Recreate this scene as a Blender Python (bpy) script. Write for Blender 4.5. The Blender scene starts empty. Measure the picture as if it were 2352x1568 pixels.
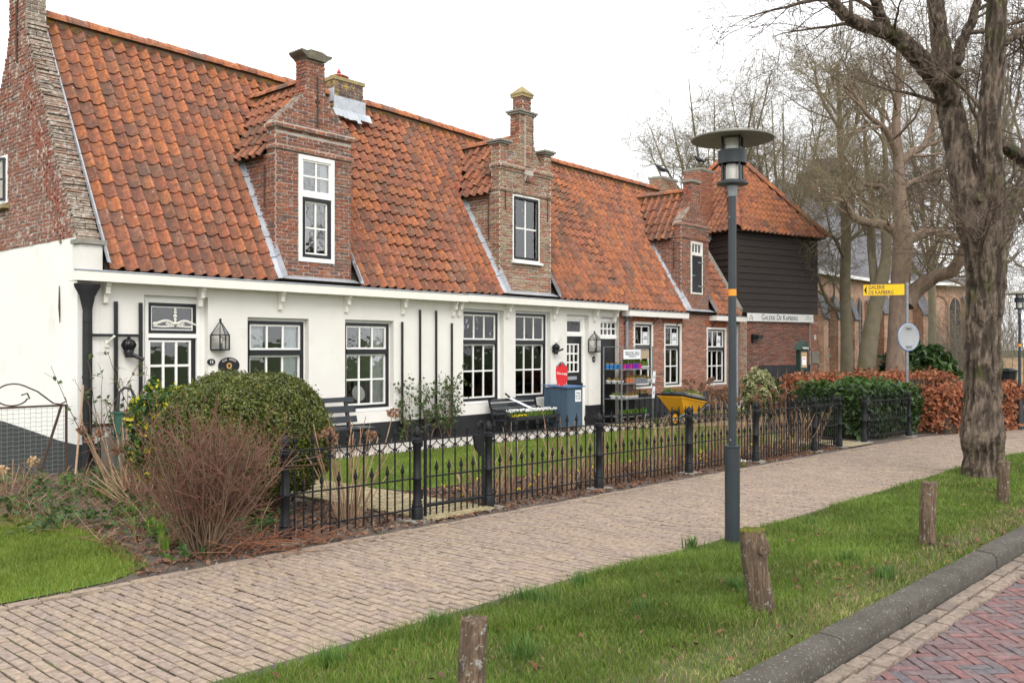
import bpy, math, random
import numpy as np
from mathutils import Vector, Matrix
random.seed(7); RNG = np.random.default_rng(11)
scn = bpy.context.scene
COL = scn.collection
R = math.radians

# ---------------------------------------------------------------- camera
F, VX, HY, CAMZ = 2050.0, 2980.0, 800.0, 1.7        # focal length and vanishing points measured on the photo at 2352 px width
TH = math.atan((VX - 1176) / F); CT, ST = math.cos(TH), math.sin(TH)
cam = bpy.data.cameras.new('camera'); co = bpy.data.objects.new('camera', cam); COL.objects.link(co)
co.location = (0, 0, CAMZ); co.rotation_euler = (R(90), 0, TH - R(90))
cam.sensor_width = 36; cam.lens = 36 * F / 2352; cam.shift_y = 16 / 2352
cam.clip_start = 0.05; cam.clip_end = 3000
scn.camera = co

# ---------------------------------------------------------------- world, sun, exposure
SUN_AZ, SUN_EL = R(232), R(42)      # azimuth (from +X, counter-clockwise) the light comes from
wd = bpy.data.worlds.new('World'); scn.world = wd; wd.use_nodes = True
wn = wd.node_tree; bg = wn.nodes['Background']
sky = wn.nodes.new('ShaderNodeTexSky'); sky.sky_type = 'NISHITA'; sky.sun_disc = False
sky.sun_elevation = SUN_EL; sky.sun_rotation = R(90) - SUN_AZ
sky.air_density = 1.0; sky.dust_density = 6.0; sky.ozone_density = 0.6
hs = wn.nodes.new('ShaderNodeHueSaturation'); hs.inputs['Saturation'].default_value = 0.14
wn.links.new(sky.outputs[0], hs.inputs['Color'])
ov = wn.nodes.new('ShaderNodeMix'); ov.data_type = 'RGBA'; ov.inputs[0].default_value = 0.86    # closed, even cloud cover over the clear sky
ov.inputs[7].default_value = (7.9, 8.0, 8.15, 1); wn.links.new(hs.outputs[0], ov.inputs[6]); wn.links.new(ov.outputs[2], bg.inputs['Color'])
bg.inputs['Strength'].default_value = 0.15
sl = bpy.data.lights.new('sun', 'SUN'); sl.energy = 1.0; sl.angle = R(30); sl.color = (1.0, 0.955, 0.89)
so = bpy.data.objects.new('sun', sl); COL.objects.link(so)
sdir = Vector((math.cos(SUN_EL) * math.cos(SUN_AZ), math.cos(SUN_EL) * math.sin(SUN_AZ), math.sin(SUN_EL)))
so.rotation_euler = sdir.to_track_quat('Z', 'Y').to_euler(); so.location = sdir * 50
scn.view_settings.view_transform = 'Standard'; scn.view_settings.look = 'None'
scn.view_settings.exposure = 0.68; scn.view_settings.gamma = 1.0
scn.view_settings.use_curve_mapping = False

# ---------------------------------------------------------------- pixel -> place
def Wd(px, d):                                       # point at depth d on the column px
    s = (px - 1176) / F; return (d * (CT + s * ST), d * (ST - s * CT))
def dep(X, Y): return X * CT + Y * ST
def proj(p):
    d = dep(p[0], p[1]); r = p[0] * ST - p[1] * CT
    if d < .05: return (-1e5, -1e5, d)
    return (1176 + F * r / d, HY - F * (p[2] - CAMZ) / d, d)
D0 = 12.076                                          # the street front stands at Y = D0
def FX(px, Y=D0):
    s = (px - 1176) / F; return Y * (CT + s * ST) / (ST - s * CT)
def FZ(px, py, Y=D0): return CAMZ + dep(FX(px, Y), Y) * (HY - py) / F
GB, XR = -0.0093, 11.27                              # the street falls gently away
def gz(X, Y=0): return GB * (X - XR)
def G(px, py, off=0.0):
    s = (px - 1176) / F; v = (CT + s * ST, ST - s * CT, (HY - py) / F)
    k = (-GB * XR + off - CAMZ) / (v[2] - GB * v[0]); return (k * v[0], k * v[1], CAMZ + k * v[2])
def Zat(px, py, d): return CAMZ + d * (HY - py) / F
def PT(px, py, d): x, y = Wd(px, d); return Vector((x, y, Zat(px, py, d)))

# ---------------------------------------------------------------- objects
WL = {}
def link(o, parent=None, loc=(0, 0, 0)):
    COL.objects.link(o); pw = WL[parent.name] if parent else Vector((0, 0, 0))
    loc = Vector(loc); o.parent = parent; o.location = loc - pw; WL[o.name] = loc.copy(); return o
def tag(o, label=None, cat=None, group=None, kind=None):
    if label: o['label'] = label
    if cat: o['category'] = cat
    if group: o['group'] = group
    if kind: o['kind'] = kind
    return o
def thing(name, label, cat, loc, group=None):
    o = bpy.data.objects.new(name, None); o.empty_display_size = .2
    link(o, None, loc); return tag(o, label, cat, group)
def mk_mesh(name, v, f, mat, smooth=None):
    me = bpy.data.meshes.new(name); me.from_pydata(v, [], f)
    if mat: me.materials.append(mat)
    if smooth is not None:
        me.polygons.foreach_set('use_smooth', [True] * len(me.polygons))
        me.set_sharp_from_angle(angle=R(smooth))
    me.update(); return me
def np_mesh(name, V, Fc, mat, smooth=False):         # V (n,3); Fc list of (m,k) int arrays
    me = bpy.data.meshes.new(name); V = np.ascontiguousarray(V, dtype=np.float32)
    me.vertices.add(len(V)); me.vertices.foreach_set('co', V.ravel())
    li, ls, n = [], [], 0
    for a in Fc:
        a = np.asarray(a, dtype=np.int32)
        if not len(a): continue
        li.append(a.ravel()); ls.append(n + np.arange(len(a), dtype=np.int32) * a.shape[1]); n += a.size
    li = np.concatenate(li); ls = np.concatenate(ls)
    me.loops.add(n); me.loops.foreach_set('vertex_index', li)
    me.polygons.add(len(ls)); me.polygons.foreach_set('loop_start', ls)
    me.polygons.foreach_set('use_smooth', np.full(len(ls), smooth, dtype=bool))
    if mat: me.materials.append(mat)
    me.update(calc_edges=True); me.validate(); return me
def np_obj(name, V, Fc, mat, parent=None, smooth=False, loc=None):
    loc = Vector(loc) if loc is not None else (WL[parent.name] if parent else Vector((0, 0, 0)))
    return link(bpy.data.objects.new(name, np_mesh(name, np.asarray(V) - np.array(loc), Fc, mat, smooth)), parent, loc)

class MB:
    def __init__(s): s.v = []; s.f = []
    def add(s, vs, fs):
        n = len(s.v); s.v += [tuple(v) for v in vs]; s.f += [tuple(i + n for i in f) for f in fs]; return s
    def box(s, x0, x1, y0, y1, z0, z1):
        return s.add([(x0, y0, z0), (x1, y0, z0), (x1, y1, z0), (x0, y1, z0), (x0, y0, z1), (x1, y0, z1), (x1, y1, z1), (x0, y1, z1)],
                     [(0, 3, 2, 1), (4, 5, 6, 7), (0, 1, 5, 4), (1, 2, 6, 5), (2, 3, 7, 6), (3, 0, 4, 7)])
    def obox(s, c, a, b, d):                         # centre and half vectors (right handed)
        c, a, b, d = Vector(c), Vector(a), Vector(b), Vector(d)
        return s.add([c - a - b - d, c + a - b - d, c + a + b - d, c - a + b - d, c - a - b + d, c + a - b + d, c + a + b + d, c - a + b + d],
                     [(0, 3, 2, 1), (4, 5, 6, 7), (0, 1, 5, 4), (1, 2, 6, 5), (2, 3, 7, 6), (3, 0, 4, 7)])
    def bar(s, p, q, w, h, up=(0, 0, 1)):            # box bar between two points
        p, q = Vector(p), Vector(q); d = q - p; u = Vector(up); a = d.cross(u)
        if a.length < 1e-6: a = d.cross(Vector((1, 0, 0)))
        a.normalize(); b = a.cross(d).normalized()
        return s.obox((p + q) / 2, d / 2, -a * w / 2, b * h / 2)
    def tube(s, pts, rad, n=6, cap=True):
        pts = [Vector(p) for p in pts]; m = len(pts)
        if not hasattr(rad, '__len__'): rad = [rad] * m
        k = len(s.v); u = None
        for i, p in enumerate(pts):
            t = (pts[min(i + 1, m - 1)] - pts[max(i - 1, 0)]); t = t.normalized() if t.length > 1e-9 else Vector((0, 0, 1))
            if u is None:
                u = t.cross(Vector((0, 0, 1)) if abs(t.z) < .9 else Vector((1, 0, 0))).normalized()
            else:
                u = (u - t * u.dot(t)); u = u.normalized() if u.length > 1e-6 else t.orthogonal().normalized()
            w = t.cross(u)
            for j in range(n):
                a = 2 * math.pi * j / n; s.v.append(tuple(p + (u * math.cos(a) + w * math.sin(a)) * rad[i]))
        for i in range(m - 1):
            for j in range(n):
                a = k + i * n + j; b = k + i * n + (j + 1) % n; s.f.append((a, b, b + n, a + n))
        if cap:
            s.f.append(tuple(k + j for j in range(n))[::-1]); s.f.append(tuple(k + (m - 1) * n + j for j in range(n)))
        return s
    def lathe(s, c, prof, n=12, sx=1, sy=1):
        k = len(s.v)
        for r, z in prof:
            for j in range(n):
                a = 2 * math.pi * (j + .5) / n; s.v.append((c[0] + r * sx * math.cos(a), c[1] + r * sy * math.sin(a), c[2] + z))
        for i in range(len(prof) - 1):
            for j in range(n):
                a = k + i * n + j; b = k + i * n + (j + 1) % n; s.f.append((a, b, b + n, a + n))
        s.f.append(tuple(k + j for j in range(n))[::-1]); s.f.append(tuple(k + (len(prof) - 1) * n + j for j in range(n)))
        return s
    def prism(s, poly, o, ua, ub, e):                # polygon (a,b) in the plane o + a*ua + b*ub, extruded by e
        o, ua, ub, e = Vector(o), Vector(ua), Vector(ub), Vector(e); n = len(poly); k = len(s.v)
        ar = sum(poly[i][0] * poly[(i + 1) % n][1] - poly[(i + 1) % n][0] * poly[i][1] for i in range(n))
        if (ar > 0) == (ua.cross(ub).dot(e) > 0): poly = poly[::-1]
        for a, b in poly: s.v.append(tuple(o + ua * a + ub * b))
        for a, b in poly: s.v.append(tuple(o + ua * a + ub * b + e))
        s.f.append(tuple(range(k, k + n))); s.f.append(tuple(range(k + 2 * n - 1, k + n - 1, -1)))
        for i in range(n):
            j = (i + 1) % n; s.f.append((k + j, k + i, k + n + i, k + n + j))
        return s
    def build(s, name, mat, parent=None, smooth=None, loc=None):
        loc = Vector(loc) if loc is not None else (WL[parent.name] if parent else Vector((0, 0, 0)))
        v = [(a - loc.x, b - loc.y, c - loc.z) for a, b, c in s.v]
        return link(bpy.data.objects.new(name, mk_mesh(name, v, s.f, mat, smooth)), parent, loc)
def copy_tree(o, loc, parent=None, rotz=None):
    c = o.copy(); c.parent = parent; COL.objects.link(c)
    if parent is None:
        c.location = loc; WL[c.name] = Vector(loc)
        if rotz is not None: c.rotation_euler.z = rotz
    for ch in o.children: copy_tree(ch, None, c)
    return c

# ---------------------------------------------------------------- materials
def ramp(nt, cols, pos=None, interp='LINEAR'):
    n = nt.nodes.new('ShaderNodeValToRGB'); cr = n.color_ramp; cr.interpolation = interp
    pos = pos or [i / max(1, len(cols) - 1) for i in range(len(cols))]
    while len(cr.elements) < len(cols): cr.elements.new(.5)
    for e, c, p in zip(cr.elements, cols, pos): e.position = p; e.color = (*c, 1)
    return n
def nz(nt, vec, scale, detail=5, rough=.6):
    n = nt.nodes.new('ShaderNodeTexNoise'); n.inputs['Scale'].default_value = scale
    n.inputs['Detail'].default_value = detail; n.inputs['Roughness'].default_value = rough
    nt.links.new(vec, n.inputs['Vector']); return n
def mixc(nt, fac, a, b, mode='MIX'):
    n = nt.nodes.new('ShaderNodeMix'); n.data_type = 'RGBA'; n.blend_type = mode
    for v, i in ((fac, 0), (a, 6), (b, 7)):
        if isinstance(v, (int, float)): n.inputs[i].default_value = v
        elif isinstance(v, tuple): n.inputs[i].default_value = (*v, 1)
        else: nt.links.new(v, n.inputs[i])
    return n.outputs[2]
def pm(name, cols, scale=6.0, rough=.8, bump=.15, bscale=60.0, rnd=False, bdist=.02, attr=None, spots=(), metallic=0.0, spec=.4, trans=None, stretch=None, rvar=.0):
    """cols: colours spread over noise (or over each piece's own random number if rnd);
    spots: list of (colour, noise scale, threshold, softness, amount) patches of lichen, dirt, moss."""
    m = bpy.data.materials.new(name); m.use_nodes = True; nt = m.node_tree; L = nt.links
    b = nt.nodes['Principled BSDF']; geo = nt.nodes.new('ShaderNodeNewGeometry'); P = geo.outputs['Position']
    if stretch:
        mp = nt.nodes.new('ShaderNodeMapping'); mp.inputs['Scale'].default_value = stretch; L.new(P, mp.inputs[0]); P2 = mp.outputs[0]
    else: P2 = P
    n1 = nz(nt, P2, scale)
    if rnd:
        oi = nt.nodes.new('ShaderNodeObjectInfo'); a = nt.nodes.new('ShaderNodeMath'); a.operation = 'ADD'
        L.new(oi.outputs['Random'], a.inputs[0]); L.new(geo.outputs['Random Per Island'], a.inputs[1])
        fr = nt.nodes.new('ShaderNodeMath'); fr.operation = 'FRACT'; L.new(a.outputs[0], fr.inputs[0])
        rp = ramp(nt, cols); L.new(fr.outputs[0], rp.inputs[0]); c = rp.outputs[0]
        r2 = ramp(nt, [(.62, .62, .62), (1.3, 1.3, 1.3)], [.3, .7]); L.new(n1.outputs['Fac'], r2.inputs[0])
        c = mixc(nt, 1.0, c, r2.outputs[0], 'MULTIPLY')
    else:
        rp = ramp(nt, cols, [.3 + .4 * i / max(1, len(cols) - 1) for i in range(len(cols))]); L.new(n1.outputs['Fac'], rp.inputs[0]); c = rp.outputs[0]
    for sc, ss, th, so_, am in spots:
        n2 = nz(nt, P, ss, 6, .65); r3 = ramp(nt, [(0, 0, 0), (am, am, am)], [th, min(1, th + so_)]); L.new(n2.outputs['Fac'], r3.inputs[0])
        c = mixc(nt, r3.outputs[0], c, sc)
    if attr:                                          # (attribute, colour where it is 1, amount): darkens the colour in the hollows of the piece
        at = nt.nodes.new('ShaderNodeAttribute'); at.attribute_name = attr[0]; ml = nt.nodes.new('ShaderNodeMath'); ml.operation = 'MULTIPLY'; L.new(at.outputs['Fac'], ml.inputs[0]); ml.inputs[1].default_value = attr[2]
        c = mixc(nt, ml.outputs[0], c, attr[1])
    L.new(c, b.inputs['Base Color']); b.inputs['Roughness'].default_value = rough; b.inputs['Metallic'].default_value = metallic
    b.inputs['Specular IOR Level'].default_value = spec
    if bump:
        n3 = nz(nt, P2, bscale, 4, .7); bp = nt.nodes.new('ShaderNodeBump'); bp.inputs['Strength'].default_value = bump
        bp.inputs['Distance'].default_value = bdist; L.new(n3.outputs['Fac'], bp.inputs['Height']); L.new(bp.outputs[0], b.inputs['Normal'])
    if trans:
        tr = nt.nodes.new('ShaderNodeBsdfTranslucent'); mx = nt.nodes.new('ShaderNodeMixShader'); mx.inputs[0].default_value = trans
        L.new(c, tr.inputs[0]); L.new(b.outputs[0], mx.inputs[1]); L.new(tr.outputs[0], mx.inputs[2]); L.new(mx.outputs[0], nt.nodes['Material Output'].inputs[0])
    return m
def glass_mat(name, tint=(.97, .985, .98), base=.035, k=1.0):
    m = bpy.data.materials.new(name); m.use_nodes = True; nt = m.node_tree; L = nt.links; nt.nodes.remove(nt.nodes['Principled BSDF'])
    t = nt.nodes.new('ShaderNodeBsdfTransparent'); t.inputs[0].default_value = (*tint, 1)
    g = nt.nodes.new('ShaderNodeBsdfGlossy'); g.inputs['Roughness'].default_value = .015
    geo = nt.nodes.new('ShaderNodeNewGeometry'); n = nz(nt, geo.outputs['Position'], 3.5, 2); bp = nt.nodes.new('ShaderNodeBump')
    bp.inputs['Strength'].default_value = .12; bp.inputs['Distance'].default_value = .03; L.new(n.outputs['Fac'], bp.inputs['Height']); L.new(bp.outputs[0], g.inputs['Normal'])
    f = nt.nodes.new('ShaderNodeFresnel'); f.inputs[0].default_value = 1.5; a = nt.nodes.new('ShaderNodeMath'); a.operation = 'MULTIPLY_ADD'
    L.new(f.outputs[0], a.inputs[0]); a.inputs[1].default_value = k; a.inputs[2].default_value = base
    mx = nt.nodes.new('ShaderNodeMixShader'); L.new(a.outputs[0], mx.inputs[0]); L.new(t.outputs[0], mx.inputs[1]); L.new(g.outputs[0], mx.inputs[2])
    L.new(mx.outputs[0], nt.nodes['Material Output'].inputs[0]); return m

LICH = (.50, .49, .44)
M = dict(
  plaster=pm('white_plaster', [(.69, .665, .62), (.74, .715, .67)], 1.5, .85, .06, 40, spots=[((.56, .52, .44), 2.2, .56, .2, .35)]),
  plaster_side=pm('limewash', [(.76, .74, .70), (.82, .80, .77)], 1.5, .85, .08, 30, spots=[((.62, .57, .46), 1.6, .58, .2, .5)]),
  plinth=pm('black_tar_paint', [(.010, .010, .012), (.020, .020, .022)], 4, .55, .08, 50),
  plinth_grey=pm('grey_tar_paint', [(.024, .026, .029), (.040, .042, .046)], 4, .7, .08, 50),
  white=pm('white_gloss_paint', [(.78, .77, .74), (.82, .81, .78)], 4, .35, .03, 30),
  cream=pm('cream_gloss_paint', [(.74, .71, .64), (.78, .75, .69)], 4, .4, .03, 30),
  black=pm('black_gloss_paint', [(.008, .009, .010), (.014, .015, .016)], 5, .3, .03, 60),
  iron=pm('black_painted_iron', [(.006, .007, .008), (.011, .012, .014)], 8, .5, .12, 90, spec=.25, spots=[((.05, .035, .028), 9, .64, .1, .4)]),
  rust=pm('rusty_iron', [(.05, .03, .022), (.09, .05, .035)], 14, .85, .25, 120),
  mortar=pm('lime_mortar', [(.38, .33, .27), (.52, .48, .42)], 9, .95, .3, 90),
  mortar_light=pm('pale_lime_mortar', [(.50, .46, .40), (.64, .61, .55)], 9, .95, .3, 90),
  brick=pm('old_red_brick', [(.17, .06, .04), (.30, .085, .045), (.20, .10, .07), (.36, .12, .06), (.13, .08, .07), (.33, .10, .05)], 28, .9, .5, 110, rnd=True,
           spots=[(LICH, 22, .575, .08, .8), ((.12, .09, .07), 3.0, .56, .12, .55)]),
  brick_gable=pm('weathered_gable_brick', [(.22, .075, .05), (.30, .09, .055), (.23, .11, .08), (.33, .13, .08), (.17, .09, .075)], 26, .92, .5, 110, rnd=True,
           spots=[((.55, .52, .46), 13, .54, .08, .85), ((.13, .10, .085), 2.2, .57, .15, .5)]),
  coping=pm('lichened_coping_brick', [(.24, .19, .15), (.34, .26, .20), (.20, .16, .13), (.30, .17, .12)], 26, .95, .6, 90, rnd=True,
           spots=[((.50, .47, .41), 18, .52, .08, .7), ((.42, .30, .06), 11, .66, .08, .7)]),
  brick_mixed=pm('yellow_and_red_brick', [(.30, .09, .05), (.34, .26, .15), (.22, .07, .045), (.27, .21, .14), (.36, .11, .06), (.32, .25, .17)], 28, .9, .5, 110, rnd=True,
           spots=[(LICH, 20, .58, .08, .75), ((.13, .10, .08), 2.6, .60, .12, .5)]),
  brick_dark=pm('dark_brick', [(.10, .065, .06), (.14, .085, .07), (.17, .10, .08)], 26, .9, .4, 110, rnd=True, spots=[((.46, .32, .05), 6, .52, .1, .8), (LICH, 22, .66, .06, .6)]),
  brick_front=pm('cottage_front_brick', [(.33, .105, .052), (.39, .14, .07), (.25, .085, .05), (.35, .12, .062), (.19, .085, .062)], 26, .88, .4, 110, rnd=True, spots=[((.15, .09, .07), 2.5, .60, .12, .5)]),
  brick_barn=pm('barn_base_brick', [(.22, .065, .04), (.12, .055, .045), (.34, .095, .05), (.17, .075, .055), (.28, .08, .045)], 26, .9, .4, 110, rnd=True, spots=[((.09, .06, .05), 1.6, .52, .12, .5), ((.40, .10, .05), 1.2, .60, .08, .5)]),
  lead=pm('lead_sheet', [(.36, .39, .43), (.54, .56, .59)], 6, .45, .25, 25, metallic=.25),
  zinc=pm('zinc', [(.30, .33, .36), (.42, .45, .48)], 8, .45, .1, 50, metallic=.5),
  redmetal=pm('red_painted_valley', [(.40, .075, .045), (.44, .09, .055)], 5, .5, .05, 40),
  deck=pm('roof_boards', [(.05, .035, .028), (.08, .06, .045)], 8, .95, .2, 60),
  ridge_mortar=pm('ridge_mortar', [(.15, .11, .085), (.27, .19, .13)], 14, .95, .5, 60, spots=[((.42, .26, .03), 8, .52, .1, .8), ((.30, .10, .05), 11, .55, .05, .8)]),
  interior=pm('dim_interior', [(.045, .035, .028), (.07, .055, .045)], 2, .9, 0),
  curtain=pm('net_curtain', [(.78, .78, .76), (.86, .86, .84)], 3, .9, .1, 40, trans=.3),
  blind=pm('window_blind', [(.66, .69, .72), (.74, .76, .78)], 2, .8, 0),
  stone=pm('weathered_stone', [(.20, .19, .16), (.30, .28, .24)], 9, .9, .35, 70, spots=[((.45, .44, .40), 16, .60, .1, .6), ((.16, .17, .07), 5, .58, .1, .5)]),
  capstone=pm('dark_capstone', [(.10, .088, .065), (.17, .15, .11)], 9, .9, .35, 70, spots=[((.30, .26, .14), 9, .58, .1, .6)]),
  yellowstone=pm('lichened_stone_cap', [(.22, .19, .13), (.38, .29, .12)], 9, .9, .35, 70, spots=[((.46, .33, .06), 12, .54, .1, .6)]),
  boards=pm('tarred_weatherboard', [(.030, .022, .020), (.046, .034, .031)], 3, .62, .25, 40, rnd=False, stretch=(1, 1, 9)),
  glass=glass_mat('window_glass'),
  glass_up=glass_mat('sky_lit_glass', base=.09, k=1.3),
  glass_clear=glass_mat('lamp_glass', (.97, .97, .95), .03),
)
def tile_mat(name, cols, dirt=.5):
    return pm(name, cols, 16, .85, .35, 70, rnd=True, attr=('pan', (.095, .052, .038), .60), spots=[((.085, .06, .05), 5.5, .50, .14, dirt), ((.10, .080, .055), 1.3, .50, .14, dirt * .9), ((.085, .055, .045), 12, .54, .08, .5), ((.50, .48, .43), 17, .66, .03, .85), ((.40, .26, .04), 7.5, .655, .05, .8), ((.40, .20, .10), 9, .60, .06, .5)])  # pan: groove shade painted into the tile colour, along with trough dirt
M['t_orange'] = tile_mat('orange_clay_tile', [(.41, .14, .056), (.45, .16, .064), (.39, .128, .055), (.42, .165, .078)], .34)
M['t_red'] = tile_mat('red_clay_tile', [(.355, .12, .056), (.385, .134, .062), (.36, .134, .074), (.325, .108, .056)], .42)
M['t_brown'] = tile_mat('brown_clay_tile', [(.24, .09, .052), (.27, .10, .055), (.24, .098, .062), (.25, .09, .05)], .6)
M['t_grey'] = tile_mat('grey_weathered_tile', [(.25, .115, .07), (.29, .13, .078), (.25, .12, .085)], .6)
# ---------------------------------------------------------------- pools of alike pieces
class Pool:
    """Collects alike pieces of one thing; the 300 that show largest become objects of their own, the rest one mesh per parent."""
    def __init__(s, name, rest, limit=300): s.name, s.rest, s.limit, s.it = name, rest, limit, []
    def add(s, parent, proto, mat, mx, area): s.it.append((parent, proto, mat, mx, area))
    def flush(s):
        sc = []
        for i, (pa, pr, ma, mx, ar) in enumerate(s.it):
            p = mx.translation; x, y, d = proj(p); n = mx.to_3x3().col[2].normalized()
            vis = -30 < x < 2382 and -30 < y < 1598 and d > .3
            f = max(.02, (Vector((0, 0, CAMZ)) - p).normalized().dot(n))
            sc.append((ar * f / d / d if vis else 0, i))
        sc.sort(reverse=True); keep = set(i for v, i in sc[:s.limit] if v > 0); meshes = {}; rest = {}
        for i, (pa, pr, ma, mx, ar) in enumerate(s.it):
            if i in keep:
                k = (pr[0], ma)
                if k not in meshes:
                    meshes[k] = mk_mesh(s.name, pr[1], pr[2], M[ma])
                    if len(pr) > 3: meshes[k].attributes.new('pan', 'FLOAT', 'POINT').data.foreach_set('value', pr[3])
                o = bpy.data.objects.new(s.name, meshes[k]); COL.objects.link(o); o.parent = pa
                o.matrix_basis = Matrix.Translation(-WL[pa.name]) @ mx
            else: rest.setdefault((pa.name, ma), []).append((pa, pr, mx))
        for (pn, ma), lst in rest.items():
            V, Fq, n = [], {}, 0
            for pa, pr, mx in lst:
                a = np.array(mx); v = np.array(pr[1]) @ a[:3, :3].T + a[:3, 3]; V.append(v)
                for f in pr[2]: Fq.setdefault(len(f), []).append([j + n for j in f])
                n += len(v)
            o = np_obj(s.rest, np.concatenate(V), [np.array(q) for q in Fq.values()], M[ma], lst[0][0]); o['kind'] = 'stuff'
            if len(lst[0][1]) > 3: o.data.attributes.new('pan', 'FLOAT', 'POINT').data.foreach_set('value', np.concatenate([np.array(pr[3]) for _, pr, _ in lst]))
def mx4(c, a, b, n):
    m = Matrix.Identity(4); m.col[0][:3] = a; m.col[1][:3] = b; m.col[2][:3] = n; m.col[3][:3] = c; return m
_rb = random.Random(3)
def brick_proto(k):
    j = lambda a: a + _rb.uniform(-.05, .05)
    v = []
    for z, q in ((0, 0), (1, .035)):
        for x, y in ((-.5, -.5), (.5, -.5), (.5, .5), (-.5, .5)):
            v.append((x * (1 - q) + (_rb.uniform(-.02, .02) if z else 0), y * (1 - 2 * q) + (_rb.uniform(-.06, .06) if z else 0), z + (_rb.uniform(-.25, .25) if z else 0)))
    return ('brick%d' % k, v, [(4, 5, 6, 7), (0, 1, 5, 4), (1, 2, 6, 5), (2, 3, 7, 6), (3, 0, 4, 7)])
BR = [brick_proto(i) for i in range(6)]
def spans(poly, v):
    xs = []; n = len(poly)
    for i in range(n):
        (a, b), (c, d) = poly[i], poly[(i + 1) % n]
        if (b <= v) != (d <= v): xs.append(a + (v - b) / (d - b) * (c - a))
    xs.sort(); return list(zip(xs[::2], xs[1::2]))
def bricks(pool, part, poly, o, ua, ub, n, mat, holes=(), L=.20, Hh=.056, depth=.012, mats=None, ph=0.0):
    """running-bond bricks over polygon (u,v), proud of the mortar face in direction n"""
    o, ua, ub, n = Vector(o), Vector(ua), Vector(ub), Vector(n)
    v0 = min(p[1] for p in poly); v1 = max(p[1] for p in poly); r = 0; v = v0 + Hh / 2
    while v < v1 - Hh * .3:
        for a, b in spans(poly, v):
            seg = [(a, b)]
            for (h0, h1, g0, g1) in holes:
                if g0 < v < g1:
                    ns = []
                    for p, q in seg:
                        if h1 <= p or h0 >= q: ns.append((p, q)); continue
                        if h0 > p: ns.append((p, h0))
                        if h1 < q: ns.append((h1, q))
                    seg = ns
            for p, q in seg:
                u = math.floor((p - ph) / L) * L + ph + (L / 2 if r % 2 else 0) - L
                while u < q:
                    c0, c1 = max(u + .007, p), min(u + L - .007, q); u += L
                    if c1 - c0 < .03: continue
                    dz = depth * random.uniform(.55, 1.35)
                    tilt = n * random.uniform(-.004, .004)
                    m = mx4(o + ua * ((c0 + c1) / 2) + ub * (v + random.uniform(-.002, .002)), ua * (c1 - c0) + tilt, ub * (Hh - .0145) + n * random.uniform(-.003, .003), n * dz)
                    pool.add(part, random.choice(BR), mats(v) if mats else mat, m, (c1 - c0) * Hh)
        v += Hh; r += 1
def tile_proto(k, seed):
    rr = random.Random(seed); n = 9; v = []; f = []
    amp = rr.uniform(.9, 1.1)
    for j, (y, dz) in enumerate(((-.03, 0), (.45, .002), (1.2, 0))):
        for i in range(n + 1):
            x = i / n * 1.06; z = amp * (.029 * math.cos(2 * math.pi * (x - .80)) + .009 * math.cos(4 * math.pi * (x - .80))) + .016 * x
            v.append((x + rr.uniform(-.006, .006), y + (rr.uniform(-.012, .012) + .035 * math.sin(math.pi * x) * -1 if j == 0 else 0), z + dz + (rr.uniform(-.0015, .0015) if j == 0 else 0)))
    for j in range(2):
        for i in range(n): a = j * (n + 1) + i; f.append((a, a + 1, a + n + 2, a + n + 1))
    k0 = len(v)
    for i in range(n + 1): x, y, z = v[i]; v.append((x, y + .012, z - .021))
    for i in range(n): f.append((k0 + i, k0 + i + 1, i + 1, i))
    f.append((n, 2 * n + 1, k0 + n))
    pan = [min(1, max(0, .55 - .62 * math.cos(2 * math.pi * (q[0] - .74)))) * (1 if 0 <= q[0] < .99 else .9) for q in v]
    return ('pantile%d' % k, v, f, pan)
TL = [tile_proto(i, 50 + i) for i in range(5)]
def ridge_proto():
    v = []; f = []; n = 8
    for y, rr in ((0, .175), (1.06, .155)):
        for i in range(n + 1):
            a = math.pi * i / n; v.append((rr * math.cos(a), y, rr * math.sin(a) * .85))
    for i in range(n): f.append((i, i + 1, n + 2 + i, n + 1 + i))
    k = len(v)
    for i in range(n + 1):
        a = math.pi * i / n; v.append((.145 * math.cos(a), 0.005, .145 * math.sin(a) * .85))
    for i in range(n): f.append((k + i, k + i + 1, i + 1, i))
    return ('ridge_tile', v, f)
RP = ridge_proto()
def tile_pick(t):                                    # the rain-washed upper courses kept more of their orange
    w = (.14 + .38 * t, .42, .30 - .14 * t, .16 - .08 * t); x = random.random() * sum(w)
    for k, q in zip(('t_orange', 't_red', 't_brown', 't_grey'), w):
        x -= q
        if x < 0: return k
    return 't_red'
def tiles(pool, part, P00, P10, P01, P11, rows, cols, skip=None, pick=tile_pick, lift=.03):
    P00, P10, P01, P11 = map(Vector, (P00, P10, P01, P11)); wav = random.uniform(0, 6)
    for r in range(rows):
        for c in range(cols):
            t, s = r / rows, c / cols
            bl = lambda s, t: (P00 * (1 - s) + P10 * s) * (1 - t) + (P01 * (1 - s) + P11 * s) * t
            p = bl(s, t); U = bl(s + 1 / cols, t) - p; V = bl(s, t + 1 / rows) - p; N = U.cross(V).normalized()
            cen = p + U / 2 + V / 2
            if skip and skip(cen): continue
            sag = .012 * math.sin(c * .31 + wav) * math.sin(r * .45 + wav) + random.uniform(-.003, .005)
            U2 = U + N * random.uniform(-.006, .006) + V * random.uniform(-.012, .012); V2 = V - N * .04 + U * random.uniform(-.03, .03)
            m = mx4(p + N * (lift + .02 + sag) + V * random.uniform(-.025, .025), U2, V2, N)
            pool.add(part, random.choice(TL), pick(t), m, U.length * V.length)
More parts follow.
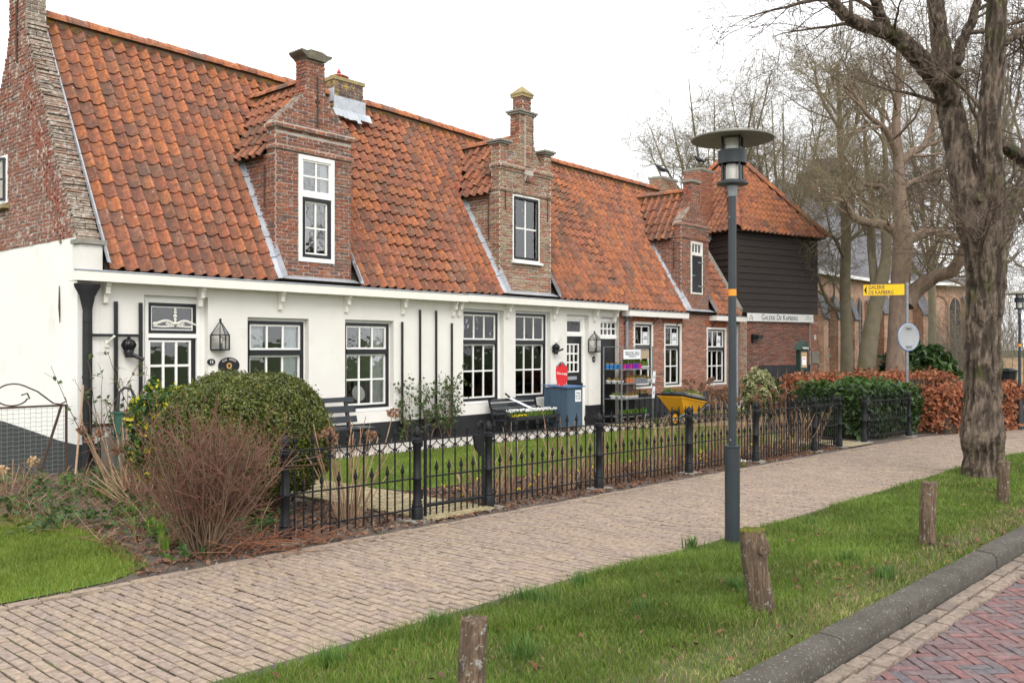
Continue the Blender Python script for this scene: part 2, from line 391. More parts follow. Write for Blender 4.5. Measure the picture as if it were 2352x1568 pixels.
def ridge(pool, part, p, q, L=.33, sc=1.0, mat=None):
    p, q = Vector(p), Vector(q); d = q - p; n = max(1, round(d.length / L)); st = d / n
    for i in range(n):
        a = p + st * i; X = Vector((0, 0, 1)).cross(st).normalized(); X = -X; Z = X.cross(st).normalized()
        if Z.z < 0: X, Z = -X, -Z
        m = mx4(a + Vector((0, 0, random.uniform(-.006, .006))), X * sc, st + Z * .012, Z * sc)
        pool.add(part, RP, mat or random.choice(('t_orange', 't_red', 't_grey', 't_orange')), m, .06)

def wall(x0, x1, z0, z1, y0, y1, holes, name, mat, parent):
    xs = sorted(set([x0, x1] + [h[i] for h in holes for i in (0, 1)])); mb = MB()
    for a, b in zip(xs, xs[1:]):
        zc = z0
        for h in sorted([h for h in holes if h[0] < (a + b) / 2 < h[1]], key=lambda h: h[2]):
            if h[2] > zc: mb.box(a, b, y0, y1, zc, h[2])
            zc = max(zc, h[3])
        if zc < z1: mb.box(a, b, y0, y1, zc, z1)
    return mb.build(name, mat, parent)
def grid_sash(win, x0, x1, z0, z1, y, cols, rows, bw, bar, fw, glass, barmat, sub=.0):
    mb = MB()
    mb.box(x0, x1, y, y + .045, z0, z0 + fw); mb.box(x0, x1, y, y + .045, z1 - fw, z1)
    mb.box(x0, x0 + fw, y + .001, y + .044, z0 + fw, z1 - fw); mb.box(x1 - fw, x1, y + .001, y + .044, z0 + fw, z1 - fw)
    gx = [x0 + fw + (x1 - x0 - 2 * fw) * i / cols for i in range(cols + 1)]; gv = [z0 + fw + (z1 - z0 - 2 * fw) * i / rows for i in range(rows + 1)]
    for g in gx[1:-1]: mb.box(g - bar / 2, g + bar / 2, y + .006, y + .04, z0 + fw, z1 - fw)
    for i in range(cols):
        a = gx[i] + (bar / 2 if i else 0); b = gx[i + 1] - (bar / 2 if i < cols - 1 else 0)
        for g in gv[1:-1]: mb.box(a, b, y + .007, y + .039, g - bar / 2, g + bar / 2)
    mb.build('sash', M[barmat], win)
    for i in range(cols):
        for j in range(rows):
            tl = random.uniform(-.0015, .0015)
            p = MB().box(gx[i], gx[i + 1], y + .022, y + .026, gv[j], gv[j + 1]); p.v = [(a, b + tl * (1 if c > gv[j] else -1), c) for a, b, c in p.v]
            p.build('pane', M[glass], win)
def window(cot, x0, x1, z0, z1, y, zr=None, up=(3, 1), lo=(3, 2), frame='black', bar='white', glass='glass', fw=.05, lofr=None, hang=None, sill=True, gap=0):
    mb = MB()
    mb.box(x0, x1, y, y + .1, z1 - fw, z1); mb.box(x0, x1, y, y + .1, z0, z0 + fw)
    mb.box(x0, x0 + fw, y + .001, y + .099, z0 + fw, z1 - fw); mb.box(x1 - fw, x1, y + .001, y + .099, z0 + fw, z1 - fw)
    if zr: mb.box(x0 + fw, x1 - fw, y - .012, y + .09, zr - .042, zr + .042)
    win = mb.build('window', M[frame], cot)
    if gap:
        q = MB(); q.box(x0 - .2, x1 + .2, y + .03, y + .09, z1, z1 + gap); q.box(x0 - .2, x1 + .2, y + .03, y + .09, z0 - gap - .04, z0); q.box(x0 - .2, x0, y + .031, y + .089, z0, z1); q.box(x1, x1 + .2, y + .031, y + .089, z0, z1); q.build('reveal', M['white'], win)
    a, b = x0 + fw, x1 - fw
    if zr:
        grid_sash(win, a, b, zr + .042, z1 - fw, y + .02, up[0], up[1], 0, .03, .03, glass, bar)
        l0, l1, w0, w1 = a, b, z0 + fw, zr - .042
        if lofr:
            q = .055; mb = MB(); mb.box(l0, l1, y + .002, y + .06, w0, w0 + q); mb.box(l0, l1, y + .002, y + .06, w1 - q, w1)
            mb.box(l0, l0 + q, y + .003, y + .059, w0 + q, w1 - q); mb.box(l1 - q, l1, y + .003, y + .059, w0 + q, w1 - q); mb.build('casement', M[lofr], win)
            l0, l1, w0, w1 = l0 + q, l1 - q, w0 + q, w1 - q
        grid_sash(win, l0, l1, w0, w1, y + .035, lo[0], lo[1], 0, .03, .03, glass, bar)
    else: grid_sash(win, a, b, z0 + fw, z1 - fw, y + .02, up[0], up[1], 0, .03, .03, glass, bar)
    if sill: MB().box(x0 - .04, x1 + .04, y - .075, y - .002, z0 - .055, z0 - .006).build('sill', M['white'], win)
    for h in hang or ():                              # (x fraction from, to, z fraction from, to, material)
        u0, u1, w0, w1, mm = h; X0, X1 = a + (b - a) * u0, a + (b - a) * u1; Z0, Z1 = z0 + (z1 - z0) * w0, z0 + (z1 - z0) * w1
        n = max(2, int((X1 - X0) / .03)); V, Fq = [], []
        for i in range(n + 1):
            xx = X0 + (X1 - X0) * i / n; yy = y + .11 + .012 * math.sin(i * 1.9 + X0 * 7) + .006 * math.sin(i * .7)
            V += [(xx, yy, Z0), (xx, yy, Z1)]
        Fq = [(2 * i, 2 * i + 2, 2 * i + 3, 2 * i + 1) for i in range(n)]
        mbb = MB(); mbb.add(V, Fq); mbb.build('curtain', M[mm], win, smooth=60)
    return win
TXT = []
def text(body, size, p, ua, ub, mat, parent, name='lettering', depth=.002, align='CENTER', sx=1.0, bold=0.0, caps=False):
    ua, ub = Vector(ua).normalized() * sx, Vector(ub).normalized(); n = ua.cross(ub).normalized()
    me = bpy.data.meshes.new(name); me.from_pydata([(0, 0, 0)], [], []); o = link(bpy.data.objects.new(name, me), parent, WL[parent.name])
    TXT.append((o, body, size, depth, align, (bold, caps), mx4(Vector(p) - WL[parent.name], ua, ub, n), mat)); return o
def flush_text():
    lst = []
    for o, body, size, depth, align, bold, mx, mat in TXT:
        cu = bpy.data.curves.new('lettering', 'FONT'); cu.body = body; cu.size = size; cu.align_x = align; cu.align_y = 'CENTER'; cu.extrude = depth; cu.resolution_u = 4; cu.offset = bold[0]
        if bold[1]:
            cu.small_caps_scale = .76
            for k, b_ in enumerate(cu.body_format): b_.use_small_caps = True
        t = bpy.data.objects.new('type', cu); COL.objects.link(t); lst.append(t)
    dg = bpy.context.evaluated_depsgraph_get()
    for t, (o, body, size, depth, align, bold, mx, mat) in zip(lst, TXT):
        me = bpy.data.meshes.new_from_object(t.evaluated_get(dg)); me.transform(mx); me.materials.clear(); me.materials.append(M[mat]); me.name = o.name; o.data = me
    for t in lst: bpy.data.objects.remove(t)
YR = 14.13                                           # ridge line
EX, EZ = Vector((1, 0, 0)), Vector((0, 0, 1)); EY = Vector((0, 1, 0))
YE = D0 - .17                                        # eave of the tiles over the gutter
# ================================================================ the cottages
XA, XB, XC, XD = 5.05, 12.23, 17.66, 23.62           # party walls along the street
ZG = {'A': 2.745, 'B': 2.755, 'C': 2.63}
def zrid(X): return float(np.interp(X, [5.3, 12.2, 15, 18.2, 23.6], [6.58, 6.50, 6.38, 6.29, 6.24]))
cotA = thing('white_cottage', 'white plastered cottage with red pantile roof, large dormer and doorway 13', 'house', (XA, D0, 0))
cotB = thing('white_cottage', 'narrower white cottage in the middle with ornate stepped dormer and doorway 15', 'house', (XB, D0, 0))
cotC = thing('brick_cottage', 'small red brick cottage with dormer shutter between white cottage and black barn', 'house', (XC, D0, 0))
PT_A, PT_B, PT_C = (Pool('roof_tile', 'tiling') for _ in range(3)); PB_A, PB_B, PB_C = (Pool('brick', 'brickwork') for _ in range(3))
RG_A, RG_B, RG_C = (Pool('ridge_tile', 'ridge_tiling') for _ in range(3))
PL_Z = .41                                           # top of the tarred plinth
YF = D0 + .075                                       # window frames sit in a shallow reveal
def fx(p): return FX(p, YF)
# --- openings (x0, x1, z0, z1)
W1 = (fx(567), fx(697), .67, 2.13); W2 = (fx(790), fx(893), .67, 2.14)
W3 = (fx(1060), fx(1143), .67, 2.42); W4 = (fx(1180), fx(1253), .67, 2.43)
DA = (fx(333), fx(459), -.3, 2.40); DB = (fx(1296), fx(1341), -.3, 2.40); DC = (fx(1373.5), fx(1419), -.3, 2.38)
hole = lambda w, a=.035, b=.05, c=.06, t=.05: (w[0] - a, w[1] + b, w[2] - c, w[3] + t)
def split_wall(cot, x0, x1, holes, mat='plaster'):
    wall(x0, x1, PL_Z, 2.66, D0, D0 + .25, holes, 'wall', M[mat], cot)
    wall(x0, x1, -.5, PL_Z, D0 - .006, D0 + .25, [h for h in holes if h[2] < PL_Z], 'plinth', M['plinth'], cot)
split_wall(cotA, XA + .281, XB, [hole(W1), hole(W2), hole(DA, .05, .09)])
split_wall(cotB, XB + .0, XC - .1, [hole(W3, .03, .1), hole(W4, .03, .08), hole(DB, .0, .09), hole(DC, .0, .09)])
# --- windows of the white cottages
g = [(.72, 1.0, .0, .98, 'curtain')]
window(cotA, *W1, YF, 1.635, gap=.06, hang=[(.0, .32, .58, .98, 'blind'), (.70, .99, .0, .98, 'blind')])
window(cotA, *W2, YF, 1.645, gap=.06, hang=[(.74, .99, .0, .98, 'curtain')])
window(cotB, *W3, YF, 1.83, gap=.06, hang=[(.02, .30, .70, .98, 'curtain'), (.33, .98, .76, .98, 'curtain'), (.72, .98, .0, .66, 'blind')])
window(cotB, *W4, YF, 1.83, gap=.06, hang=[(.02, .98, .74, .98, 'curtain'), (.74, .98, .0, .66, 'blind'), ])
def ring(mb, x0, x1, z0, z1, y0, y1, w, wb=None):
    mb.box(x0, x1, y0, y1, z1 - w, z1)
    if wb is None: wb = w
    if wb: mb.box(x0, x1, y0, y1, z0, z0 + wb)
    mb.box(x0, x0 + w, y0 + .001, y1 - .001, z0 + wb, z1 - w); mb.box(x1 - w, x1, y0 + .001, y1 - .001, z0 + wb, z1 - w); return mb
def door(cot, D, y, ztop, frame, leafmat, pane_rect, cols, rows, fl, transom, tr_mat):
    x0, x1, z0, z1 = D; mb = MB(); ring(mb, x0, x1, z0, z1, y, y + .11, .05, 0); mb.box(x0 + .05, x1 - .05, y - .004, y + .1, ztop, ztop + .06)
    d = mb.build('door_frame', M[frame], cot); a, b = x0 + .05, x1 - .05
    q = MB(); q.box(x0 - .12, x1 + .15, y + .03, y + .1, z1, z1 + .06); q.box(x0 - .12, x0, y + .031, y + .099, z0, z1); q.box(x1, x1 + .15, y + .031, y + .099, z0, z1); q.build('reveal', M['white'], cot)
    px0, px1, pz0, pz1 = pane_rect; lf = MB(); yl = y + .035
    lf.box(a, b, yl, yl + .045, z0, pz0); lf.box(a, b, yl, yl + .045, pz1, ztop); lf.box(a, px0, yl + .001, yl + .044, pz0, pz1); lf.box(px1, b, yl + .001, yl + .044, pz0, pz1)
    lf.box(a + .09, b - .09, yl - .012, yl, max(z0, 0) + .18, pz0 - .14)
    dl = lf.build('door', M[leafmat], cot)
    grid_sash(dl, px0, px1, pz0, pz1, yl - .006, cols, rows, 0, .034, .028, 'glass', 'white')
    t = MB(); ring(t, a, b, ztop + .06, z1 - .05, y + .02, y + .07, transom); tw = t.build('transom_light', M[tr_mat], cot)
    ring(MB(), a + transom, b - transom, ztop + .06 + transom, z1 - .05 - transom, y + .026, y + .05, .013).build('sash', M['white'], tw)
    MB().box(a + transom, b - transom, y + .04, y + .044, ztop + .06 + transom, z1 - .05 - transom).build('pane', M['glass'], tw)
    return dl, tw
zA = FZ(395, 771, YF)
dlA, twA = door(cotA, DA, YF, zA - .03, 'white', 'black', (fx(343), fx(441), FZ(390, 898, YF), FZ(390, 781, YF)), 3, 2, None, .05, 'black')
zB = FZ(1315, 769, YF)
dlB, twB = door(cotB, DB, YF, zB - .03, 'white', 'black', (fx(1301), fx(1332), FZ(1316, 855, YF), FZ(1316, 789, YF)), 3, 3, None, .03, 'white')
MB().box(fx(1305), fx(1326), YF + .012, YF + .03, FZ(1315, 872, YF), FZ(1315, 864, YF)).build('letter_slot', M['zinc'], dlB)
MB().box(fx(1297), fx(1339), YF + .0, YF + .034, FZ(1315, 888, YF), FZ(1315, 880, YF)).build('weather_bar', M['black'], dlB)
zC = FZ(1395, 775, YF)
mb = MB(); ring(mb, DC[0], DC[1], DC[2], DC[3], YF, YF + .11, .05, 0); mb.box(DC[0] + .05, DC[1] - .05, YF - .004, YF + .1, zC - .03, zC + .04); dfc = mb.build('door_frame', M['white'], cotB); q = MB(); q.box(DC[0] - .0, DC[1] + .15, YF + .03, YF + .1, DC[3], DC[3] + .06); q.box(DC[1], DC[1] + .15, YF + .031, YF + .099, -.3, DC[3]); q.build('reveal', M['white'], cotB)
MB().box(DC[0] + .05, DC[1] - .05, YF + .035, YF + .08, -.3, zC - .03).build('door', M['black'], cotB)
tl = MB().box(DC[0] + .05, DC[1] - .05, YF + .07, YF + .08, zC + .04, DC[3] - .05).build('transom_light', M['blind'], cotB)
grid_sash(tl, DC[0] + .05, DC[1] - .05, zC + .04, DC[3] - .05, YF + .012, 4, 2, 0, .034, .03, 'glass', 'white')
# carved white ornament behind the transom of no. 13, plate in window
cx, cz0 = (twA.location.x + XA) * 0 + (DA[0] + DA[1]) / 2 + .05, zA + .11
mb = MB(); yo = YF + .034
for s in (-1, 1):
    pts = [(cx + s * (.02 + .30 * t), yo, cz0 + .055 + .07 * math.sin(3.1 * (1 - t)) * (1 - t) ** .5) for t in [i / 8 for i in range(9)]]; mb.tube(pts, [.02] * 9, 6)
    for q, rr in ((.09, .045), (.30, .032)):
        mb.tube([(cx + s * q + rr * (1 - k / 22) * math.cos(k * .5) * s, yo, cz0 + .05 + rr * (1 - k / 22) * math.sin(k * .5)) for k in range(20)], .011, 5)
    mb.tube([(cx + s * .02, yo, cz0 + .03), (cx + s * .2, yo, cz0 + .02), (cx + s * .33, yo, cz0 + .03)], .012, 5)
for k, (zz, rr) in enumerate(((.08, .03), (.13, .024), (.18, .034), (.23, .026), (.27, .022), (.315, .034), (.345, .024))): mb.lathe((cx, yo, cz0 + zz - .03), [(.006, 0), (rr, .02), (rr * .9, .04), (.006, .055)], 8, 1, .4)
mb.build('carved_ornament', M['cream'], twA, smooth=50)
mb = MB(); pc = Vector((fx(836), YF + .17, FZ(836, 902, YF + .17))); mb.lathe((0, 0, 0), [(.02, .0), (.11, .008), (.135, .02), (.137, .024), (.105, .014), (.02, .006)], 28)
mb.v = [(pc.x + a, pc.y - c + b * .25, pc.z + b) for a, b, c in mb.v]
plate = mb.build('plate', M['white'], None, smooth=50, loc=pc); tag(plate, 'pierced white plate leaning inside the window behind the slatted bench', 'plate')
# --- dim rooms behind the windows
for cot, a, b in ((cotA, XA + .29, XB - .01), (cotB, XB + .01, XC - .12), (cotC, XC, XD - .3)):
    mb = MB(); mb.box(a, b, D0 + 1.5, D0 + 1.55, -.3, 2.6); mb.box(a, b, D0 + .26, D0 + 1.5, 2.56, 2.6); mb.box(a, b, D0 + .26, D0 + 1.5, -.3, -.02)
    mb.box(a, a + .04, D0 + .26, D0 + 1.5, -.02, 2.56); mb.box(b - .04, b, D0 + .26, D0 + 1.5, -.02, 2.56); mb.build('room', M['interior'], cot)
def houseplant(px, py, n, r, label):
    p = Vector((fx(px), YF + .28, FZ(px, py, YF + .28))); q = []
    for i in range(n):
        a = i * 2.4; l = r * random.uniform(.7, 1.1); e = random.uniform(.3, 1.2)
        q.append([p + Vector((math.cos(a) * l * t, math.sin(a) * .4 * l * t, l * (e * t - .9 * t * t))) for t in (0, .35, .7, 1)])
    mb = MB()
    for l in q: mb.tube(l, [.008, .022, .018, .003], 4)
    o = thing('houseplant', label, 'houseplant', (p.x, p.y, .67)); mb.build('leaves', M['leaf_dark'], o)
    MB().lathe((p.x, p.y, .67), [(.05, 0), (.07, .1), (.065, max(.11, p.z - .67))], 10).build('pot', M['black'], o)
# --- left gable of the corner cottage
T = .28
gw = MB().prism([(D0, -.5), (D0 + 4.1, -.5), (D0 + 4.1, 3.17), (D0, 3.17)], (XA, 0, 0), EY, EZ, EX * T).build('gable_wall', M['plaster_side'], cotA)
mb = MB(); mb.prism([(D0 - .008, -.5), (D0 + 4.1, -.5), (D0 + 4.1, .62), (D0 + 2.6, .60), (D0 + 1.5, .52), (D0 + .6, .45), (D0 - .008, .43)], (XA - .008, 0, 0), EY, EZ, EX * .3).build('plinth', M['plinth_grey'], cotA)
def gpoly(nk=.31, top=6.95): return [(D0 + .05, 3.171), (2 * YR - D0 - .05, 3.171), (YR + .42, 6.1), (YR + nk, 6.42), (YR + nk, top), (YR - nk, top), (YR - nk, 6.42), (YR - .42, 6.1)]
gb = MB().prism(gpoly(), (XA, 0, 0), EY, EZ, EX * T).build('gable_top', M['mortar_light'], cotA)
hY = (FX(0), 0)
gp = [(-y, z) for y, z in gpoly()]
WG = (14.48, 15.3, 3.88, 4.60)
bricks(PB_A, gb, gp, (XA, 0, 0), -EY, EZ, -EX, 'brick_gable', holes=[(-WG[1], -WG[0], WG[2], WG[3])], L=.19, Hh=.0565)
# slanting tumbled bands along the verge
for k in range(5):
    t0 = .08 + k * .175; a = Vector((XA, D0 + .25 + (1.55) * t0, 3.25 + 2.75 * t0)); sl = Vector((0, .49, .872)); nn = Vector((0, .872, -.49))
    for r in range(6):
        for c in range(3):
            cc = a + nn * (.06 + r * .056) + sl * (c * .17 - .15 + (r % 2) * .085)
            if r * .056 > .34 - abs(c - 1) * .1: continue
            PB_A.add(gb, random.choice(BR), 'brick_gable', mx4(cc - EX * .004, sl * -.16, nn * -.046, -EX * .017), .008)
# bricks of the neck's street side and coping bricks up the slope
bricks(PB_A, gb, [(XA, 6.42), (XA + T, 6.42), (XA + T, 6.95), (XA, 6.95)], (0, YR - .31, 0), EX, EZ, -EY, 'coping', L=.19)
def coping(pool, part, p, q, x0, x1, n, mat='coping', h=.05):
    p, q = Vector(p), Vector(q); d = (q - p) / n; up = EX.cross(d).normalized()
    if up.z < 0: up = -up
    for i in range(n):
        c = p + d * (i + .5) + EX * ((x0 + x1) / 2 + random.uniform(-.012, .012)); w = (x1 - x0) * random.uniform(.97, 1.05)
        if random.random() < .35:
            e = w * random.uniform(.35, .65)
            for s0, s1 in ((0, e), (e, w)): pool.add(part, random.choice(BR), mat, mx4(c + EX * ((s0 + s1) / 2 - w / 2), EX * (s1 - s0 - .01), d * .82, up * h * random.uniform(.7, 1.2)), .012)
        else: pool.add(part, random.choice(BR), mat, mx4(c, EX * w, d * .82, up * h * random.uniform(.7, 1.2)), .02)
coping(PB_A, gb, (0, D0 + .02, 3.12), (0, YR - .42, 6.1), XA - .01, XA + T + .01, 80)
coping(PB_A, gb, (0, YR - .42, 6.1), (0, YR - .31, 6.42), XA - .01, XA + T + .01, 6)
mb = MB(); mb.box(XA - .03, XA + T + .03, YR - .36, YR + .36, 6.95, 7.03); mb.box(XA - .06, XA + T + .06, YR - .42, YR + .42, 7.03, 7.12); mb.build('gable_cap', M['yellowstone'], cotA)
mb = MB(); mb.box(XA - .015, XA + .275, D0 - .12, D0 + .12, 2.72, 3.07); mb.build('kneeler', M['plaster'], cotA)
MB().box(XA - .05, XA + .32, D0 - .16, D0 + .10, 3.075, 3.135).build('kneeler_cap', M['stone'], cotA)
mb = MB(); mb.tube([(XA - .02, YR - .02, 6.78), (XA - .02, YR - .02, 5.9)], .016, 6); mb.box(XA - .03, XA - .005, YR - .06, YR + .02, 6.3, 6.34); mb.build('wall_anchor', M['rust'], cotA)
MB().tube([(XA - .015, 12.62, 2.55), (XA - .015, 12.62, 2.25), (XA - .015, 12.60, 2.05)], [.006, .014, .005], 5).build('wall_anchor', M['rust'], cotA)
# window in the gable with open casement
gwin = ring(MB(), -.0, WG[1] - WG[0], WG[2], WG[3], 0, .08, .05); gwin.v = [(XA - .02 + b, WG[0] + a, c) for a, b, c in gwin.v]; gwo = gwin.build('window', M['white'], cotA)
mb = MB(); ring(mb, 0, .4, WG[2] + .03, WG[3] - .04, 0, .04, .045); mb.box(.19, .22, .005, .035, WG[2] + .07, WG[3] - .08); mb.box(.045, .355, .004, .036, 4.22, 4.25)
mb.v = [(XA - .03 - a * .42, WG[0] + .05 + a * .9 + b * .3, c) for a, b, c in mb.v]; mb.build('casement', M['plinth_grey'], gwo)
MB().box(XA - .10, XA - .0, WG[0] - .06, WG[1] + .1, WG[2] - .09, WG[2] - .03).build('sill', M['yellowstone'], gwo)

# ---------------------------------------------------------------- roofs
def roof_k(X, zg): return (zrid(X) - zg) / (YR - YE)
def add_dormer(cot, pt, pb, rg, x0, x1, zb, zc, gpoly_, ze, zr, zg, wins, fmat, cmat, mort, bands, roof, front_base=None):
    """zb base, zc level where the shaped gable starts, gpoly_ shaped top (x,z) going left to right, ze/zr eave and ridge of its own roof"""
    xm = (x0 + x1) / 2; k = roof_k(xm, zg); yr = lambda z: YE + (z - zg) / k; T = .24
    fw = wall(x0, x1, zb, zc, D0, D0 + T, wins, 'dormer_wall', M[mort], cot)
    top = [(x0, zc)] + gpoly_ + [(x1, zc)]
    MBt = MB().prism(top, (0, D0, 0), EX, EZ, EY * T).build('dormer_gable', M[mort], fw)
    hh = [(a, b, c, d) for a, b, c, d in wins]
    bricks(pb, fw, [(x0, zb), (x1, zb), (x1, zc), (x0, zc)], (0, D0, 0), EX, EZ, -EY, fmat, holes=hh, L=.205)
    bricks(pb, fw, top, (0, D0, 0), EX, EZ, -EY, fmat, L=.205, ph=x0)
    chk = MB(); pl = [(D0 + T, zb - .2), (yr(ze) + .1, ze), (D0 + T, ze)]
    chk.prism(pl, (x0, 0, 0), EY, EZ, EX * .2); chk.prism(pl, (x1 - .2, 0, 0), EY, EZ, EX * .2); ck = chk.build('dormer_cheek', M[mort], cot)
    for sgn, xx in ((-1, x0), (1, x1)):
        ua = -EY if sgn < 0 else EY
        pp = [(D0, zb), (yr(zb + .1) + .1, zb), (yr(ze), ze), (D0, ze)]
        bricks(pb, ck, [((-y if sgn < 0 else y), z) for y, z in pp], (xx, 0, 0), ua, EZ, EX * sgn, cmat, L=.205)
        zt = max(z for x, z in top if abs(x - xx) < .02)
        bricks(pb, ck, [(((-y) if sgn < 0 else y), z) for y, z in ((D0, ze), (D0 + T, ze), (D0 + T, zt), (D0, zt))], (xx, 0, 0), ua, EZ, EX * sgn, cmat, L=.205)
    # bricks on the flanks of the shaped gable top
    for (ax, az), (bx, bz) in zip(gpoly_, gpoly_[1:]):
        if bx == ax and bz == az: continue
        p, q = Vector((ax, D0 - .012, az)), Vector((bx, D0 - .012, bz)); n = max(1, round((q - p).length / .058)); d = (q - p) / n; up = Vector((-d.z, 0, d.x)).normalized()
        for i in range(n):
            for y0, y1 in ((0, T * .5), (T * .5, T + .02)):
                pb.add(fw, random.choice(BR), 'coping' if up.z > .5 else cmat, mx4(p + d * (i + .5) + EY * (y0 + y1) / 2, d * .84, EY * (y1 - y0 - .008), up * .018), .01)
    for z, h, pr in bands:
        bm = MB(); bm.box(x0 - pr, x1 + pr, D0 - pr - .012, D0 + T + .01, z, z + h); bd = bm.build('brick_band', M[mort], cot)
        bricks(pb, bd, [(x0 - pr, z), (x1 + pr, z), (x1 + pr, z + h), (x0 - pr, z + h)], (0, D0 - pr - .012, 0), EX, EZ, -EY, cmat, L=.205, depth=.008)
        bricks(pb, bd, [(-D0 - T, z), (-D0 + pr, z), (-D0 + pr, z + h), (-D0 - T, z + h)], (x0 - pr, 0, 0), -EY, EZ, -EX, cmat, L=.205, depth=.008)
    # its own little roof
    yb = yr(zr) + .05; ov = .13; zl = ze - .07; ya = D0 + T - .02
    dk = MB(); dk.add([(x0 - ov, ya, zl), (x0 - ov, yr(zl) + .1, zl), (xm, yb + .1, zr), (xm, ya, zr), (x1 + ov, ya, zl), (x1 + ov, yr(zl) + .1, zl)], [(0, 3, 2, 1), (3, 4, 5, 2)]); dr = dk.build('dormer_roof', M['deck'], cot)
    rows = max(4, round(math.hypot(xm - x0 + ov, zr - zl) / .25)); cols = round((yb - ya) / .2)
    sk = lambda c: c.y > yr(c.z) - .03
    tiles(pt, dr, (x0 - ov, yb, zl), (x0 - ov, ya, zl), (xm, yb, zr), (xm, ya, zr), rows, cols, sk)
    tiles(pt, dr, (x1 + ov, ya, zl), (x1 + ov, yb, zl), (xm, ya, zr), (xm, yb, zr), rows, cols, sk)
    ridge(rg, dr, (xm, yb + .05, zr + .03), (xm, ya, zr + .03), sc=.8)
    MB().tube([(xm, yb + .1, zr + .0), (xm, ya, zr + .0)], .085, 6).build('ridge_mortar', M['ridge_mortar'], dr)
    # lead flashing down both cheeks and along the foot
    fl = MB(); nseg = 6
    for sgn, xx in ((-1, x0), (1, x1)):
        for i in range(nseg):
            za, zb2 = zb + (ze - zb) * i / nseg, zb + (ze - zb) * (i + 1) / nseg - .012; o = .07 + random.uniform(0, .004)
            w0 = .12 + random.uniform(-.006, .006)
            vs = []
            for z in (za, zb2):
                N = Vector((0, -k, 1)).normalized(); p = Vector((xx, yr(z), z)) + N * o
                vs += [p + EX * sgn * w0 - N * .02, p + EX * sgn * .02, p - EX * sgn * .012 + N * .10]
            f = [(0, 1, 4, 3), (1, 2, 5, 4)]
            fl.add(vs, f if sgn < 0 else [q[::-1] for q in f])
    fl.add([(x0 - .12, YE - .02, zg + .05), (x1 + .12, YE - .02, zg + .05), (x1 + .05, D0 - .018, zb + .10), (x0 - .05, D0 - .018, zb + .10)], [(0, 1, 2, 3)])
    fl.build('lead_flashing', M['lead'], cot)
    fb = MB().box(x0 + .0, x1, D0 - .025, D0 - .004, zb - .02, zb + .09).build('foot_render', M['stone'], cot)
    roof.append((x0, x1, ze, zr, ov)); return fw, dr
DORM = []
# dormer 1 (corner cottage)
xm1 = 8.835
g1 = [(8.09, 5.27), (8.14, 5.34), (8.36, 5.55), (8.52, 5.70), (8.60, 5.80), (8.645, 5.92), (8.655, 6.03), (8.655, 6.40), (9.015, 6.40), (9.015, 6.03), (9.025, 5.92), (9.07, 5.80), (9.15, 5.70), (9.31, 5.55), (9.53, 5.34), (9.58, 5.27)]
WD1 = (FX(681, D0 + .03), FX(764, D0 + .03), 3.10, 4.83)
d1, dr1 = add_dormer(cotA, PT_A, PB_A, RG_A, 8.09, 9.58, 2.76, 5.15, g1, 4.80, 6.04, ZG['A'], [WD1], 'brick', 'brick', 'mortar', [(4.86, .06, .03), (5.20, .07, .045)], DORM)
window(cotA, WD1[0] + .004, WD1[1] - .004, WD1[2] + .004, WD1[3] - .004, D0 - .03, 4.19, (2, 2), (2, 2), 'white', 'white', 'glass_up', .07, 'black', sill=False, hang=[(.75, 1, .5, .95, 'curtain')])
mb = MB().prism([(-.185, 0), (-.21, .03), (-.27, .065), (-.305, .10), (-.30, .125), (-.20, .115), (-.12, .15), (.12, .15), (.20, .115), (.30, .125), (.305, .10), (.27, .065), (.21, .03), (.185, 0)], (xm1, D0 - .07, 6.40), EX, EZ, EY * .36); mb.build('gable_cap', M['capstone'], cotA)
mb = MB(); mb.tube([(xm1 + .04, D0 - .03, 6.15), (xm1 + .04, D0 - .03, 5.32)], .013, 6); mb.box(xm1 + .0, xm1 + .08, D0 - .04, D0 - .015, 5.72, 5.76); mb.build('wall_anchor', M['rust'], cotA)
mb = MB(); mb.tube([(8.09 - .028, D0 + .27, 4.62), (8.09 - .028, D0 + .27, 3.95)], .012, 6); mb.build('wall_anchor', M['rust'], cotA)
# dormer 2
xm2 = 14.175
g2 = [(13.36, 5.84), (13.57, 5.84), (13.58, 5.56), (13.66, 5.56), (13.76, 5.62), (13.86, 5.76), (13.93, 5.95), (13.955, 6.15), (13.955, 6.55), (14.395, 6.55), (14.395, 6.15), (14.42, 5.95), (14.49, 5.76), (14.59, 5.62), (14.69, 5.56), (14.77, 5.56), (14.78, 5.84), (14.99, 5.84)]
WD2 = (FX(1174, D0 + .03), FX(1236, D0 + .03), 3.50, 4.87)
d2, dr2 = add_dormer(cotB, PT_B, PB_B, RG_B, 13.36, 14.99, 2.78, 5.38, g2, 4.88, 6.05, ZG['B'], [WD2], 'brick_mixed', 'brick_mixed', 'mortar_light', [(4.90, .055, .025), (5.33, .05, .02), (5.385, .06, .05)], DORM)
window(cotB, WD2[0] + .004, WD2[1] - .004, WD2[2] + .004, WD2[3] - .004, D0 - .012, None, (2, 2), (0, 0), 'white', 'white', 'glass_up', .035, sill=True, hang=[(.78, 1, 0, 1, 'curtain')])
ring(MB(), WD2[0] + .039, WD2[1] - .039, WD2[2] + .039, WD2[3] - .039, D0 - .016, D0 + .007, .05).build('casement', M['plinth'], cotB)
cap = MB()
for x0, x1, z in ((13.31, 13.62, 5.84), (14.73, 15.04, 5.84)): cap.box(x0, x1, D0 - .06, D0 + .3, z + .005, z + .045); cap.box(x0 - .03, x1 + .03, D0 - .09, D0 + .33, z + .045, z + .085)
cap.build('shoulder_cap', M['stone'], cotB)
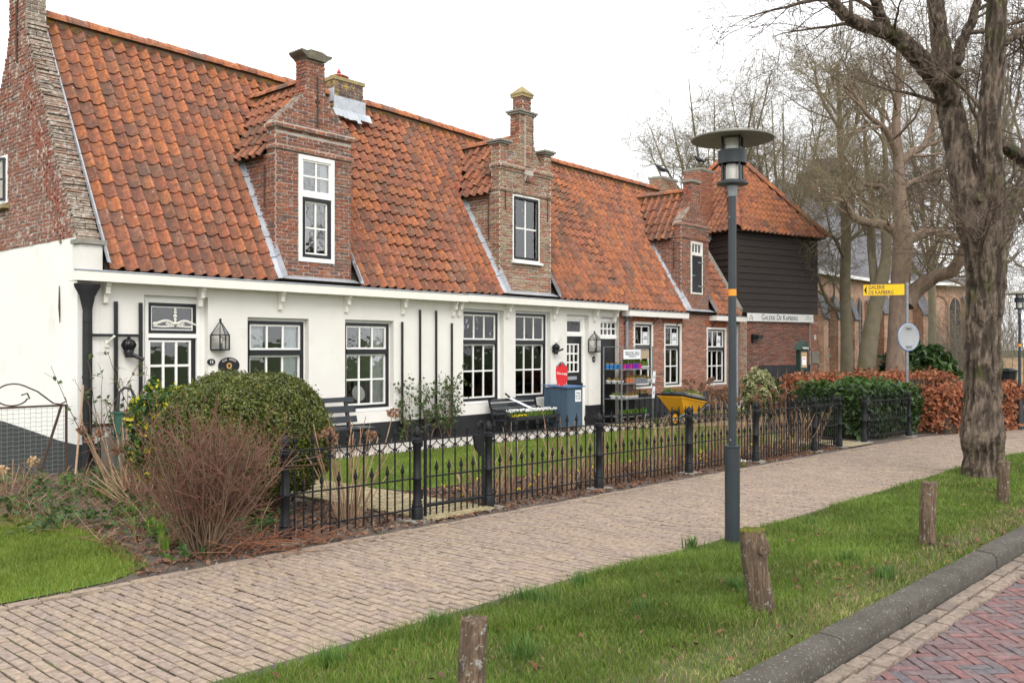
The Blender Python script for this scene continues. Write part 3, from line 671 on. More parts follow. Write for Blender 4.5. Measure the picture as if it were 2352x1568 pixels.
cap = MB(); cap.box(13.90, 14.45, D0 - .05, D0 + .29, 6.555, 6.60); cap.box(13.87, 14.48, D0 - .08, D0 + .32, 6.60, 6.635); cap.build('gable_cap', M['stone'], cotB)
cor = MB().box(14.035, 14.315, D0 - .01, D0 + .25, 6.635, 6.93).build('finial_pier', M['mortar'], cotB)
bricks(PB_B, cor, [(14.035, 6.635), (14.315, 6.635), (14.315, 6.93), (14.035, 6.93)], (0, D0 - .01, 0), EX, EZ, -EY, 'brick', L=.14)
bricks(PB_B, cor, [(-D0 - .25, 6.635), (-D0 + .01, 6.635), (-D0 + .01, 6.93), (-D0 - .25, 6.93)], (14.035, 0, 0), -EY, EZ, -EX, 'brick', L=.14)
cap = MB(); cap.box(14.0, 14.35, D0 - .05, D0 + .29, 6.93, 6.99); cap.lathe((14.175, D0 + .12, 6.99), [(.26, 0), (.25, .03), (.02, .19)], 4); cap.tube([(14.175, D0 + .12, 7.16), (14.175, D0 + .12, 7.24)], .008, 5); cap.build('finial', M['yellowstone'], cotB)
pil = MB(); pil.box(14.09, 14.29, D0 - .055, D0 - .0, 5.47, 6.53); pil.box(14.06, 14.32, D0 - .07, D0, 5.30, 5.40); pil.box(14.09, 14.29, D0 - .06, D0, 5.18, 5.30); pl = pil.build('pilaster', M['mortar'], cotB)
bricks(PB_B, pl, [(14.09, 5.47), (14.29, 5.47), (14.29, 6.53), (14.09, 6.53)], (0, D0 - .055, 0), EX, EZ, -EY, 'brick_mixed', L=.2)
bricks(PB_B, pl, [(14.09, 5.18), (14.29, 5.18), (14.29, 5.30), (14.09, 5.30)], (0, D0 - .06, 0), EX, EZ, -EY, 'brick', L=.07)
mb = MB(); mb.tube([(14.33, D0 - .03, 6.4), (14.33, D0 - .03, 5.62)], .012, 6); mb.build('wall_anchor', M['rust'], cotB)
mb = MB(); mb.tube([(13.335, D0 + .3, 4.8), (13.335, D0 + .3, 3.9)], .012, 6); mb.build('wall_anchor', M['rust'], cotB)
mb = MB(); mb.tube([(13.50, D0 - .02, 5.0), (13.50, D0 - .02, 4.5)], .011, 6); mb.build('wall_anchor', M['rust'], cotB)
mb = MB(); mb.tube([(14.86, D0 - .02, 5.0), (14.86, D0 - .02, 4.4)], .011, 6); mb.build('wall_anchor', M['rust'], cotB)
# dormer 3 stands flush on the brick front
xm3 = 21.13
g3 = [(20.42, 5.05), (20.50, 5.10), (20.72, 5.30), (20.85, 5.42), (20.92, 5.58), (20.93, 6.12), (21.33, 6.12), (21.34, 5.58), (21.41, 5.42), (21.54, 5.30), (21.76, 5.10), (21.84, 5.05)]
WD3 = (FX(1583, D0 + .03), FX(1610, D0 + .03), 3.14, 4.54)
d3, dr3 = add_dormer(cotC, PT_C, PB_C, RG_C, 20.42, 21.84, 2.65, 4.93, g3, 4.62, 5.86, ZG['C'], [WD3], 'brick', 'brick', 'mortar', [(4.60, .05, .02), (4.93, .06, .035)], DORM)
MB().box(20.88, 21.38, D0 - .05, D0 + .3, 6.12, 6.19).build('gable_cap', M['stone'], cotC)
wx0, wx1, wz0, wz1 = WD3
mb = MB(); ring(mb, wx0 + .004, wx1 - .004, wz0 + .004, wz1 - .004, D0 - .03, D0 + .07, .05); mb.box(wx0 + .05, wx1 - .05, D0 - .035, D0 + .06, 4.17, 4.24); w3 = mb.build('window', M['cream'], cotC)
grid_sash(w3, wx0 + .054, wx1 - .054, 4.24, wz1 - .054, D0 - .01, 3, 1, 0, .03, .02, 'glass_up', 'white')
sh = MB().box(wx0 + .054, wx1 - .054, D0 - .03, D0 + .0, wz0 + .05, 4.17).build('shutter', M['black'], w3)
mb = MB()
for z in (3.35, 3.98): mb.box(wx1 - .26, wx1 - .02, D0 - .04, D0 - .03, z, z + .03)
mb.box(wx0 + .06, wx0 + .2, D0 - .038, D0 - .03, 3.63, 3.65); mb.build('hinge', M['zinc'], w3)
mb = MB(); mb.tube([(20.42 - .025, D0 + .22, 4.5), (20.42 - .025, D0 + .22, 3.8)], .012, 6); mb.build('wall_anchor', M['rust'], cotC)
# --- main roof planes
def cut(c):
    for x0, x1, ze, zr, ov in DORM:
        xm, h = (x0 + x1) / 2, (x1 - x0) / 2 + ov
        if x0 - .05 < c.x < x1 + .05 and c.z < ze: return True
        if abs(c.x - xm) < h and c.z < ze - .07 + (zr - ze + .07) * (1 - abs(c.x - xm) / h) and c.z > ze - .1: return True
    return False
for cot, pt, rg, a, b, zg, key in ((cotA, PT_A, RG_A, XA + .33, XB, ZG['A'], 'A'), (cotB, PT_B, RG_B, XB, XC, ZG['B'], 'B'), (cotC, PT_C, RG_C, XC, XD - .28, ZG['C'], 'C')):
    dk = MB(); e = .0; zb_ = 2.4
    dk.add([(a, YE + .1, zg - .02), (b, YE + .1, zg - .02), (b, YR, zrid(b) - .02), (a, YR, zrid(a) - .02), (a, 2 * YR - YE, zg), (b, 2 * YR - YE, zg)], [(0, 1, 2, 3), (3, 2, 5, 4)]); ro = dk.build('roof', M['deck'], cot)
    cols = round((b - a) / .2)
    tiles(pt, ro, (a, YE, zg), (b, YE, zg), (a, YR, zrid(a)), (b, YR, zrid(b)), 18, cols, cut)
    ridge(rg, ro, (a, YR, zrid(a) + .055), (b, YR, zrid(b) + .055))
    MB().tube([(a, YR, zrid(a) + .02), ((a + b) / 2, YR, (zrid(a) + zrid(b)) / 2 + .02), (b, YR, zrid(b) + .02)], .095, 8).build('ridge_mortar', M['ridge_mortar'], ro)
    bk = MB(); bk.box(a, b, 2 * YR - D0 - .25, 2 * YR - D0, -.5, zg + .02); bk.build('back_wall', M['plaster_side'], cot)
# lead between the gable coping and the tiles
fl = MB(); k = roof_k(6, ZG['A']); N = Vector((0, -k, 1)).normalized()
for i in range(7):
    za, zb_ = 2.8 + i * .53, 2.8 + (i + 1) * .53 - .008; vs = []
    for z in (za, zb_):
        p = Vector((XA + T, YE + (z - ZG['A']) / k, z)) + N * .075; vs += [p + N * .10 - EX * .002, p + EX * .012 + N * .02, p + EX * .075]
    fl.add(vs, [(1, 0, 3, 4), (2, 1, 4, 5)])
fl.build('lead_flashing', M['lead'], cotA)
# red painted valley beside dormer 2
k2 = roof_k(13.3, ZG['B']); yv = lambda z: YE + (z - ZG['B']) / k2; N = Vector((0, -k2, 1)).normalized(); vs = []
for z in (4.82, 5.15, 5.5):
    p = Vector((13.23 + (z - 4.8) * .78, yv(z), z)) + N * .05; vs += [p - EX * .16, p + EX * .0 - N * .04, p + EX * .10]
MB().add(vs, [(0, 1, 4, 3), (1, 2, 5, 4), (3, 4, 7, 6), (4, 5, 8, 7)]).build('valley_sheet', M['redmetal'], cotB)
# --- gutters, brackets
def gutter(cot, a, b, z, corbels, mat='cream', iron=False):
    g = MB(); g.box(a, b, D0 - .24, D0 - .22, z - .115, z + .015); g.box(a, b, D0 - .22, D0 - .002, z - .115, z - .095); g.box(a, a + .015, D0 - .22, D0 - .002, z - .095, z + .015); g.box(b - .015, b, D0 - .22, D0 - .002, z - .095, z + .015)
    gu = g.build('gutter', M[mat], cot)
    MB().tube([(a - .02, D0 - .235, z + .022), (b + .02, D0 - .235, z + .022)], .014, 8).build('gutter_lip', M['zinc'], gu)
    for x in corbels:
        if iron:
            m = MB(); m.bar((x, D0 - .2, z - .12), (x, D0, z - .12), .015, .015); m.bar((x, D0 - .19, z - .125), (x, D0 - .005, z - .30), .012, .02); m.build('bracket', M['plinth'], gu)
        else: MB().prism([(0, 0), (-.16, 0), (-.16, -.035), (-.13, -.06), (-.12, -.15), (-.075, -.16), (-.065, -.20), (-.055, -.27), (0, -.29)], (x - .03, D0, z - .116), EY, EZ, EX * .06).build('bracket', M[mat], gu)
fxg = lambda p: FX(p, D0 - .1)
gutter(cotA, XA - .12, XB - .04, 2.70, [fxg(p) for p in (247, 465, 649, 801, 931, 1047)])
gutter(cotB, XB - .037, XC - .06, 2.71, [fxg(p) for p in (1060, 1172, 1278, 1372, 1418)])
gutter(cotC, XC - .0, 20.40, 2.585, [fxg(p) for p in (1440, 1505, 1560)], iron=True)
gutter(cotC, 21.86, XD + .02, 2.575, [fxg(p) for p in (1640, 1690)], iron=True)
# --- brick front of the third cottage
fy = lambda p: FX(p, D0 + .03)
W5 = (fy(1452), fy(1496.5), FZ(1470, 893), FZ(1452, 738)); W6 = (fy(1522), fy(1562), FZ(1540, 889), FZ(1522, 742)); W7 = (fy(1620), fy(1665), FZ(1640, 884), FZ(1620, 751))
hc = [W5, W6, W7]
fc = wall(XC - .1, XD, -.5, 2.65, D0, D0 + .25, hc, 'wall', M['mortar_light'], cotC)
fronts = lambda v: 'brick_front'
bricks(PB_C, fc, [(XC - .1, .55), (XD, .55), (XD, 2.62), (XC - .1, 2.62)], (0, D0, 0), EX, EZ, -EY, 'brick_front', holes=hc, L=.205)
MB().box(XC - .1, XD, D0 - .02, D0 - .004, -.5, .55).build('plinth', M['plinth_grey'], cotC)
for w, c in ((W5, 2), (W6, 2), (W7, 3)):
    z0, z1 = w[2] + .003, w[3] - .003; q = ring(MB(), w[0] + .003, w[1] - .003, z0, z1, D0 - .02, D0 + .1, .055).build('window_surround', M['cream'], cotC)
    zr_ = z0 + (z1 - z0) * .63
    window(cotC, w[0] + .058, w[1] - .058, z0 + .055, z1 - .055, D0 + .012, zr_, (c, 1), (c, 2), fw=.035, sill=False, hang=[(0, 1, .66, 1, 'blind'), (.8, 1, 0, .6, 'curtain')])
for w in (W5, W6, W7):                                # soldier-course lintels
    n = round((w[1] - w[0] + .1) / .06)
    for i in range(n): PB_C.add(fc, random.choice(BR), 'brick_front', mx4((w[0] - .05 + .06 * (i + .5), D0 - .004, w[3] + .10), EX * .049, EZ * .19, -EY * .016), .01)
# right parapet of the brick cottage and its chimneys
kC = roof_k(23, ZG['C']); yC = lambda z: YE + (z - ZG['C']) / kC
cp = MB().prism([(D0 - .02, 2.3), (D0 + .35, 2.3), (YR, 5.6), (YR, 6.34), (YE + .05, 2.84), (D0 - .1, 2.72)], (XD - .28, 0, 0), EY, EZ, EX * .28).build('parapet', M['stone'], cotC)
mb = MB().prism([(D0, -.5), (2 * YR - D0, -.5), (2 * YR - D0, 2.6), (YR, 6.1), (D0, 2.6)], (XD - .27, 0, 0), EY, EZ, EX * .265); mb.build('gable_wall', M['brick_barn'], cotC)
def chimney(cot, pool, x0, x1, y0, y1, z0, z1, mat, cap, mort='mortar', br=True):
    c = MB().box(x0, x1, y0, y1, z0, z1).build('chimney', M[mort], cot)
    if br:
        bricks(pool, c, [(x0, z0), (x1, z0), (x1, z1), (x0, z1)], (0, y0, 0), EX, EZ, -EY, mat)
        bricks(pool, c, [(-y1, z0), (-y0, z0), (-y0, z1), (-y1, z1)], (x0, 0, 0), -EY, EZ, -EX, mat)
        bricks(pool, c, [(y0, z0), (y1, z0), (y1, z1), (y0, z1)], (x1, 0, 0), EY, EZ, EX, mat)
    MB().box(x0 - .03, x1 + .03, y0 - .03, y1 + .03, z1, z1 + .07).build('chimney_cap', M[cap], c); return c
cxa = FX(768, YR - .25); cxb = FX(834, YR - .25)
ch = chimney(cotA, PB_A, cxa, cxb, YR - .25, YR + .3, 6.3, FZ(790, 188, YR - .25), 'brick_dark', 'yellowstone')
zt = FZ(790, 188, YR - .25) + .07; mb = MB().lathe(((cxa + cxb) / 2 - .05, YR, zt), [(.10, 0), (.09, .06), (.19, .065), (.20, .08), (.09, .13), (.03, .15), (.045, .18), (.02, .22), (.006, .27)], 12); mb.build('chimney_pot', M['redmetal'], ch, smooth=40)
fl = MB(); fl.box(cxa - .03, cxb + .03, YR - .29, YR - .26, 6.30, 6.55); fl.box(cxa - .03, cxa - .01, YR - .26, YR + .3, 6.45, 6.7)
n = 9
for i in range(n):
    x = cxa - .1 + (cxb - cxa + .2) * i / n; w = (cxb - cxa + .2) / n; L_ = random.uniform(.14, .28); N = Vector((0, -1.7, 1)).normalized(); V = Vector((0, 1, 1.7)).normalized()
    p = Vector((x + w / 2, YR - .28, 6.27)) + N * .05; fl.obox(p - V * L_ / 2, EX * w * .48, V * L_ / 2, N * .004)
fl.build('lead_flashing', M['lead'], ch)
chimney(cotC, PB_C, 23.85, 24.60, 13.45, 14.0, 3, 7.06, 'brick_front', 'stone')
mb = MB()
for i in range(5): mb.obox((24.3 + i * .16, 13.3 - i * .02, 5.2 + i * .22), (.16, 0, .05), (0, .03, 0), (0, 0, .2))
mb.build('lead_flashing', M['lead'], cotC)
chimney(cotC, PB_C, FX(1505, YR), FX(1541, YR), YR - .2, YR + .2, 5.9, 6.66, 'brick_mixed', 'stone', 'mortar')
for p in (PT_A, PT_B, PT_C, PB_A, PB_B, PB_C, RG_A, RG_B, RG_C): p.flush()
# ================================================================ ground, path, road
M.update(
  soil=pm('garden_soil', [(.075, .058, .048), (.13, .105, .09)], 7, .95, .6, 60, spots=[((.20, .12, .075), 30, .56, .06, .7), ((.30, .29, .28), 60, .66, .03, .7), ((.05, .07, .02), 2.2, .58, .12, .6)]),
  turf=pm('turf', [(.045, .075, .014), (.075, .115, .022)], 3, .95, .4, 50, spots=[((.15, .12, .06), 3.1, .60, .1, .5)]),
  verge=pm('worn_turf', [(.055, .075, .018), (.085, .10, .028)], 3, .95, .4, 50, spots=[((.10, .072, .045), 1.9, .53, .08, .9), ((.17, .13, .07), 6, .58, .06, .7)]),
  lawn_turf=pm('lawn_turf', [(.07, .13, .014), (.11, .17, .02)], 3, .95, .4, 50),
  sand=pm('mossy_joint_sand', [(.055, .045, .032), (.09, .072, .05)], 12, .95, .4, 90, spots=[((.07, .10, .02), 6, .54, .1, .8)]),
  paver=pm('path_clinker', [(.30, .228, .172), (.318, .245, .182), (.282, .212, .168), (.305, .232, .165), (.268, .205, .172), (.31, .236, .18)], 24, .8, .25, 90, rnd=True, spots=[((.20, .16, .13), 2.6, .54, .15, .4), ((.38, .31, .21), 1.1, .62, .1, .5)]),
  paver_yellow=pm('yellow_clinker', [(.33, .27, .15), (.40, .33, .19), (.28, .23, .14)], 24, .85, .3, 90, rnd=True, spots=[((.17, .15, .08), 3, .55, .12, .6)]),
  road_base=pm('road_joint_sand', [(.07, .06, .055), (.12, .10, .09)], 14, .95, .3, 80),
  road_brick=pm('road_clinker', [(.165, .088, .085), (.20, .098, .092), (.135, .092, .095), (.175, .11, .108), (.115, .105, .112), (.205, .108, .10)], 26, .75, .3, 90, rnd=True, spots=[((.27, .24, .22), 3.5, .58, .12, .4)]),
  gutter_brick=pm('brown_gutter_brick', [(.21, .165, .13), (.26, .20, .155), (.18, .145, .12)], 26, .8, .3, 90, rnd=True, spots=[((.14, .14, .11), 3, .55, .1, .5)]),
  kerb=pm('kerb_concrete', [(.062, .054, .042), (.098, .087, .070)], 5, .9, .5, 120, spots=[((.30, .29, .27), 60, .60, .03, .8), ((.04, .038, .027), 2.2, .56, .12, .5)]),
  gravel_w=pm('white_gravel', [(.50, .47, .43), (.62, .59, .54), (.40, .36, .32)], 60, .9, .5, 120, rnd=True),
  slate=pm('church_slate', [(.085, .082, .092), (.13, .125, .138)], 2.5, .7, .4, 9, spots=[((.25, .25, .26), 5, .60, .05, .7)]),
  church=pm('church_brick', [(.38, .25, .17), (.45, .31, .21)], 1.2, .9, .35, 14, spots=[((.46, .34, .24), 2.8, .55, .12, .6), ((.24, .13, .10), 4, .6, .1, .5)]),
  church_brick=pm('church_facing_brick', [(.40, .20, .12), (.46, .25, .15), (.36, .21, .14), (.42, .26, .17), (.31, .16, .11)], 8, .9, .3, 60, rnd=True),
  louvre=pm('tower_boards', [(.085, .115, .125), (.12, .15, .16)], 3, .7, .2, 30),
  shutter_red=pm('red_shutter', [(.40, .08, .05), (.45, .10, .06)], 4, .6, 0),
)
def far_brick(name, cols, mort):                       # courses too far away to tell apart
    m = bpy.data.materials.new(name); m.use_nodes = True; nt = m.node_tree; L = nt.links; b = nt.nodes['Principled BSDF']; geo = nt.nodes.new('ShaderNodeNewGeometry'); sx = nt.nodes.new('ShaderNodeSeparateXYZ'); L.new(geo.outputs['Position'], sx.inputs[0])
    ma = nt.nodes.new('ShaderNodeMath'); ma.operation = 'MULTIPLY_ADD'; L.new(sx.outputs[1], ma.inputs[0]); ma.inputs[1].default_value = -.45; L.new(sx.outputs[0], ma.inputs[2]); cb = nt.nodes.new('ShaderNodeCombineXYZ'); L.new(ma.outputs[0], cb.inputs[0]); L.new(sx.outputs[2], cb.inputs[1])
    t = nt.nodes.new('ShaderNodeTexBrick'); L.new(cb.outputs[0], t.inputs[0]); t.inputs['Color1'].default_value = (*cols[0], 1); t.inputs['Color2'].default_value = (*cols[1], 1); t.inputs['Mortar'].default_value = (*mort, 1); t.inputs['Scale'].default_value = 1; t.inputs['Mortar Size'].default_value = .012; t.inputs['Brick Width'].default_value = .30; t.inputs['Row Height'].default_value = .10; t.inputs['Bias'].default_value = -.1
    n1 = nz(nt, geo.outputs['Position'], 1.1, 6, .65); r = ramp(nt, [(.55, .52, .5), (1.25, 1.25, 1.22)], [.32, .68]); L.new(n1.outputs['Fac'], r.inputs[0]); c = mixc(nt, 1.0, t.outputs[0], r.outputs[0], 'MULTIPLY')
    n2 = nz(nt, geo.outputs['Position'], 7, 5); r2 = ramp(nt, [(0, 0, 0), (.7, .7, .7)], [.55, .62]); L.new(n2.outputs['Fac'], r2.inputs[0]); c = mixc(nt, r2.outputs[0], c, (.46, .36, .27)); L.new(c, b.inputs['Base Color']); b.inputs['Roughness'].default_value = .9; return m
M['church'] = far_brick('church_brickwork', [(.42, .22, .135), (.33, .17, .11)], (.42, .35, .27)); M['church_butt'] = far_brick('buttress_brickwork', [(.40, .20, .12), (.30, .15, .10)], (.40, .33, .26))
def flat(name, poly, off, mat, label=None, sub=1, kind='structure'):
    v = [(x, y, gz(max(-30, min(90, x))) + off) for x, y in poly]; mb = MB(); mb.add(v, [tuple(range(len(v)))]); o = mb.build(name, M[mat]); o['kind'] = kind; return o
# the big sheet, reaching the horizon
xs = [-900, -300, -100, -40, -20, -10, 0, 5, 10, 15, 20, 25, 30, 40, 50, 60, 80, 110, 160, 300, 600, 1500]; ys = [-900, -300, -100, -40, -10, 0, 6, 12, 16, 20, 25, 30, 40, 60, 100, 300, 900, 1500]
gzz = lambda x: gz(max(-30, min(70, x)))
V = [(x, y, gzz(x) - .2) for y in ys for x in xs]; nx = len(xs)
Fq = [(j * nx + i, j * nx + i + 1, (j + 1) * nx + i + 1, (j + 1) * nx + i) for j in range(len(ys) - 1) for i in range(nx - 1)]
o = MB().add(V, Fq).build('ground', M['turf']); o['kind'] = 'structure'
YK = lambda X: 1.895 - .026 * (X - 4.5)
FEN = lambda X: 6.34 - .028 * (X - 4.34)
YFAR = lambda X: float(np.interp(X, [-3, 4, 16, 18.9, 22.6, 28, 40], [6.14, 6.12, 5.80, 5.62, 4.60, 2.2, -4]))
YNEAR = lambda X: float(np.interp(X, [-3, 2.4, 5, 6.7, 14, 16.4, 18.5, 24, 40], [3.92, 3.88, 3.84, 3.70, 3.62, 3.50, 3.1, 1.2, -7]))
def strip(name, lo, hi, x0, x1, off, mat, n=60, dome=0, kind='structure'):
    V, Fq = [], []; m = 5
    for i in range(n + 1):
        x = x0 + (x1 - x0) * i / n
        for j in range(m + 1):
            t = j / m; y = lo(x) * (1 - t) + hi(x) * t; V.append((x, y, gz(x) + off + dome * math.sin(math.pi * t)))
    for i in range(n):
        for j in range(m): a = i * (m + 1) + j; Fq.append((a, a + m + 1, a + m + 2, a + 1))
    o = MB().add(V, Fq).build(name, M[mat]); o['kind'] = kind; return o
path = strip('path', YNEAR, YFAR, -3, 34, -.012, 'sand')
verge = strip('verge', lambda x: YK(x) + .1, YNEAR, -3, 34, -.01, 'verge', dome=.03)
bed = strip('garden_bed', YFAR, lambda x: 12.3, -4, 16.3, .0, 'soil', dome=.0)
bed2 = strip('garden_bed', YFAR, lambda x: 12.6, 16.32, 30, .0, 'soil', dome=.02)
road = flat('road', [(-40, -9), (60, -9), (60, YK(60) + .05), (-40, YK(-40) + .05)], -.118, 'road_base')
PV = Pool('paving_brick', 'paving_bricks', 300); W_ = .071
r = 0; x = -1.5
while x < 30:
    a, b = YNEAR(x) + .06, YFAR(x) - .115; y = a - (.109 if r % 2 else 0) - random.uniform(0, .03)
    while y < b:
        L_ = .218 * random.uniform(.97, 1.03); c0, c1 = max(y + .006, a), min(y + L_ - .006, b); y += L_
        if c1 - c0 < .035: continue
        xo = .012 * math.sin((c0 + c1) * 1.3 + x * .4) + random.uniform(-.003, .003); yy = (c0 + c1) / 2
        z = gz(x) - .010 + .006 * math.sin(x * 1.7 + yy) * math.sin(yy * 1.9 + 1) + random.uniform(-.002, .002)
        PV.add(path, random.choice(BR), 'paver', mx4((x + xo, yy, z), Vector((0, c1 - c0, random.uniform(-.002, .002))), Vector((-(W_ - .0125), random.uniform(-.002, .002), random.uniform(-.0015, .0015))), EZ * .0075), (c1 - c0) * W_)
    x += W_; r += 1
x = -1.5
while x < 30:                                          # border course along the gardens
    y = YFAR(x + .1) - .06; d = Vector((.2, YFAR(x + .2) - YFAR(x), gz(x + .2) - gz(x)))
    PV.add(path, random.choice(BR), 'paver', mx4((x + .1, y, gz(x) - .012), d * .97, Vector((0, .085, 0)), EZ * .018), .02); x += .2
PV.flush()
strip('path_edging', lambda x: YNEAR(x) - .06, lambda x: YNEAR(x) + .06, -3, 30, .004, 'kerb')
# road: herringbone at 45 degrees, two gutter courses along the kerb
RB = Pool('road_brick', 'road_bricks', 260); w = .068; n = 3; c45 = math.sqrt(.5)
for i in range(-40, 300):
    for j in range(-220, 160):
        k = (i - j) % (2 * n)
        if k == 0: cu, cv, lu = i + n / 2, j + .5, True
        elif k == 2 * n - 1: cu, cv, lu = i + .5, j + n / 2, False
        else: continue
        X = (cu - cv) * w * c45 + 2.0; Y = (cu + cv) * w * c45 - 9.0
        if not (-.5 < X < 15 and -1.6 < Y < YK(X) - .15): continue
        A, B = Vector((c45, c45, 0)), Vector((-c45, c45, 0))
        if not lu: A, B = B, -A
        RB.add(road, random.choice(BR), 'road_brick', mx4((X, Y, gz(X) - .118 + random.uniform(-.002, .002)), A * (n * w - .008) + EZ * random.uniform(-.002, .002), B * (w - .008) + EZ * random.uniform(-.0015, .0015), EZ * .014), .0136)
RB.flush()
GB_ = Pool('gutter_brick', 'gutter_bricks', 120); x = -.5; k = 0
for row, yc in enumerate((-.165, -.062)):
    x = -.5 + row * .11
    while x < 16:
        GB_.add(road, random.choice(BR), 'gutter_brick', mx4((x, YK(x) + yc, gz(x) - .118), EX * .205 - EY * .0053, EY * .09, EZ * .030), .02); x += .215
GB_.flush()
# kerb stones, each one metre
x = -2.0; i = 0
kr = thing('kerb', 'rounded grey concrete kerb between grass verge and herringbone road', 'kerb', (4.5, 1.9, gz(4.5)))
while x < 24:
    L_ = .995; y0 = YK(x); P = [(0, -.16), (.006, -.03), (.014, .0), (.034, .018), (.065, .025), (.165, .03), (.17, -.16)]; dz = random.uniform(-.004, .004)
    mb = MB().prism(P, (x, y0 + random.uniform(-.004, .004), gz(x) + dz), EY, EZ, Vector((L_ - .009, -.026 * L_, GB * L_))); mb.build('kerb_stone', M['kerb'], kr, smooth=35); x += L_
# front garden: lawn, gravel, yellow paved path
def lawn_poly(): return [(7.0, 7.75), (17.2, 7.15), (18.2, 9.6), (17.6, 10.6), (7.15, 10.85), (6.75, 9.0)]
lawn = flat('lawn', lawn_poly(), .008, 'lawn_turf')
LEFTL = [(-3, 6.15), (2.3, 6.14), (2.8, 6.18), (3.12, 6.38), (3.25, 6.8), (3.36, 7.5), (3.45, 8.3), (3.40, 9.2), (2.6, 9.7), (-3, 9.8)]
lawn2 = flat('lawn', LEFTL, .008, 'lawn_turf')
gst = flat('gravel_strip', [(7.1, 10.95), (16.2, 10.7), (16.4, 12.06), (7.0, 12.06)], .014, 'gravel_w')
GVr = np.array([(random.uniform(7.1, 16.3), random.uniform(10.8, 12.05)) for _ in range(9000)]); base = np.array([(1, 0, -.5), (-.5, .87, -.5), (-.5, -.87, -.5), (.1, 0, .8)])
V = []
for (gx_, gy_) in GVr:
    s = random.uniform(.008, .016); a = random.uniform(0, 6.3); ca, sa = math.cos(a), math.sin(a); b = base * s * np.array([1, random.uniform(.6, 1), .7])
    V.append(np.stack([b[:, 0] * ca - b[:, 1] * sa + gx_, b[:, 0] * sa + b[:, 1] * ca + gy_, b[:, 2] + gz(gx_) + .020], 1))
n_ = len(V); f = np.array([(0, 1, 3), (1, 2, 3), (2, 0, 3)]); Fa = (f[None] + 4 * np.arange(n_)[:, None, None]).reshape(-1, 3)
o = np_obj('gravel', np.concatenate(V), [Fa], M['gravel_w']); tag(o, 'white gravel strip between lawn and cottage front', 'gravel', kind='stuff')
yp = strip('garden_path', lambda x: 6.18, lambda x: 11.9, 5.86, 6.72, .012, 'sand', n=4)
YP = Pool('paving_brick', 'paving_bricks', 200); y = 6.2; r = 0
while y < 11.9:
    x = 5.86 - (.1 if r % 2 else 0)
    while x < 6.72:
        c0, c1 = max(5.86, x), min(6.72, x + .198); x += .205
        if c1 - c0 > .03: YP.add(yp, random.choice(BR), 'paver_yellow', mx4(((c0 + c1) / 2, y + random.uniform(-.003, .003), gz(6) + .012 + random.uniform(0, .004)), EX * (c1 - c0), EY * .052, EZ * .02), .01)
    y += .062; r += 1
YP.flush()
yp2 = flat('garden_path', [(16.4, 10.3), (19.5, 9.2), (19.8, 12.0), (16.5, 12.0)], .032, 'paver_yellow')
yp3 = flat('garden_path', [(15.62, 5.86), (16.66, 5.83), (16.9, 9.2), (15.9, 9.2)], .022, 'paver_yellow')
cy = flat('churchyard', [(19.5, 7.2), (140, -10), (140, 80), (24.2, 80), (24.2, 17), (29, 11), (22.5, 9.4)], .06, 'turf')

# ================================================================ the black barn
AL = TH - R(57); e1 = Vector((math.cos(AL), math.sin(AL), 0)); e2 = Vector((-math.sin(AL), math.cos(AL), 0)); B0 = Vector((24.02, 12.40, 0)); BL1, BL2 = 3.62, 3.8
barn = thing('barn', 'black weatherboarded gallery barn on a brick base with pyramid tile roof', 'barn', B0)
PBN, PTN, RGN = Pool('brick', 'brickwork'), Pool('roof_tile', 'tiling'), Pool('ridge_tile', 'ridge_tiling')
core = MB()
c = B0 + e1 * BL1 / 2 + e2 * BL2 / 2; core.obox(c + EZ * 1.05, e1 * (BL1 / 2 - .02), e2 * (BL2 / 2 - .02), EZ * 1.55); bw = core.build('brick_base', M['mortar'], barn)
core = MB(); core.obox(c + EZ * 3.85, e1 * (BL1 / 2 - .03), e2 * (BL2 / 2 - .03), EZ * 1.30); core.build('timber_frame', M['boards'], barn)
bricks(PBN, bw, [(0, .95), (BL1, .95), (BL1, 2.6), (0, 2.6)], B0 + e2 * .02, e1, EZ, -e2, 'brick_barn', L=.2, depth=.016)
for s0, s1, mm in ((.0, .42, 'brick_mixed'), (BL1 - .30, BL1 + .02, 'brick_front')):
    pr = MB().obox(B0 + e1 * (s0 + s1) / 2 - e2 * .0 + EZ * 1.02, e1 * (s1 - s0) / 2, e2 * .06, EZ * 1.5).build('pier', M['mortar'], barn)
    bricks(PBN, pr, [(s0, .3), (s1, .3), (s1, 2.52), (s0, 2.52)], B0 - e2 * .06, e1, EZ, -e2, mm, L=.2)
MB().obox(B0 + e1 * (.9 + BL1 / 2) / 1 * 1 - e1 * .35 - e2 * .02 + EZ * .45, e1 * 1.36, e2 * .012, EZ * .74).build('plinth', M['plinth_grey'], barn)
nb = 12; zb0, zb1 = 2.76, 5.12; hb = (zb1 - zb0) / nb
for i in range(nb):
    z = zb0 + hb * i
    for oo, d, L_, nn in ((B0 - e1 * .03, e1, BL1 + .06, -e2), (B0 + e2 * BL2, -e2, BL2, -e1)):
        m = MB(); q = oo + nn * .02; V = []
        for t in (0, L_):
            for a, b in ((0, .0), (.045, .0), (.02, hb + .02), (0, hb + .02)): V.append(q + d * t + nn * (a + random.uniform(-.002, .002)) + EZ * (z + b))
        m.add(V, [(0, 1, 5, 4), (1, 2, 6, 5), (2, 3, 7, 6), (3, 0, 4, 7), (3, 2, 1, 0), (4, 5, 6, 7)]); m.build('weatherboard', M['boards'], barn)
MB().obox(B0 - e2 * .05 - e1 * .0 + EZ * 3.95, e1 * .045, e2 * .045, EZ * 1.2).build('corner_board', M['boards'], barn)
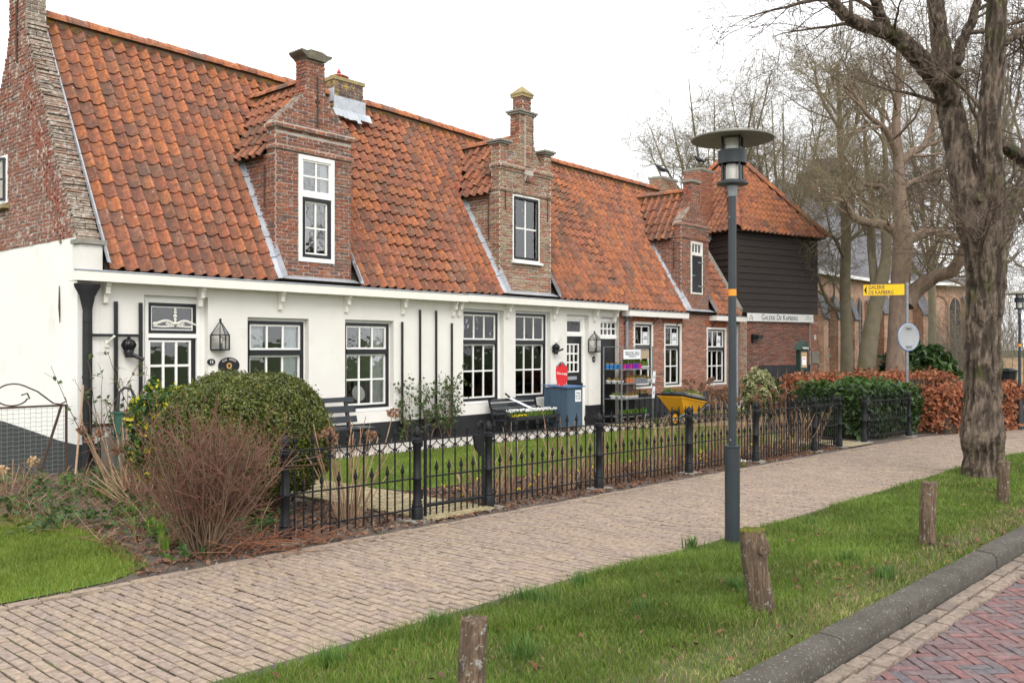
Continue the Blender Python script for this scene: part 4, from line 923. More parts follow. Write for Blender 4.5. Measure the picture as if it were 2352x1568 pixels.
ev = .24; zE, zA_ = 5.13, 7.96; ap = c + EZ * zA_; cn = [B0 - e1 * ev - e2 * ev, B0 + e1 * (BL1 + ev) - e2 * ev, B0 + e1 * (BL1 + ev) + e2 * (BL2 + ev), B0 - e1 * ev + e2 * (BL2 + ev)]
cn = [p + EZ * zE for p in cn]
rf = MB().add(cn + [ap], [(0, 1, 4), (1, 2, 4), (2, 3, 4), (3, 0, 4), (3, 2, 1, 0)]).build('roof', M['deck'], barn)
def hipface(p, q):
    mid = (p + q) / 2; V = ap - mid; U = (q - p); L_ = U.length; rows = round(V.length / .26); cols = round(L_ / .2); u = U.normalized()
    def sk(cen):
        t = (cen - mid).dot(V) / V.length_squared; return abs((cen - mid - V * t).dot(u)) > (L_ / 2) * (1 - t) - .06
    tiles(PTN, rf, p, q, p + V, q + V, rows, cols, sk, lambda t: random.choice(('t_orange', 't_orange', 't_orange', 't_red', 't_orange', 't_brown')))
hipface(cn[0], cn[1]); hipface(cn[3], cn[0]); hipface(cn[1], cn[2])
for p in cn: ridge(RGN, rf, p + EZ * .06, ap + EZ * .05, .36)
for p in (PBN, PTN, RGN): p.flush()
sg = thing('gallery_sign', 'long white sign reading GALERIE DE KAPBERG under the black weatherboards', 'sign', B0 + e1 * 1.8 + EZ * 2.6)
sp = B0 - e2 * .075; s0, s1 = .42, 3.40
MB().obox(sp + e1 * (s0 + s1) / 2 + EZ * 2.63, e1 * (s1 - s0) / 2, e2 * .012, EZ * .12).build('board', M['white'], sg)
M['print_grey'] = pm('sign_print', [(.05, .06, .06), (.06, .07, .07)], 5, .6, 0); M['print_pale'] = pm('sign_print_pale', [(.45, .48, .48), (.5, .52, .52)], 5, .6, 0)
tp = sp - e2 * .0135
text('Galerie De Kapberg', .235, tp + e1 * (s0 + 1.42) + EZ * 2.63, e1, EZ, 'print_grey', sg, sx=.86, caps=True)
mb = MB()
for k in range(3):
    for s in (-1, 1): mb.bar(tp + e1 * (s0 + .16) + EZ * (2.71 - .055 * k) - e2 * .001, tp + e1 * (s0 + .16 + s * .085) + EZ * (2.60 - .035 * k) - e2 * .001, .006, .004, tuple(-e2))
mb.build('roof_emblem', M['print_grey'], sg)
text('ingang\nom de hoek', .075, tp + e1 * (s1 - .27) + EZ * 2.655, e1, EZ, 'print_pale', sg, sx=.75)
mb = MB(); mb.bar(tp + e1 * (s1 - .14) + EZ * 2.70, tp + e1 * (s1 - .06) + EZ * 2.70, .004, .008, tuple(-e2)); mb.bar(tp + e1 * (s1 - .06) + EZ * 2.70, tp + e1 * (s1 - .06) + EZ * 2.66, .004, .008, tuple(-e2)); mb.build('arrow_print', M['print_pale'], sg)
wl = thing('wall_lamp', 'small black outdoor lamp on the brick wall below the gallery sign', 'wall lamp', B0 + e1 * .75 - e2 * .03 + EZ * 2.0)
p = B0 + e1 * .75 - e2 * .03 + EZ * 2.0; MB().obox(p, e1 * .07, e2 * .05, EZ * .12).build('housing', M['black'], wl); MB().obox(p - e2 * .11 + e1 * .1 + EZ * .04, (e1 * .1), (e2 * .07), EZ * .06 + e1 * .03).build('lamp_head', M['black'], wl)
hn = thing('number_plate', 'small white enamel plate with number 17 on the barn pier', 'number plate', B0 + e1 * (BL1 - .13) - e2 * .08 + EZ * 2.05); p = WL[hn.name]
MB().obox(p, e1 * .045, e2 * .004, EZ * .07).build('plate', M['white'], hn); text('17', .1, p - e2 * .005, e1, EZ, 'print_grey', hn, sx=.8)
pl = MB().obox(B0 + e1 * (BL1 - .13) - e2 * .085 + EZ * 1.42, e1 * .15, e2 * .008, EZ * .19).build('wall_plaque', M['stone'], None, loc=B0 + e1 * (BL1 - .13) + EZ * 1.42); tag(pl, 'plain brownish stone plaque on the barn pier behind the notice box', 'plaque')

# ================================================================ church behind the trees
chv = thing('church', 'large brick village church with slate roof, lancet windows and grey ridge turret', 'church', (45, 17.3, 0))
cz = 5.45; X0c, X1c, Yc = 41.2, 49.2, 17.3
MB().box(X0c, X1c, Yc, Yc + 10, -1, cz).build('nave_wall', M['church'], chv)
q0, q1 = Vector((49.2, 17.3, 0)), Vector((56.2, 14.15, 0)); dq = (q1 - q0).normalized(); nq = Vector((dq.y, -dq.x, 0))
MB().prism([(q0.x, q0.y), (q1.x, q1.y), (62, 16), (63, 24), (49.2, 27.3)], (0, 0, -1), EX, EY, EZ * (cz + 1)).build('choir_wall', M['church'], chv)
yrc = Yc + 5.2; zrc = 11.5
MB().add([(X0c - .3, Yc - .35, cz - .1), (X1c, Yc - .35, cz - .1), (X1c + 6, yrc, zrc), (X0c + 7.6, yrc, zrc), (X0c - .3, Yc + 10.4, cz - .1), (X1c, Yc + 10.4, cz - .1)], [(0, 1, 2, 3), (3, 2, 5, 4), (0, 3, 4), (1, 5, 2)]).build('nave_roof', M['slate'], chv)
qe = nq * .35
MB().add([q0 + qe + EZ * (cz - .1), q1 + qe + EZ * (cz - .1), Vector((62.4, 16, cz - .1)), Vector((63, 24, cz - .1)), Vector((49, 27, cz - .1)), Vector((54.5, 21.5, 9.9)), Vector((57.5, 20.6, 9.9))], [(0, 1, 6, 5), (1, 2, 6), (2, 3, 6), (3, 4, 5, 6), (4, 0, 5)]).build('choir_roof', M['slate'], chv)
mb = MB(); mb.box(X0c, X1c, Yc - .4, Yc - .28, cz - .22, cz - .06); mb.build('eaves_board', M['white'], chv); MB().obox((q0 + q1) / 2 + nq * .4 + EZ * (cz - .14), (q1 - q0) / 2, nq * -.06, EZ * .08).build('eaves_board', M['white'], chv)
def lancet(o, d, n, s, z0, z1, w, recess='deck'):
    pts = [(-w / 2, z0), (w / 2, z0), (w / 2, z1 - w * .9)] + [(w / 2 * math.cos(a) , z1 - w * .9 + w * .9 * math.sin(a)) for a in (.5, .9, 1.25)] + [(0, z1)] + [(-w / 2 * math.cos(a), z1 - w * .9 + w * .9 * math.sin(a)) for a in (1.25, .9, .5)] + [(-w / 2, z1 - w * .9)]
    fr = [(a * 1.28, z0 - .1 + (b - z0) * 1.06) for a, b in pts]
    wf = MB().prism(fr, o + d * s + n * .0, d, EZ, n * .05).build('window', M['church_brick'], chv)
    MB().prism(pts, o + d * s + n * .052, d, EZ, n * .01).build('pane', M['plinth_grey'], wf)
    m = MB(); m.obox(o + d * s + n * .075 + EZ * (z0 + z1) / 2, d * .03, n * .015, EZ * (z1 - z0) / 2)
    for k in range(1, 6): zz = z0 + (z1 - z0 - w) * k / 6; m.obox(o + d * s + n * .075 + EZ * zz, d * w / 2, n * .012, EZ * .015)
    m.build('tracery', M['stone'], wf)
for px in (1896, 1931, 1972): lancet(Vector((0, Yc, 0)), EX, -EY, FX(px, Yc), 1.7, 4.35, .75)
lancet(q0, dq, nq, 6.3, 1.4, 4.6, .9)
def buttress(o, d, n, s, w=.8, dp=.7, h=4.6):
    m = MB().prism([(0, -1), (dp, -1), (dp, h - 1.1), (.12, h), (0, h)], o + d * (s - w / 2), n, EZ, d * w); bo = m.build('buttress', M['church_butt'], chv)
    MB().prism([(dp + .03, h - 1.1), (.12, h + .02), (.12, h + .09), (dp + .08, h - 1.05)], o + d * (s - w / 2 - .05), n, EZ, d * (w + .1)).build('weathering', M['slate'], bo)
for px in (1878, 1911, 1949, 1990): buttress(Vector((0, Yc, 0)), EX, -EY, FX(px, Yc), .55, .42, 4.2)
for s in (.5, 3.4, 7.2): buttress(q0, dq, nq, s, .7)
MB().box(X0c, X1c, Yc - .06, Yc - .001, 1.25, 1.40).build('string_course', M['stone'], chv); MB().obox((q0 + q1) / 2 + nq * .03 + EZ * 1.3, (q1 - q0) / 2, nq * -.03, EZ * .07).build('string_course', M['stone'], chv)
def arch(s, w, z0, z1):
    m = MB(); pts = []
    for k in range(13):
        a = math.pi * k / 12; pts.append(q0 + dq * (s + w / 2 * math.cos(a)) + nq * .03 + EZ * (z1 - w / 2 + w / 2 * math.sin(a)))
    m.tube([q0 + dq * (s + w / 2) + nq * .03 + EZ * z0] + pts + [q0 + dq * (s - w / 2) + nq * .03 + EZ * z0], .07, 4); m.build('blind_arch', M['church_brick'], chv)
arch(1.9, 1.6, 1.5, 4.7); arch(5.0, 1.6, 1.5, 4.7)
tw = Vector((57.0, 23.0, 0)); ttop = 12.9
mb = MB().lathe((tw.x, tw.y, 8.0), [(1.75, 0), (1.75, ttop - 8.0)], 8); tb = mb.build('turret', M['louvre'], chv)
MB().lathe((tw.x, tw.y, ttop), [(1.9, 0), (1.8, .15), (.9, 1.0)], 8).build('turret_roof', M['slate'], tb)
for k in range(8):
    a = 2 * math.pi * k / 8; n_ = Vector((math.cos(a), math.sin(a), 0)); d_ = Vector((-n_.y, n_.x, 0)); o_ = Vector((tw.x, tw.y, 0)) + n_ * 1.63
    s = MB().prism([(-.28, 10.9), (.28, 10.9), (.28, 12.1), (.18, 12.35), (0, 12.45), (-.18, 12.35), (-.28, 12.1)], o_, d_, EZ, n_ * .05).build('sound_hole', M['white'], tb)
    MB().prism([(-.2, 10.95), (.2, 10.95), (.2, 12.05), (0, 12.3), (-.2, 12.05)], o_ + n_ * .051, d_, EZ, n_ * .02).build('shutter', M['shutter_red'], s)
# ================================================================ fence and gates
M.update(
  anthracite=pm('anthracite_lacquer', [(.024, .031, .036), (.034, .042, .048)], 5, .38, .05, 60, spots=[((.34, .35, .36), 6, .665, .015, .9)]),
  galv=pm('galvanised_steel', [(.20, .215, .23), (.30, .315, .33)], 10, .45, .1, 60, metallic=.5),
  wood_stump=pm('weathered_wood', [(.045, .028, .018), (.21, .145, .092), (.09, .06, .042), (.26, .185, .12)], 7, .95, 1.0, 14, stretch=(4, 4, .5), bdist=.03, spots=[((.36, .38, .33), 30, .60, .04, .9), ((.035, .026, .02), 7, .56, .07, .8)]),
  moss=pm('moss', [(.09, .10, .015), (.16, .16, .02)], 18, .95, .6, 80),
  bench=pm('blue_black_bench_paint', [(.014, .018, .022), (.022, .026, .032)], 5, .35, .06, 60),
  bluewood=pm('blue_painted_boards', [(.045, .078, .115), (.060, .098, .14)], 4, .6, .12, 40, stretch=(1, 1, .3)),
  bluetop=pm('bright_blue_boards', [(.06, .13, .27), (.08, .16, .32)], 4, .5, .08, 40),
  red=pm('red_paint', [(.56, .012, .018), (.62, .018, .025)], 4, .4, .02, 30),
  paper=pm('paper', [(.72, .73, .76), (.78, .79, .82)], 3, .8, 0),
  yellow=pm('yellow_sign', [(.84, .50, .008), (.88, .54, .012)], 3, .5, 0),
  barrow=pm('yellow_barrow', [(.76, .36, .012), (.82, .42, .02)], 4, .45, .04, 30, spots=[((.25, .13, .05), 9, .66, .06, .6)]),
  orange=pm('orange_label', [(.75, .26, .02), (.8, .3, .02)], 3, .5, 0),
  rubber=pm('rubber', [(.012, .012, .012), (.02, .02, .02)], 5, .8, .1, 50),
  wood_dark=pm('grey_wood', [(.10, .085, .07), (.16, .14, .115)], 10, .9, .4, 60),
  green_iron=pm('green_pump_paint', [(.018, .075, .052), (.03, .095, .065)], 8, .45, .15, 60, spots=[((.10, .05, .03), 12, .62, .1, .6)]),
  green_box=pm('dark_green_paint', [(.012, .035, .026), (.018, .045, .033)], 5, .4, .04, 50),
  cork=pm('cork_board', [(.42, .28, .15), (.48, .33, .18)], 8, .9, 0),
  signback=pm('grey_sign_back', [(.33, .345, .355), (.38, .395, .40)], 4, .5, .03, 40, metallic=.2),
  signblue=pm('blue_sign_rim', [(.03, .15, .45), (.035, .17, .5)], 4, .5, 0),
  terracotta=pm('terracotta', [(.42, .13, .06), (.47, .16, .075)], 8, .8, .1, 50), p_blue=pm('blue_pot', [(.03, .18, .46), (.04, .21, .5)], 5, .4, 0),
  p_mag=pm('magenta_pot', [(.52, .015, .16), (.58, .02, .2)], 5, .4, 0), p_pur=pm('purple_pot', [(.17, .025, .33), (.2, .03, .38)], 5, .4, 0),
  p_white=pm('white_pot', [(.72, .72, .70), (.77, .77, .75)], 5, .4, 0), p_grey=pm('grey_pot', [(.17, .185, .20), (.21, .225, .24)], 5, .5, 0), p_black=pm('black_pot', [(.018, .018, .02), (.028, .028, .03)], 5, .5, 0),
  p_green=pm('green_pot', [(.10, .50, .03), (.12, .55, .04)], 5, .4, 0), p_cream=pm('cream_pot', [(.66, .62, .42), (.7, .66, .46)], 5, .4, 0),
  bulb=pm('bulb_skin', [(.38, .26, .14), (.52, .40, .24), (.30, .17, .08)], 30, .8, .1, 60, rnd=True),
  sprout=pm('bulb_sprouts', [(.09, .20, .02), (.14, .27, .03), (.19, .22, .03), (.11, .24, .035)], 8, .6, 0, rnd=True, trans=.2),
  sprout_red=pm('reddish_sprouts', [(.28, .14, .04), (.22, .22, .04), (.34, .17, .06)], 8, .6, 0, rnd=True, trans=.2),
  wicker=pm('wicker', [(.36, .28, .18), (.48, .39, .27)], 40, .9, .6, 90),
  feather=pm('black_feathers', [(.012, .012, .016), (.02, .02, .026)], 8, .5, .1, 60),
  bamboo=pm('bamboo', [(.30, .20, .13), (.40, .27, .18)], 20, .7, .1, 50), greenwire=pm('green_wire', [(.02, .10, .06), (.03, .12, .075)], 5, .5, 0),
  wirem=pm('wire', [(.16, .18, .15), (.22, .23, .2)], 5, .5, 0),
)
def shared(name, mb, mat, smooth=40): return mk_mesh(name, mb.v, mb.f, M[mat], smooth)
def inst(name, me, parent, loc, rz=0, sc=None):
    o = bpy.data.objects.new(name, me); COL.objects.link(o); o.parent = parent; o.location = Vector(loc) - WL[parent.name]; o.rotation_euler.z = rz
    WL[o.name] = Vector(loc)
    if sc: o.scale = sc
    return o
def spear(z): return [(.0075, z), (.013, z + .008), (.013, z + .018), (.007, z + .026), (.012, z + .036), (.0205, z + .058), (.016, z + .078), (.005, z + .112), (.0075, z + .120), (.004, z + .128)]
ptall = shared('picket', MB().lathe((0, 0, 0), [(.0085, .035), (.0085, .775)] + spear(.785), 7), 'iron')
pshort = shared('picket', MB().lathe((0, 0, 0), [(.0085, .035), (.0085, .415)] + spear(.425), 7), 'iron')
sc_ = MB()
for s in (-1, 1):
    sc_.tube([(s * .085, 0, .765), (s * .075, 0, .735), (s * .05, 0, .715), (s * .02, 0, .70), (s * .022, 0, .675), (s * .04, 0, .668), (s * .047, 0, .682), (s * .036, 0, .69)], .0055, 5)
sc_.lathe((0, 0, .684), [(.014, 0), (.016, .012), (.014, .024)], 6)
pscroll = shared('scroll', sc_, 'iron')
ppost = shared('post', MB().lathe((0, 0, 0), [(.058, 0), (.058, .125), (.052, .135), (.055, .15), (.046, .165), (.048, .185), (.040, .20), (.039, .385), (.047, .395), (.047, .41), (.039, .42), (.037, .68), (.042, .69), (.042, .72), (.053, .735), (.053, .752), (.044, .762), (.048, .772), (.030, .79), (.022, .80), (.036, .812), (.0385, .83), (.034, .862), (.020, .89), (.004, .905)], 10), 'iron')
pbase = shared('foot_stone', MB().box(-.14, .14, -.12, .12, -.12, .045), 'stone', None)
PX = [4.34, 5.79, 6.76, 8.63, 10.62, 12.49, 14.52, 15.53, 16.73, 18.67]
P = [Vector((x, FEN(x) if x < 16 else (6.03 if x < 17 else 5.84), 0)) for x in PX]
for p in P: p.z = gz(p.x) + .01
def panel(th, a, b, post=.045):
    d = b - a; L_ = d.length; u = d / L_; ang = math.atan2(d.y, d.x); n = round((L_ - .06) / .166); st = (L_ - .0) / n
    for z, r in ((.765, .0085), (.405, .0085), (.115, .0085)):
        MB().tube([a + u * post + EZ * z, a + d * .5 + EZ * (z - .003), b - u * post + EZ * z], r, 6).build('rail', M['iron'], th)
    for i in range(n):
        p = a + u * st * (i + .5); inst('picket', ptall, th, p, ang); inst('scroll', pscroll, th, p, ang)
        if i < n - 1: inst('picket', pshort, th, a + u * st * (i + 1), ang)
def fence(label, idx, group='iron railing fences'):
    th = thing('iron_fence', label, 'fence', P[idx[0]], group)
    for i in idx: inst('post', ppost, th, P[i]); inst('foot_stone', pbase, th, P[i] - EZ * .03, random.uniform(-.05, .05))
    for i, j in zip(idx, idx[1:]): panel(th, P[i], P[j])
    return th
f1 = fence('black iron railing fence panel in front of the clipped round bush, left of the gate', [0, 1])
f2 = fence('long black iron railing fence with spear tips along the front gardens', [2, 3, 4, 5, 6, 7])
f3 = fence('short black iron railing fence panel in front of the green hedge', [8, 9])
def gate(label, a, b):
    th = thing('garden_gate', label, 'gate', a, 'iron garden gates'); d = b - a; L_ = d.length; u = d / L_; ang = math.atan2(d.y, d.x)
    for p, top in ((a + u * .02, 1), (b - u * .02, -1)):
        MB().tube([p + EZ * z + u * (.0015 * ((k % 2) * 2 - 1)) for k, z in enumerate(np.linspace(.03, .82, 24))] + [p + EZ * .87, p + u * .03 * top + EZ * .895, p + u * .065 * top + EZ * .885, p + u * .075 * top + EZ * .86], .017, 7).build('stile', M['iron'], th, smooth=50)
    for z, r in ((.765, .009), (.405, .009), (.13, .019)): MB().tube([a + u * .02 + EZ * z, b - u * .02 + EZ * z], r, 6).build('rail', M['iron'], th)
    n = round(L_ / .166); st = L_ / n
    for i in range(n):
        p = a + u * st * (i + .5); inst('picket', ptall, th, p, ang); inst('scroll', pscroll, th, p, ang)
        if i < n - 1: inst('picket', pshort, th, a + u * st * (i + 1), ang)
    mb = MB().prism([(-.16, .77), (-.02, .77), (-.02, .56), (-.07, .55), (-.10, .60), (-.13, .62), (-.15, .69)], b - Vector((0, .012, 0)), u, EZ, Vector((-u.y, u.x, 0)) * .024); mb.build('lock_plate', M['iron'], th)
    for z in (.2, .7): MB().tube([a - u * .03 + EZ * z, a - u * .03 + EZ * (z + .09)], .016, 8).build('hinge', M['iron'], th)
    return th
gate('closed black iron garden gate on the yellow brick path', P[1] + Vector((.085, 0, 0)), P[2] - Vector((.06, 0, 0)))
gate('open black iron gate leaf swung inward beside the green hedge', P[7] + Vector((.02, .07, 0)), P[7] + Vector((.12, 1.02, 0)))

# ================================================================ street lamps
def lamp(px, py, d, h, label, sleeve=True):
    x, y = Wd(px, d); z0 = Zat(px, py, d); s = h / 3.44; th = thing('street_lamp', label, 'street lamp', (x, y, z0), 'street lamps'); c = lambda z: (x, y, z0 + z * s)
    mb = MB().lathe(c(0), [(.062 * s, -.1), (.062 * s, .82 * s), (.066 * s, .825 * s), (.066 * s, .84 * s), (.034 * s, .845 * s), (.033 * s, 2.92 * s)], 20); mb.build('pole', M['anthracite'], th, smooth=35)
    MB().lathe(c(2.92), [(.036 * s, 0), (.04 * s, .03 * s), (.046 * s, .09 * s)], 16).build('collar', M['galv'], th, smooth=35)
    MB().lathe(c(3.01), [(.05 * s, 0), (.13 * s, .01 * s), (.13 * s, .03 * s), (.09 * s, .045 * s)], 16).build('base_plate', M['anthracite'], th, smooth=35)
    MB().lathe(c(3.05), [(.080 * s, .002), (.080 * s, .36 * s)], 24).build('glass_cylinder', M['glass_clear'], th, smooth=60)
    MB().lathe(c(3.05), [(.055 * s, .004), (.055 * s, .12 * s), (.05 * s, .13 * s)], 16).build('reflector', M['cream'], th, smooth=35)
    MB().lathe(c(3.28), [(.05 * s, .0), (.052 * s, .06 * s), (.07 * s, .12 * s)], 16).build('lamp_bulb', M['cream'], th, smooth=35)
    ro, ri = .118 * s, .112 * s; b = MB(); n = 28; k = 0
    for r_, z in ((ro, 3.19), (ro, 3.30), (ri, 3.30), (ri, 3.19)):
        for j in range(n): b.v.append((x + r_ * math.cos(2 * math.pi * j / n), y + r_ * math.sin(2 * math.pi * j / n), z0 + z * s))
    for q in range(4):
        for j in range(n): a0 = q * n + j; a1 = q * n + (j + 1) % n; b0 = ((q + 1) % 4) * n + j; b1 = ((q + 1) % 4) * n + (j + 1) % n; b.f.append((a0, a1, b1, b0))
    b.build('band', M['anthracite'], th, smooth=35)
    for j in range(4):
        a = TH + .35 + j * math.pi / 2; q = Vector((x + .1 * s * math.cos(a), y + .1 * s * math.sin(a), 0)); MB().tube([q + EZ * (z0 + 3.03 * s), q + EZ * (z0 + 3.43 * s)], .0085 * s, 6).build('strut', M['anthracite'], th)
    ds = MB().lathe(c(3.40), [(.05 * s, .015 * s), (.15 * s, .02 * s), (.335 * s, -.01 * s), (.342 * s, -.008 * s), (.342 * s, .004 * s), (.2 * s, .045 * s), (.06 * s, .07 * s)], 40); ds.build('hood', M['hood'], th, smooth=35)
    if sleeve: MB().lathe(c(2.09), [(.0338, 0), (.0338, .055)], 20).build('sticker', M['orange'], th)
    return th
M['hood'] = pm('lamp_hood', [(.17, .165, .14), (.22, .215, .19)], 5, .55, .1, 40, spots=[((.22, .22, .12), 14, .56, .08, .7), ((.05, .06, .065), 5, .6, .1, .5)])
lamp(1682, 1253, 7.47, 3.44, 'tall anthracite street lamp with flat disc hood in the grass verge')
lamp(2342, 988, 19.8, 3.06, 'distant anthracite street lamp at the right edge beyond the big tree')

# ================================================================ wooden stumps
def stump(px, d, h, r, lean, label, knot=False, mossy=False):
    x, y = Wd(px, d); z0 = gz(x) - .02; th = thing('wooden_post', label, 'post', (x, y, z0), 'wooden verge posts'); n, m = 22, 14; mb = MB(); rr = random.Random(px)
    ph = [rr.uniform(0, 6) for _ in range(5)]
    for i in range(m + 1):
        t = i / m; cx_, cy_ = x + lean[0] * h * t + .012 * math.sin(t * 5 + ph[0]), y + lean[1] * h * t
        for j in range(n):
            a = 2 * math.pi * j / n; q = r * (1 + .05 * math.sin(3 * a + ph[1] + t * 2) + .04 * math.sin(7 * a + ph[2]) + .035 * math.sin(11 * a + ph[3] + t) - .05 * t + rr.uniform(-.02, .02))
            if knot and .70 < t < .95: q += r * .45 * max(0, math.cos(a - (TH + math.pi + .75))) ** 6 * math.sin((t - .70) / .25 * math.pi)
            mb.v.append((cx_ + q * math.cos(a), cy_ + q * math.sin(a), z0 + h * t + (rr.uniform(-.012, .012) if i == m else 0)))
    for i in range(m):
        for j in range(n): a = i * n + j; b = i * n + (j + 1) % n; mb.f.append((a, b, b + n, a + n))
    tx, ty = x + lean[0] * h, y + lean[1] * h; k = len(mb.v); mb.v.append((tx, ty, z0 + h + .006))
    for j in range(n): mb.f.append((m * n + j, m * n + (j + 1) % n, k))
    mb.build('trunk_piece', M['wood_stump'], th, smooth=50)
    if knot:
        a = TH + math.pi + .55; q = Vector((tx + r * 1.02 * math.cos(a), ty + r * 1.02 * math.sin(a), z0 + h * .80)); u = Vector((-math.sin(a), math.cos(a), 0)); o_ = Vector((math.cos(a), math.sin(a), 0))
        MB().tube([q + (u * math.cos(t) * .032 + EZ * math.sin(t) * .026) + o_ * .012 for t in np.linspace(0, 2 * math.pi, 14)], .011, 6).build('knot', M['wood_stump'], th, smooth=60)
    if mossy:
        V = [(tx + rr.gauss(0, r * .45), ty + rr.gauss(0, r * .45)) for _ in range(70)]; q = MB()
        for vx, vy in V:
            if (vx - tx) ** 2 + (vy - ty) ** 2 < r * r: q.lathe((vx, vy, z0 + h - .008), [(.012, 0), (.013, .01), (.006, .02)], 5)
        q.build('moss_cap', M['moss'], th)
stump(1091, 3.62, .54, .058, (-.01, .01), 'lichen-covered short wooden post cut by the bottom edge of the picture')
stump(1752, 5.50, .545, .076, (-.07, .09), 'gnarled wooden post with knot hole and mossy top beside the street lamp', True, True)
stump(2130, 7.52, .56, .066, (.03, -.02), 'straight grey wooden post in the verge between lamp and big tree')
stump(2303, 9.60, .50, .060, (.03, -.03), 'small wooden post at the foot of the big tree')

# ================================================================ sign pole, notice box, bin
x, y = Wd(2083, 19.4); z0 = gz(x); sp = thing('sign_pole', 'galvanised pole with yellow arrow sign and round sign seen from behind', 'sign', (x, y, z0)); rv = Vector((ST, -CT, 0)); fv = Vector((CT, ST, 0))
MB().tube([(x, y, z0), (x, y, Zat(2083, 649, 19.4))], .034, 12).build('pole', M['galv'], sp, smooth=40)
zt, zb_ = Zat(2078, 651, 19.4), Zat(2078, 676, 19.4); wv = (rv * .94 - fv * .34).normalized(); L_ = .83
q = Vector((x, y, 0)) - wv * .05; MB().obox(q - wv * L_ / 2 + EZ * (zt + zb_ - .02) / 2, wv * L_ / 2, Vector((-wv.y, wv.x, 0)) * .012, EZ * (zt - zb_) / 2).build('direction_board', M['yellow'], sp)
nv = -Vector((-wv.y, wv.x, 0)); o_ = q - wv * L_ + nv * .0135 + EZ * ((zt + zb_ - .02) / 2)
text('GALERIE\nDE KAPBERG', .115, o_ + wv * .10, wv, EZ, 'print_grey', sp, align='LEFT', sx=.78, bold=.001)
MB().prism([(.015, 0), (.065, .10), (.065, -.10)], o_, wv, EZ, nv * .002).build('arrow_print', M['black'], sp)
c = PT(2088, 774, 19.36); dv = (rv * .93 + fv * .36).normalized(); fn = Vector((-dv.y, dv.x, 0)); m = MB(); m.lathe((0, 0, 0), [(.27, .004), (.285, 0), (.30, .012), (.30, .022), (.28, .024)], 36); m.v = [tuple(c + dv * a + EZ * b + fn * z) for a, b, z in m.v]; m.build('round_sign', M['signback'], sp, smooth=30)
m = MB().tube([c + (dv * math.cos(t) + EZ * math.sin(t)) * .302 + fn * .014 for t in np.linspace(0, 2 * math.pi, 40)], .007, 5); m.build('sign_rim', M['signblue'], sp)
for zz in (.2, -.2): MB().obox(c + EZ * zz - fn * .012, dv * .07, fn * .02, EZ * .018).build('clamp', M['galv'], sp)
for zz in (.05, .17, .45): MB().lathe((x, y, zt - zz), [(.04, 0), (.04, .05)], 12).build('clamp', M['galv'], sp)
d = 23.2; x, y = Wd(1842, d); z0 = gz(x); nb_ = thing('notice_box', 'dark green notice box with little roof on a post before the barn', 'notice box', (x, y, z0)); A = (rv * .8 + fv * .6).normalized(); Bv = Vector((-A.y, A.x, 0))
MB().obox((x, y, z0 + .6), A * .045, Bv * .045, EZ * .62).build('post', M['green_box'], nb_); zc = Zat(1842, 826, d); h_ = .26
MB().obox(Vector((x, y, zc)), A * .17, Bv * .06, EZ * h_).build('case', M['green_box'], nb_)
MB().obox(Vector((x, y, zc - .0)) - Bv * .061, A * .12, Bv * .004, EZ * .20).build('board', M['cork'], nb_); MB().obox(Vector((x, y, zc - .03)) - Bv * .067 + A * .0, A * .085, Bv * .002, EZ * .11).build('notice', M['paper'], nb_)
MB().prism([(-.23, 0), (.23, 0), (.0, .24)], Vector((x, y, zc + h_)) - Bv * .11, A, EZ, Bv * .22).build('roof', M['green_box'], nb_)
text('Kapberg', .075, Vector((x, y, zc + h_ + .05)) - Bv * .113, A, EZ, 'white', nb_, bold=.0008)
text('Open', .05, Vector((x, y, zc + .03)) - Bv * .07, A, EZ, 'red', nb_)
x, y = Wd(2315, 22.5); z0 = gz(x); bn = thing('waste_bin', 'black waste bin on a stand near the far street lamp', 'waste bin', (x, y, z0)); zc = Zat(2315, 865, 22.5)
MB().lathe((x, y, zc), [(.18, -.16), (.21, .12), (.25, .13), (.25, .17), (.1, .22)], 8).build('container', M['black'], bn); MB().tube([(x, y, z0), (x, y, zc - .16)], .04, 8).build('stand', M['black'], bn)

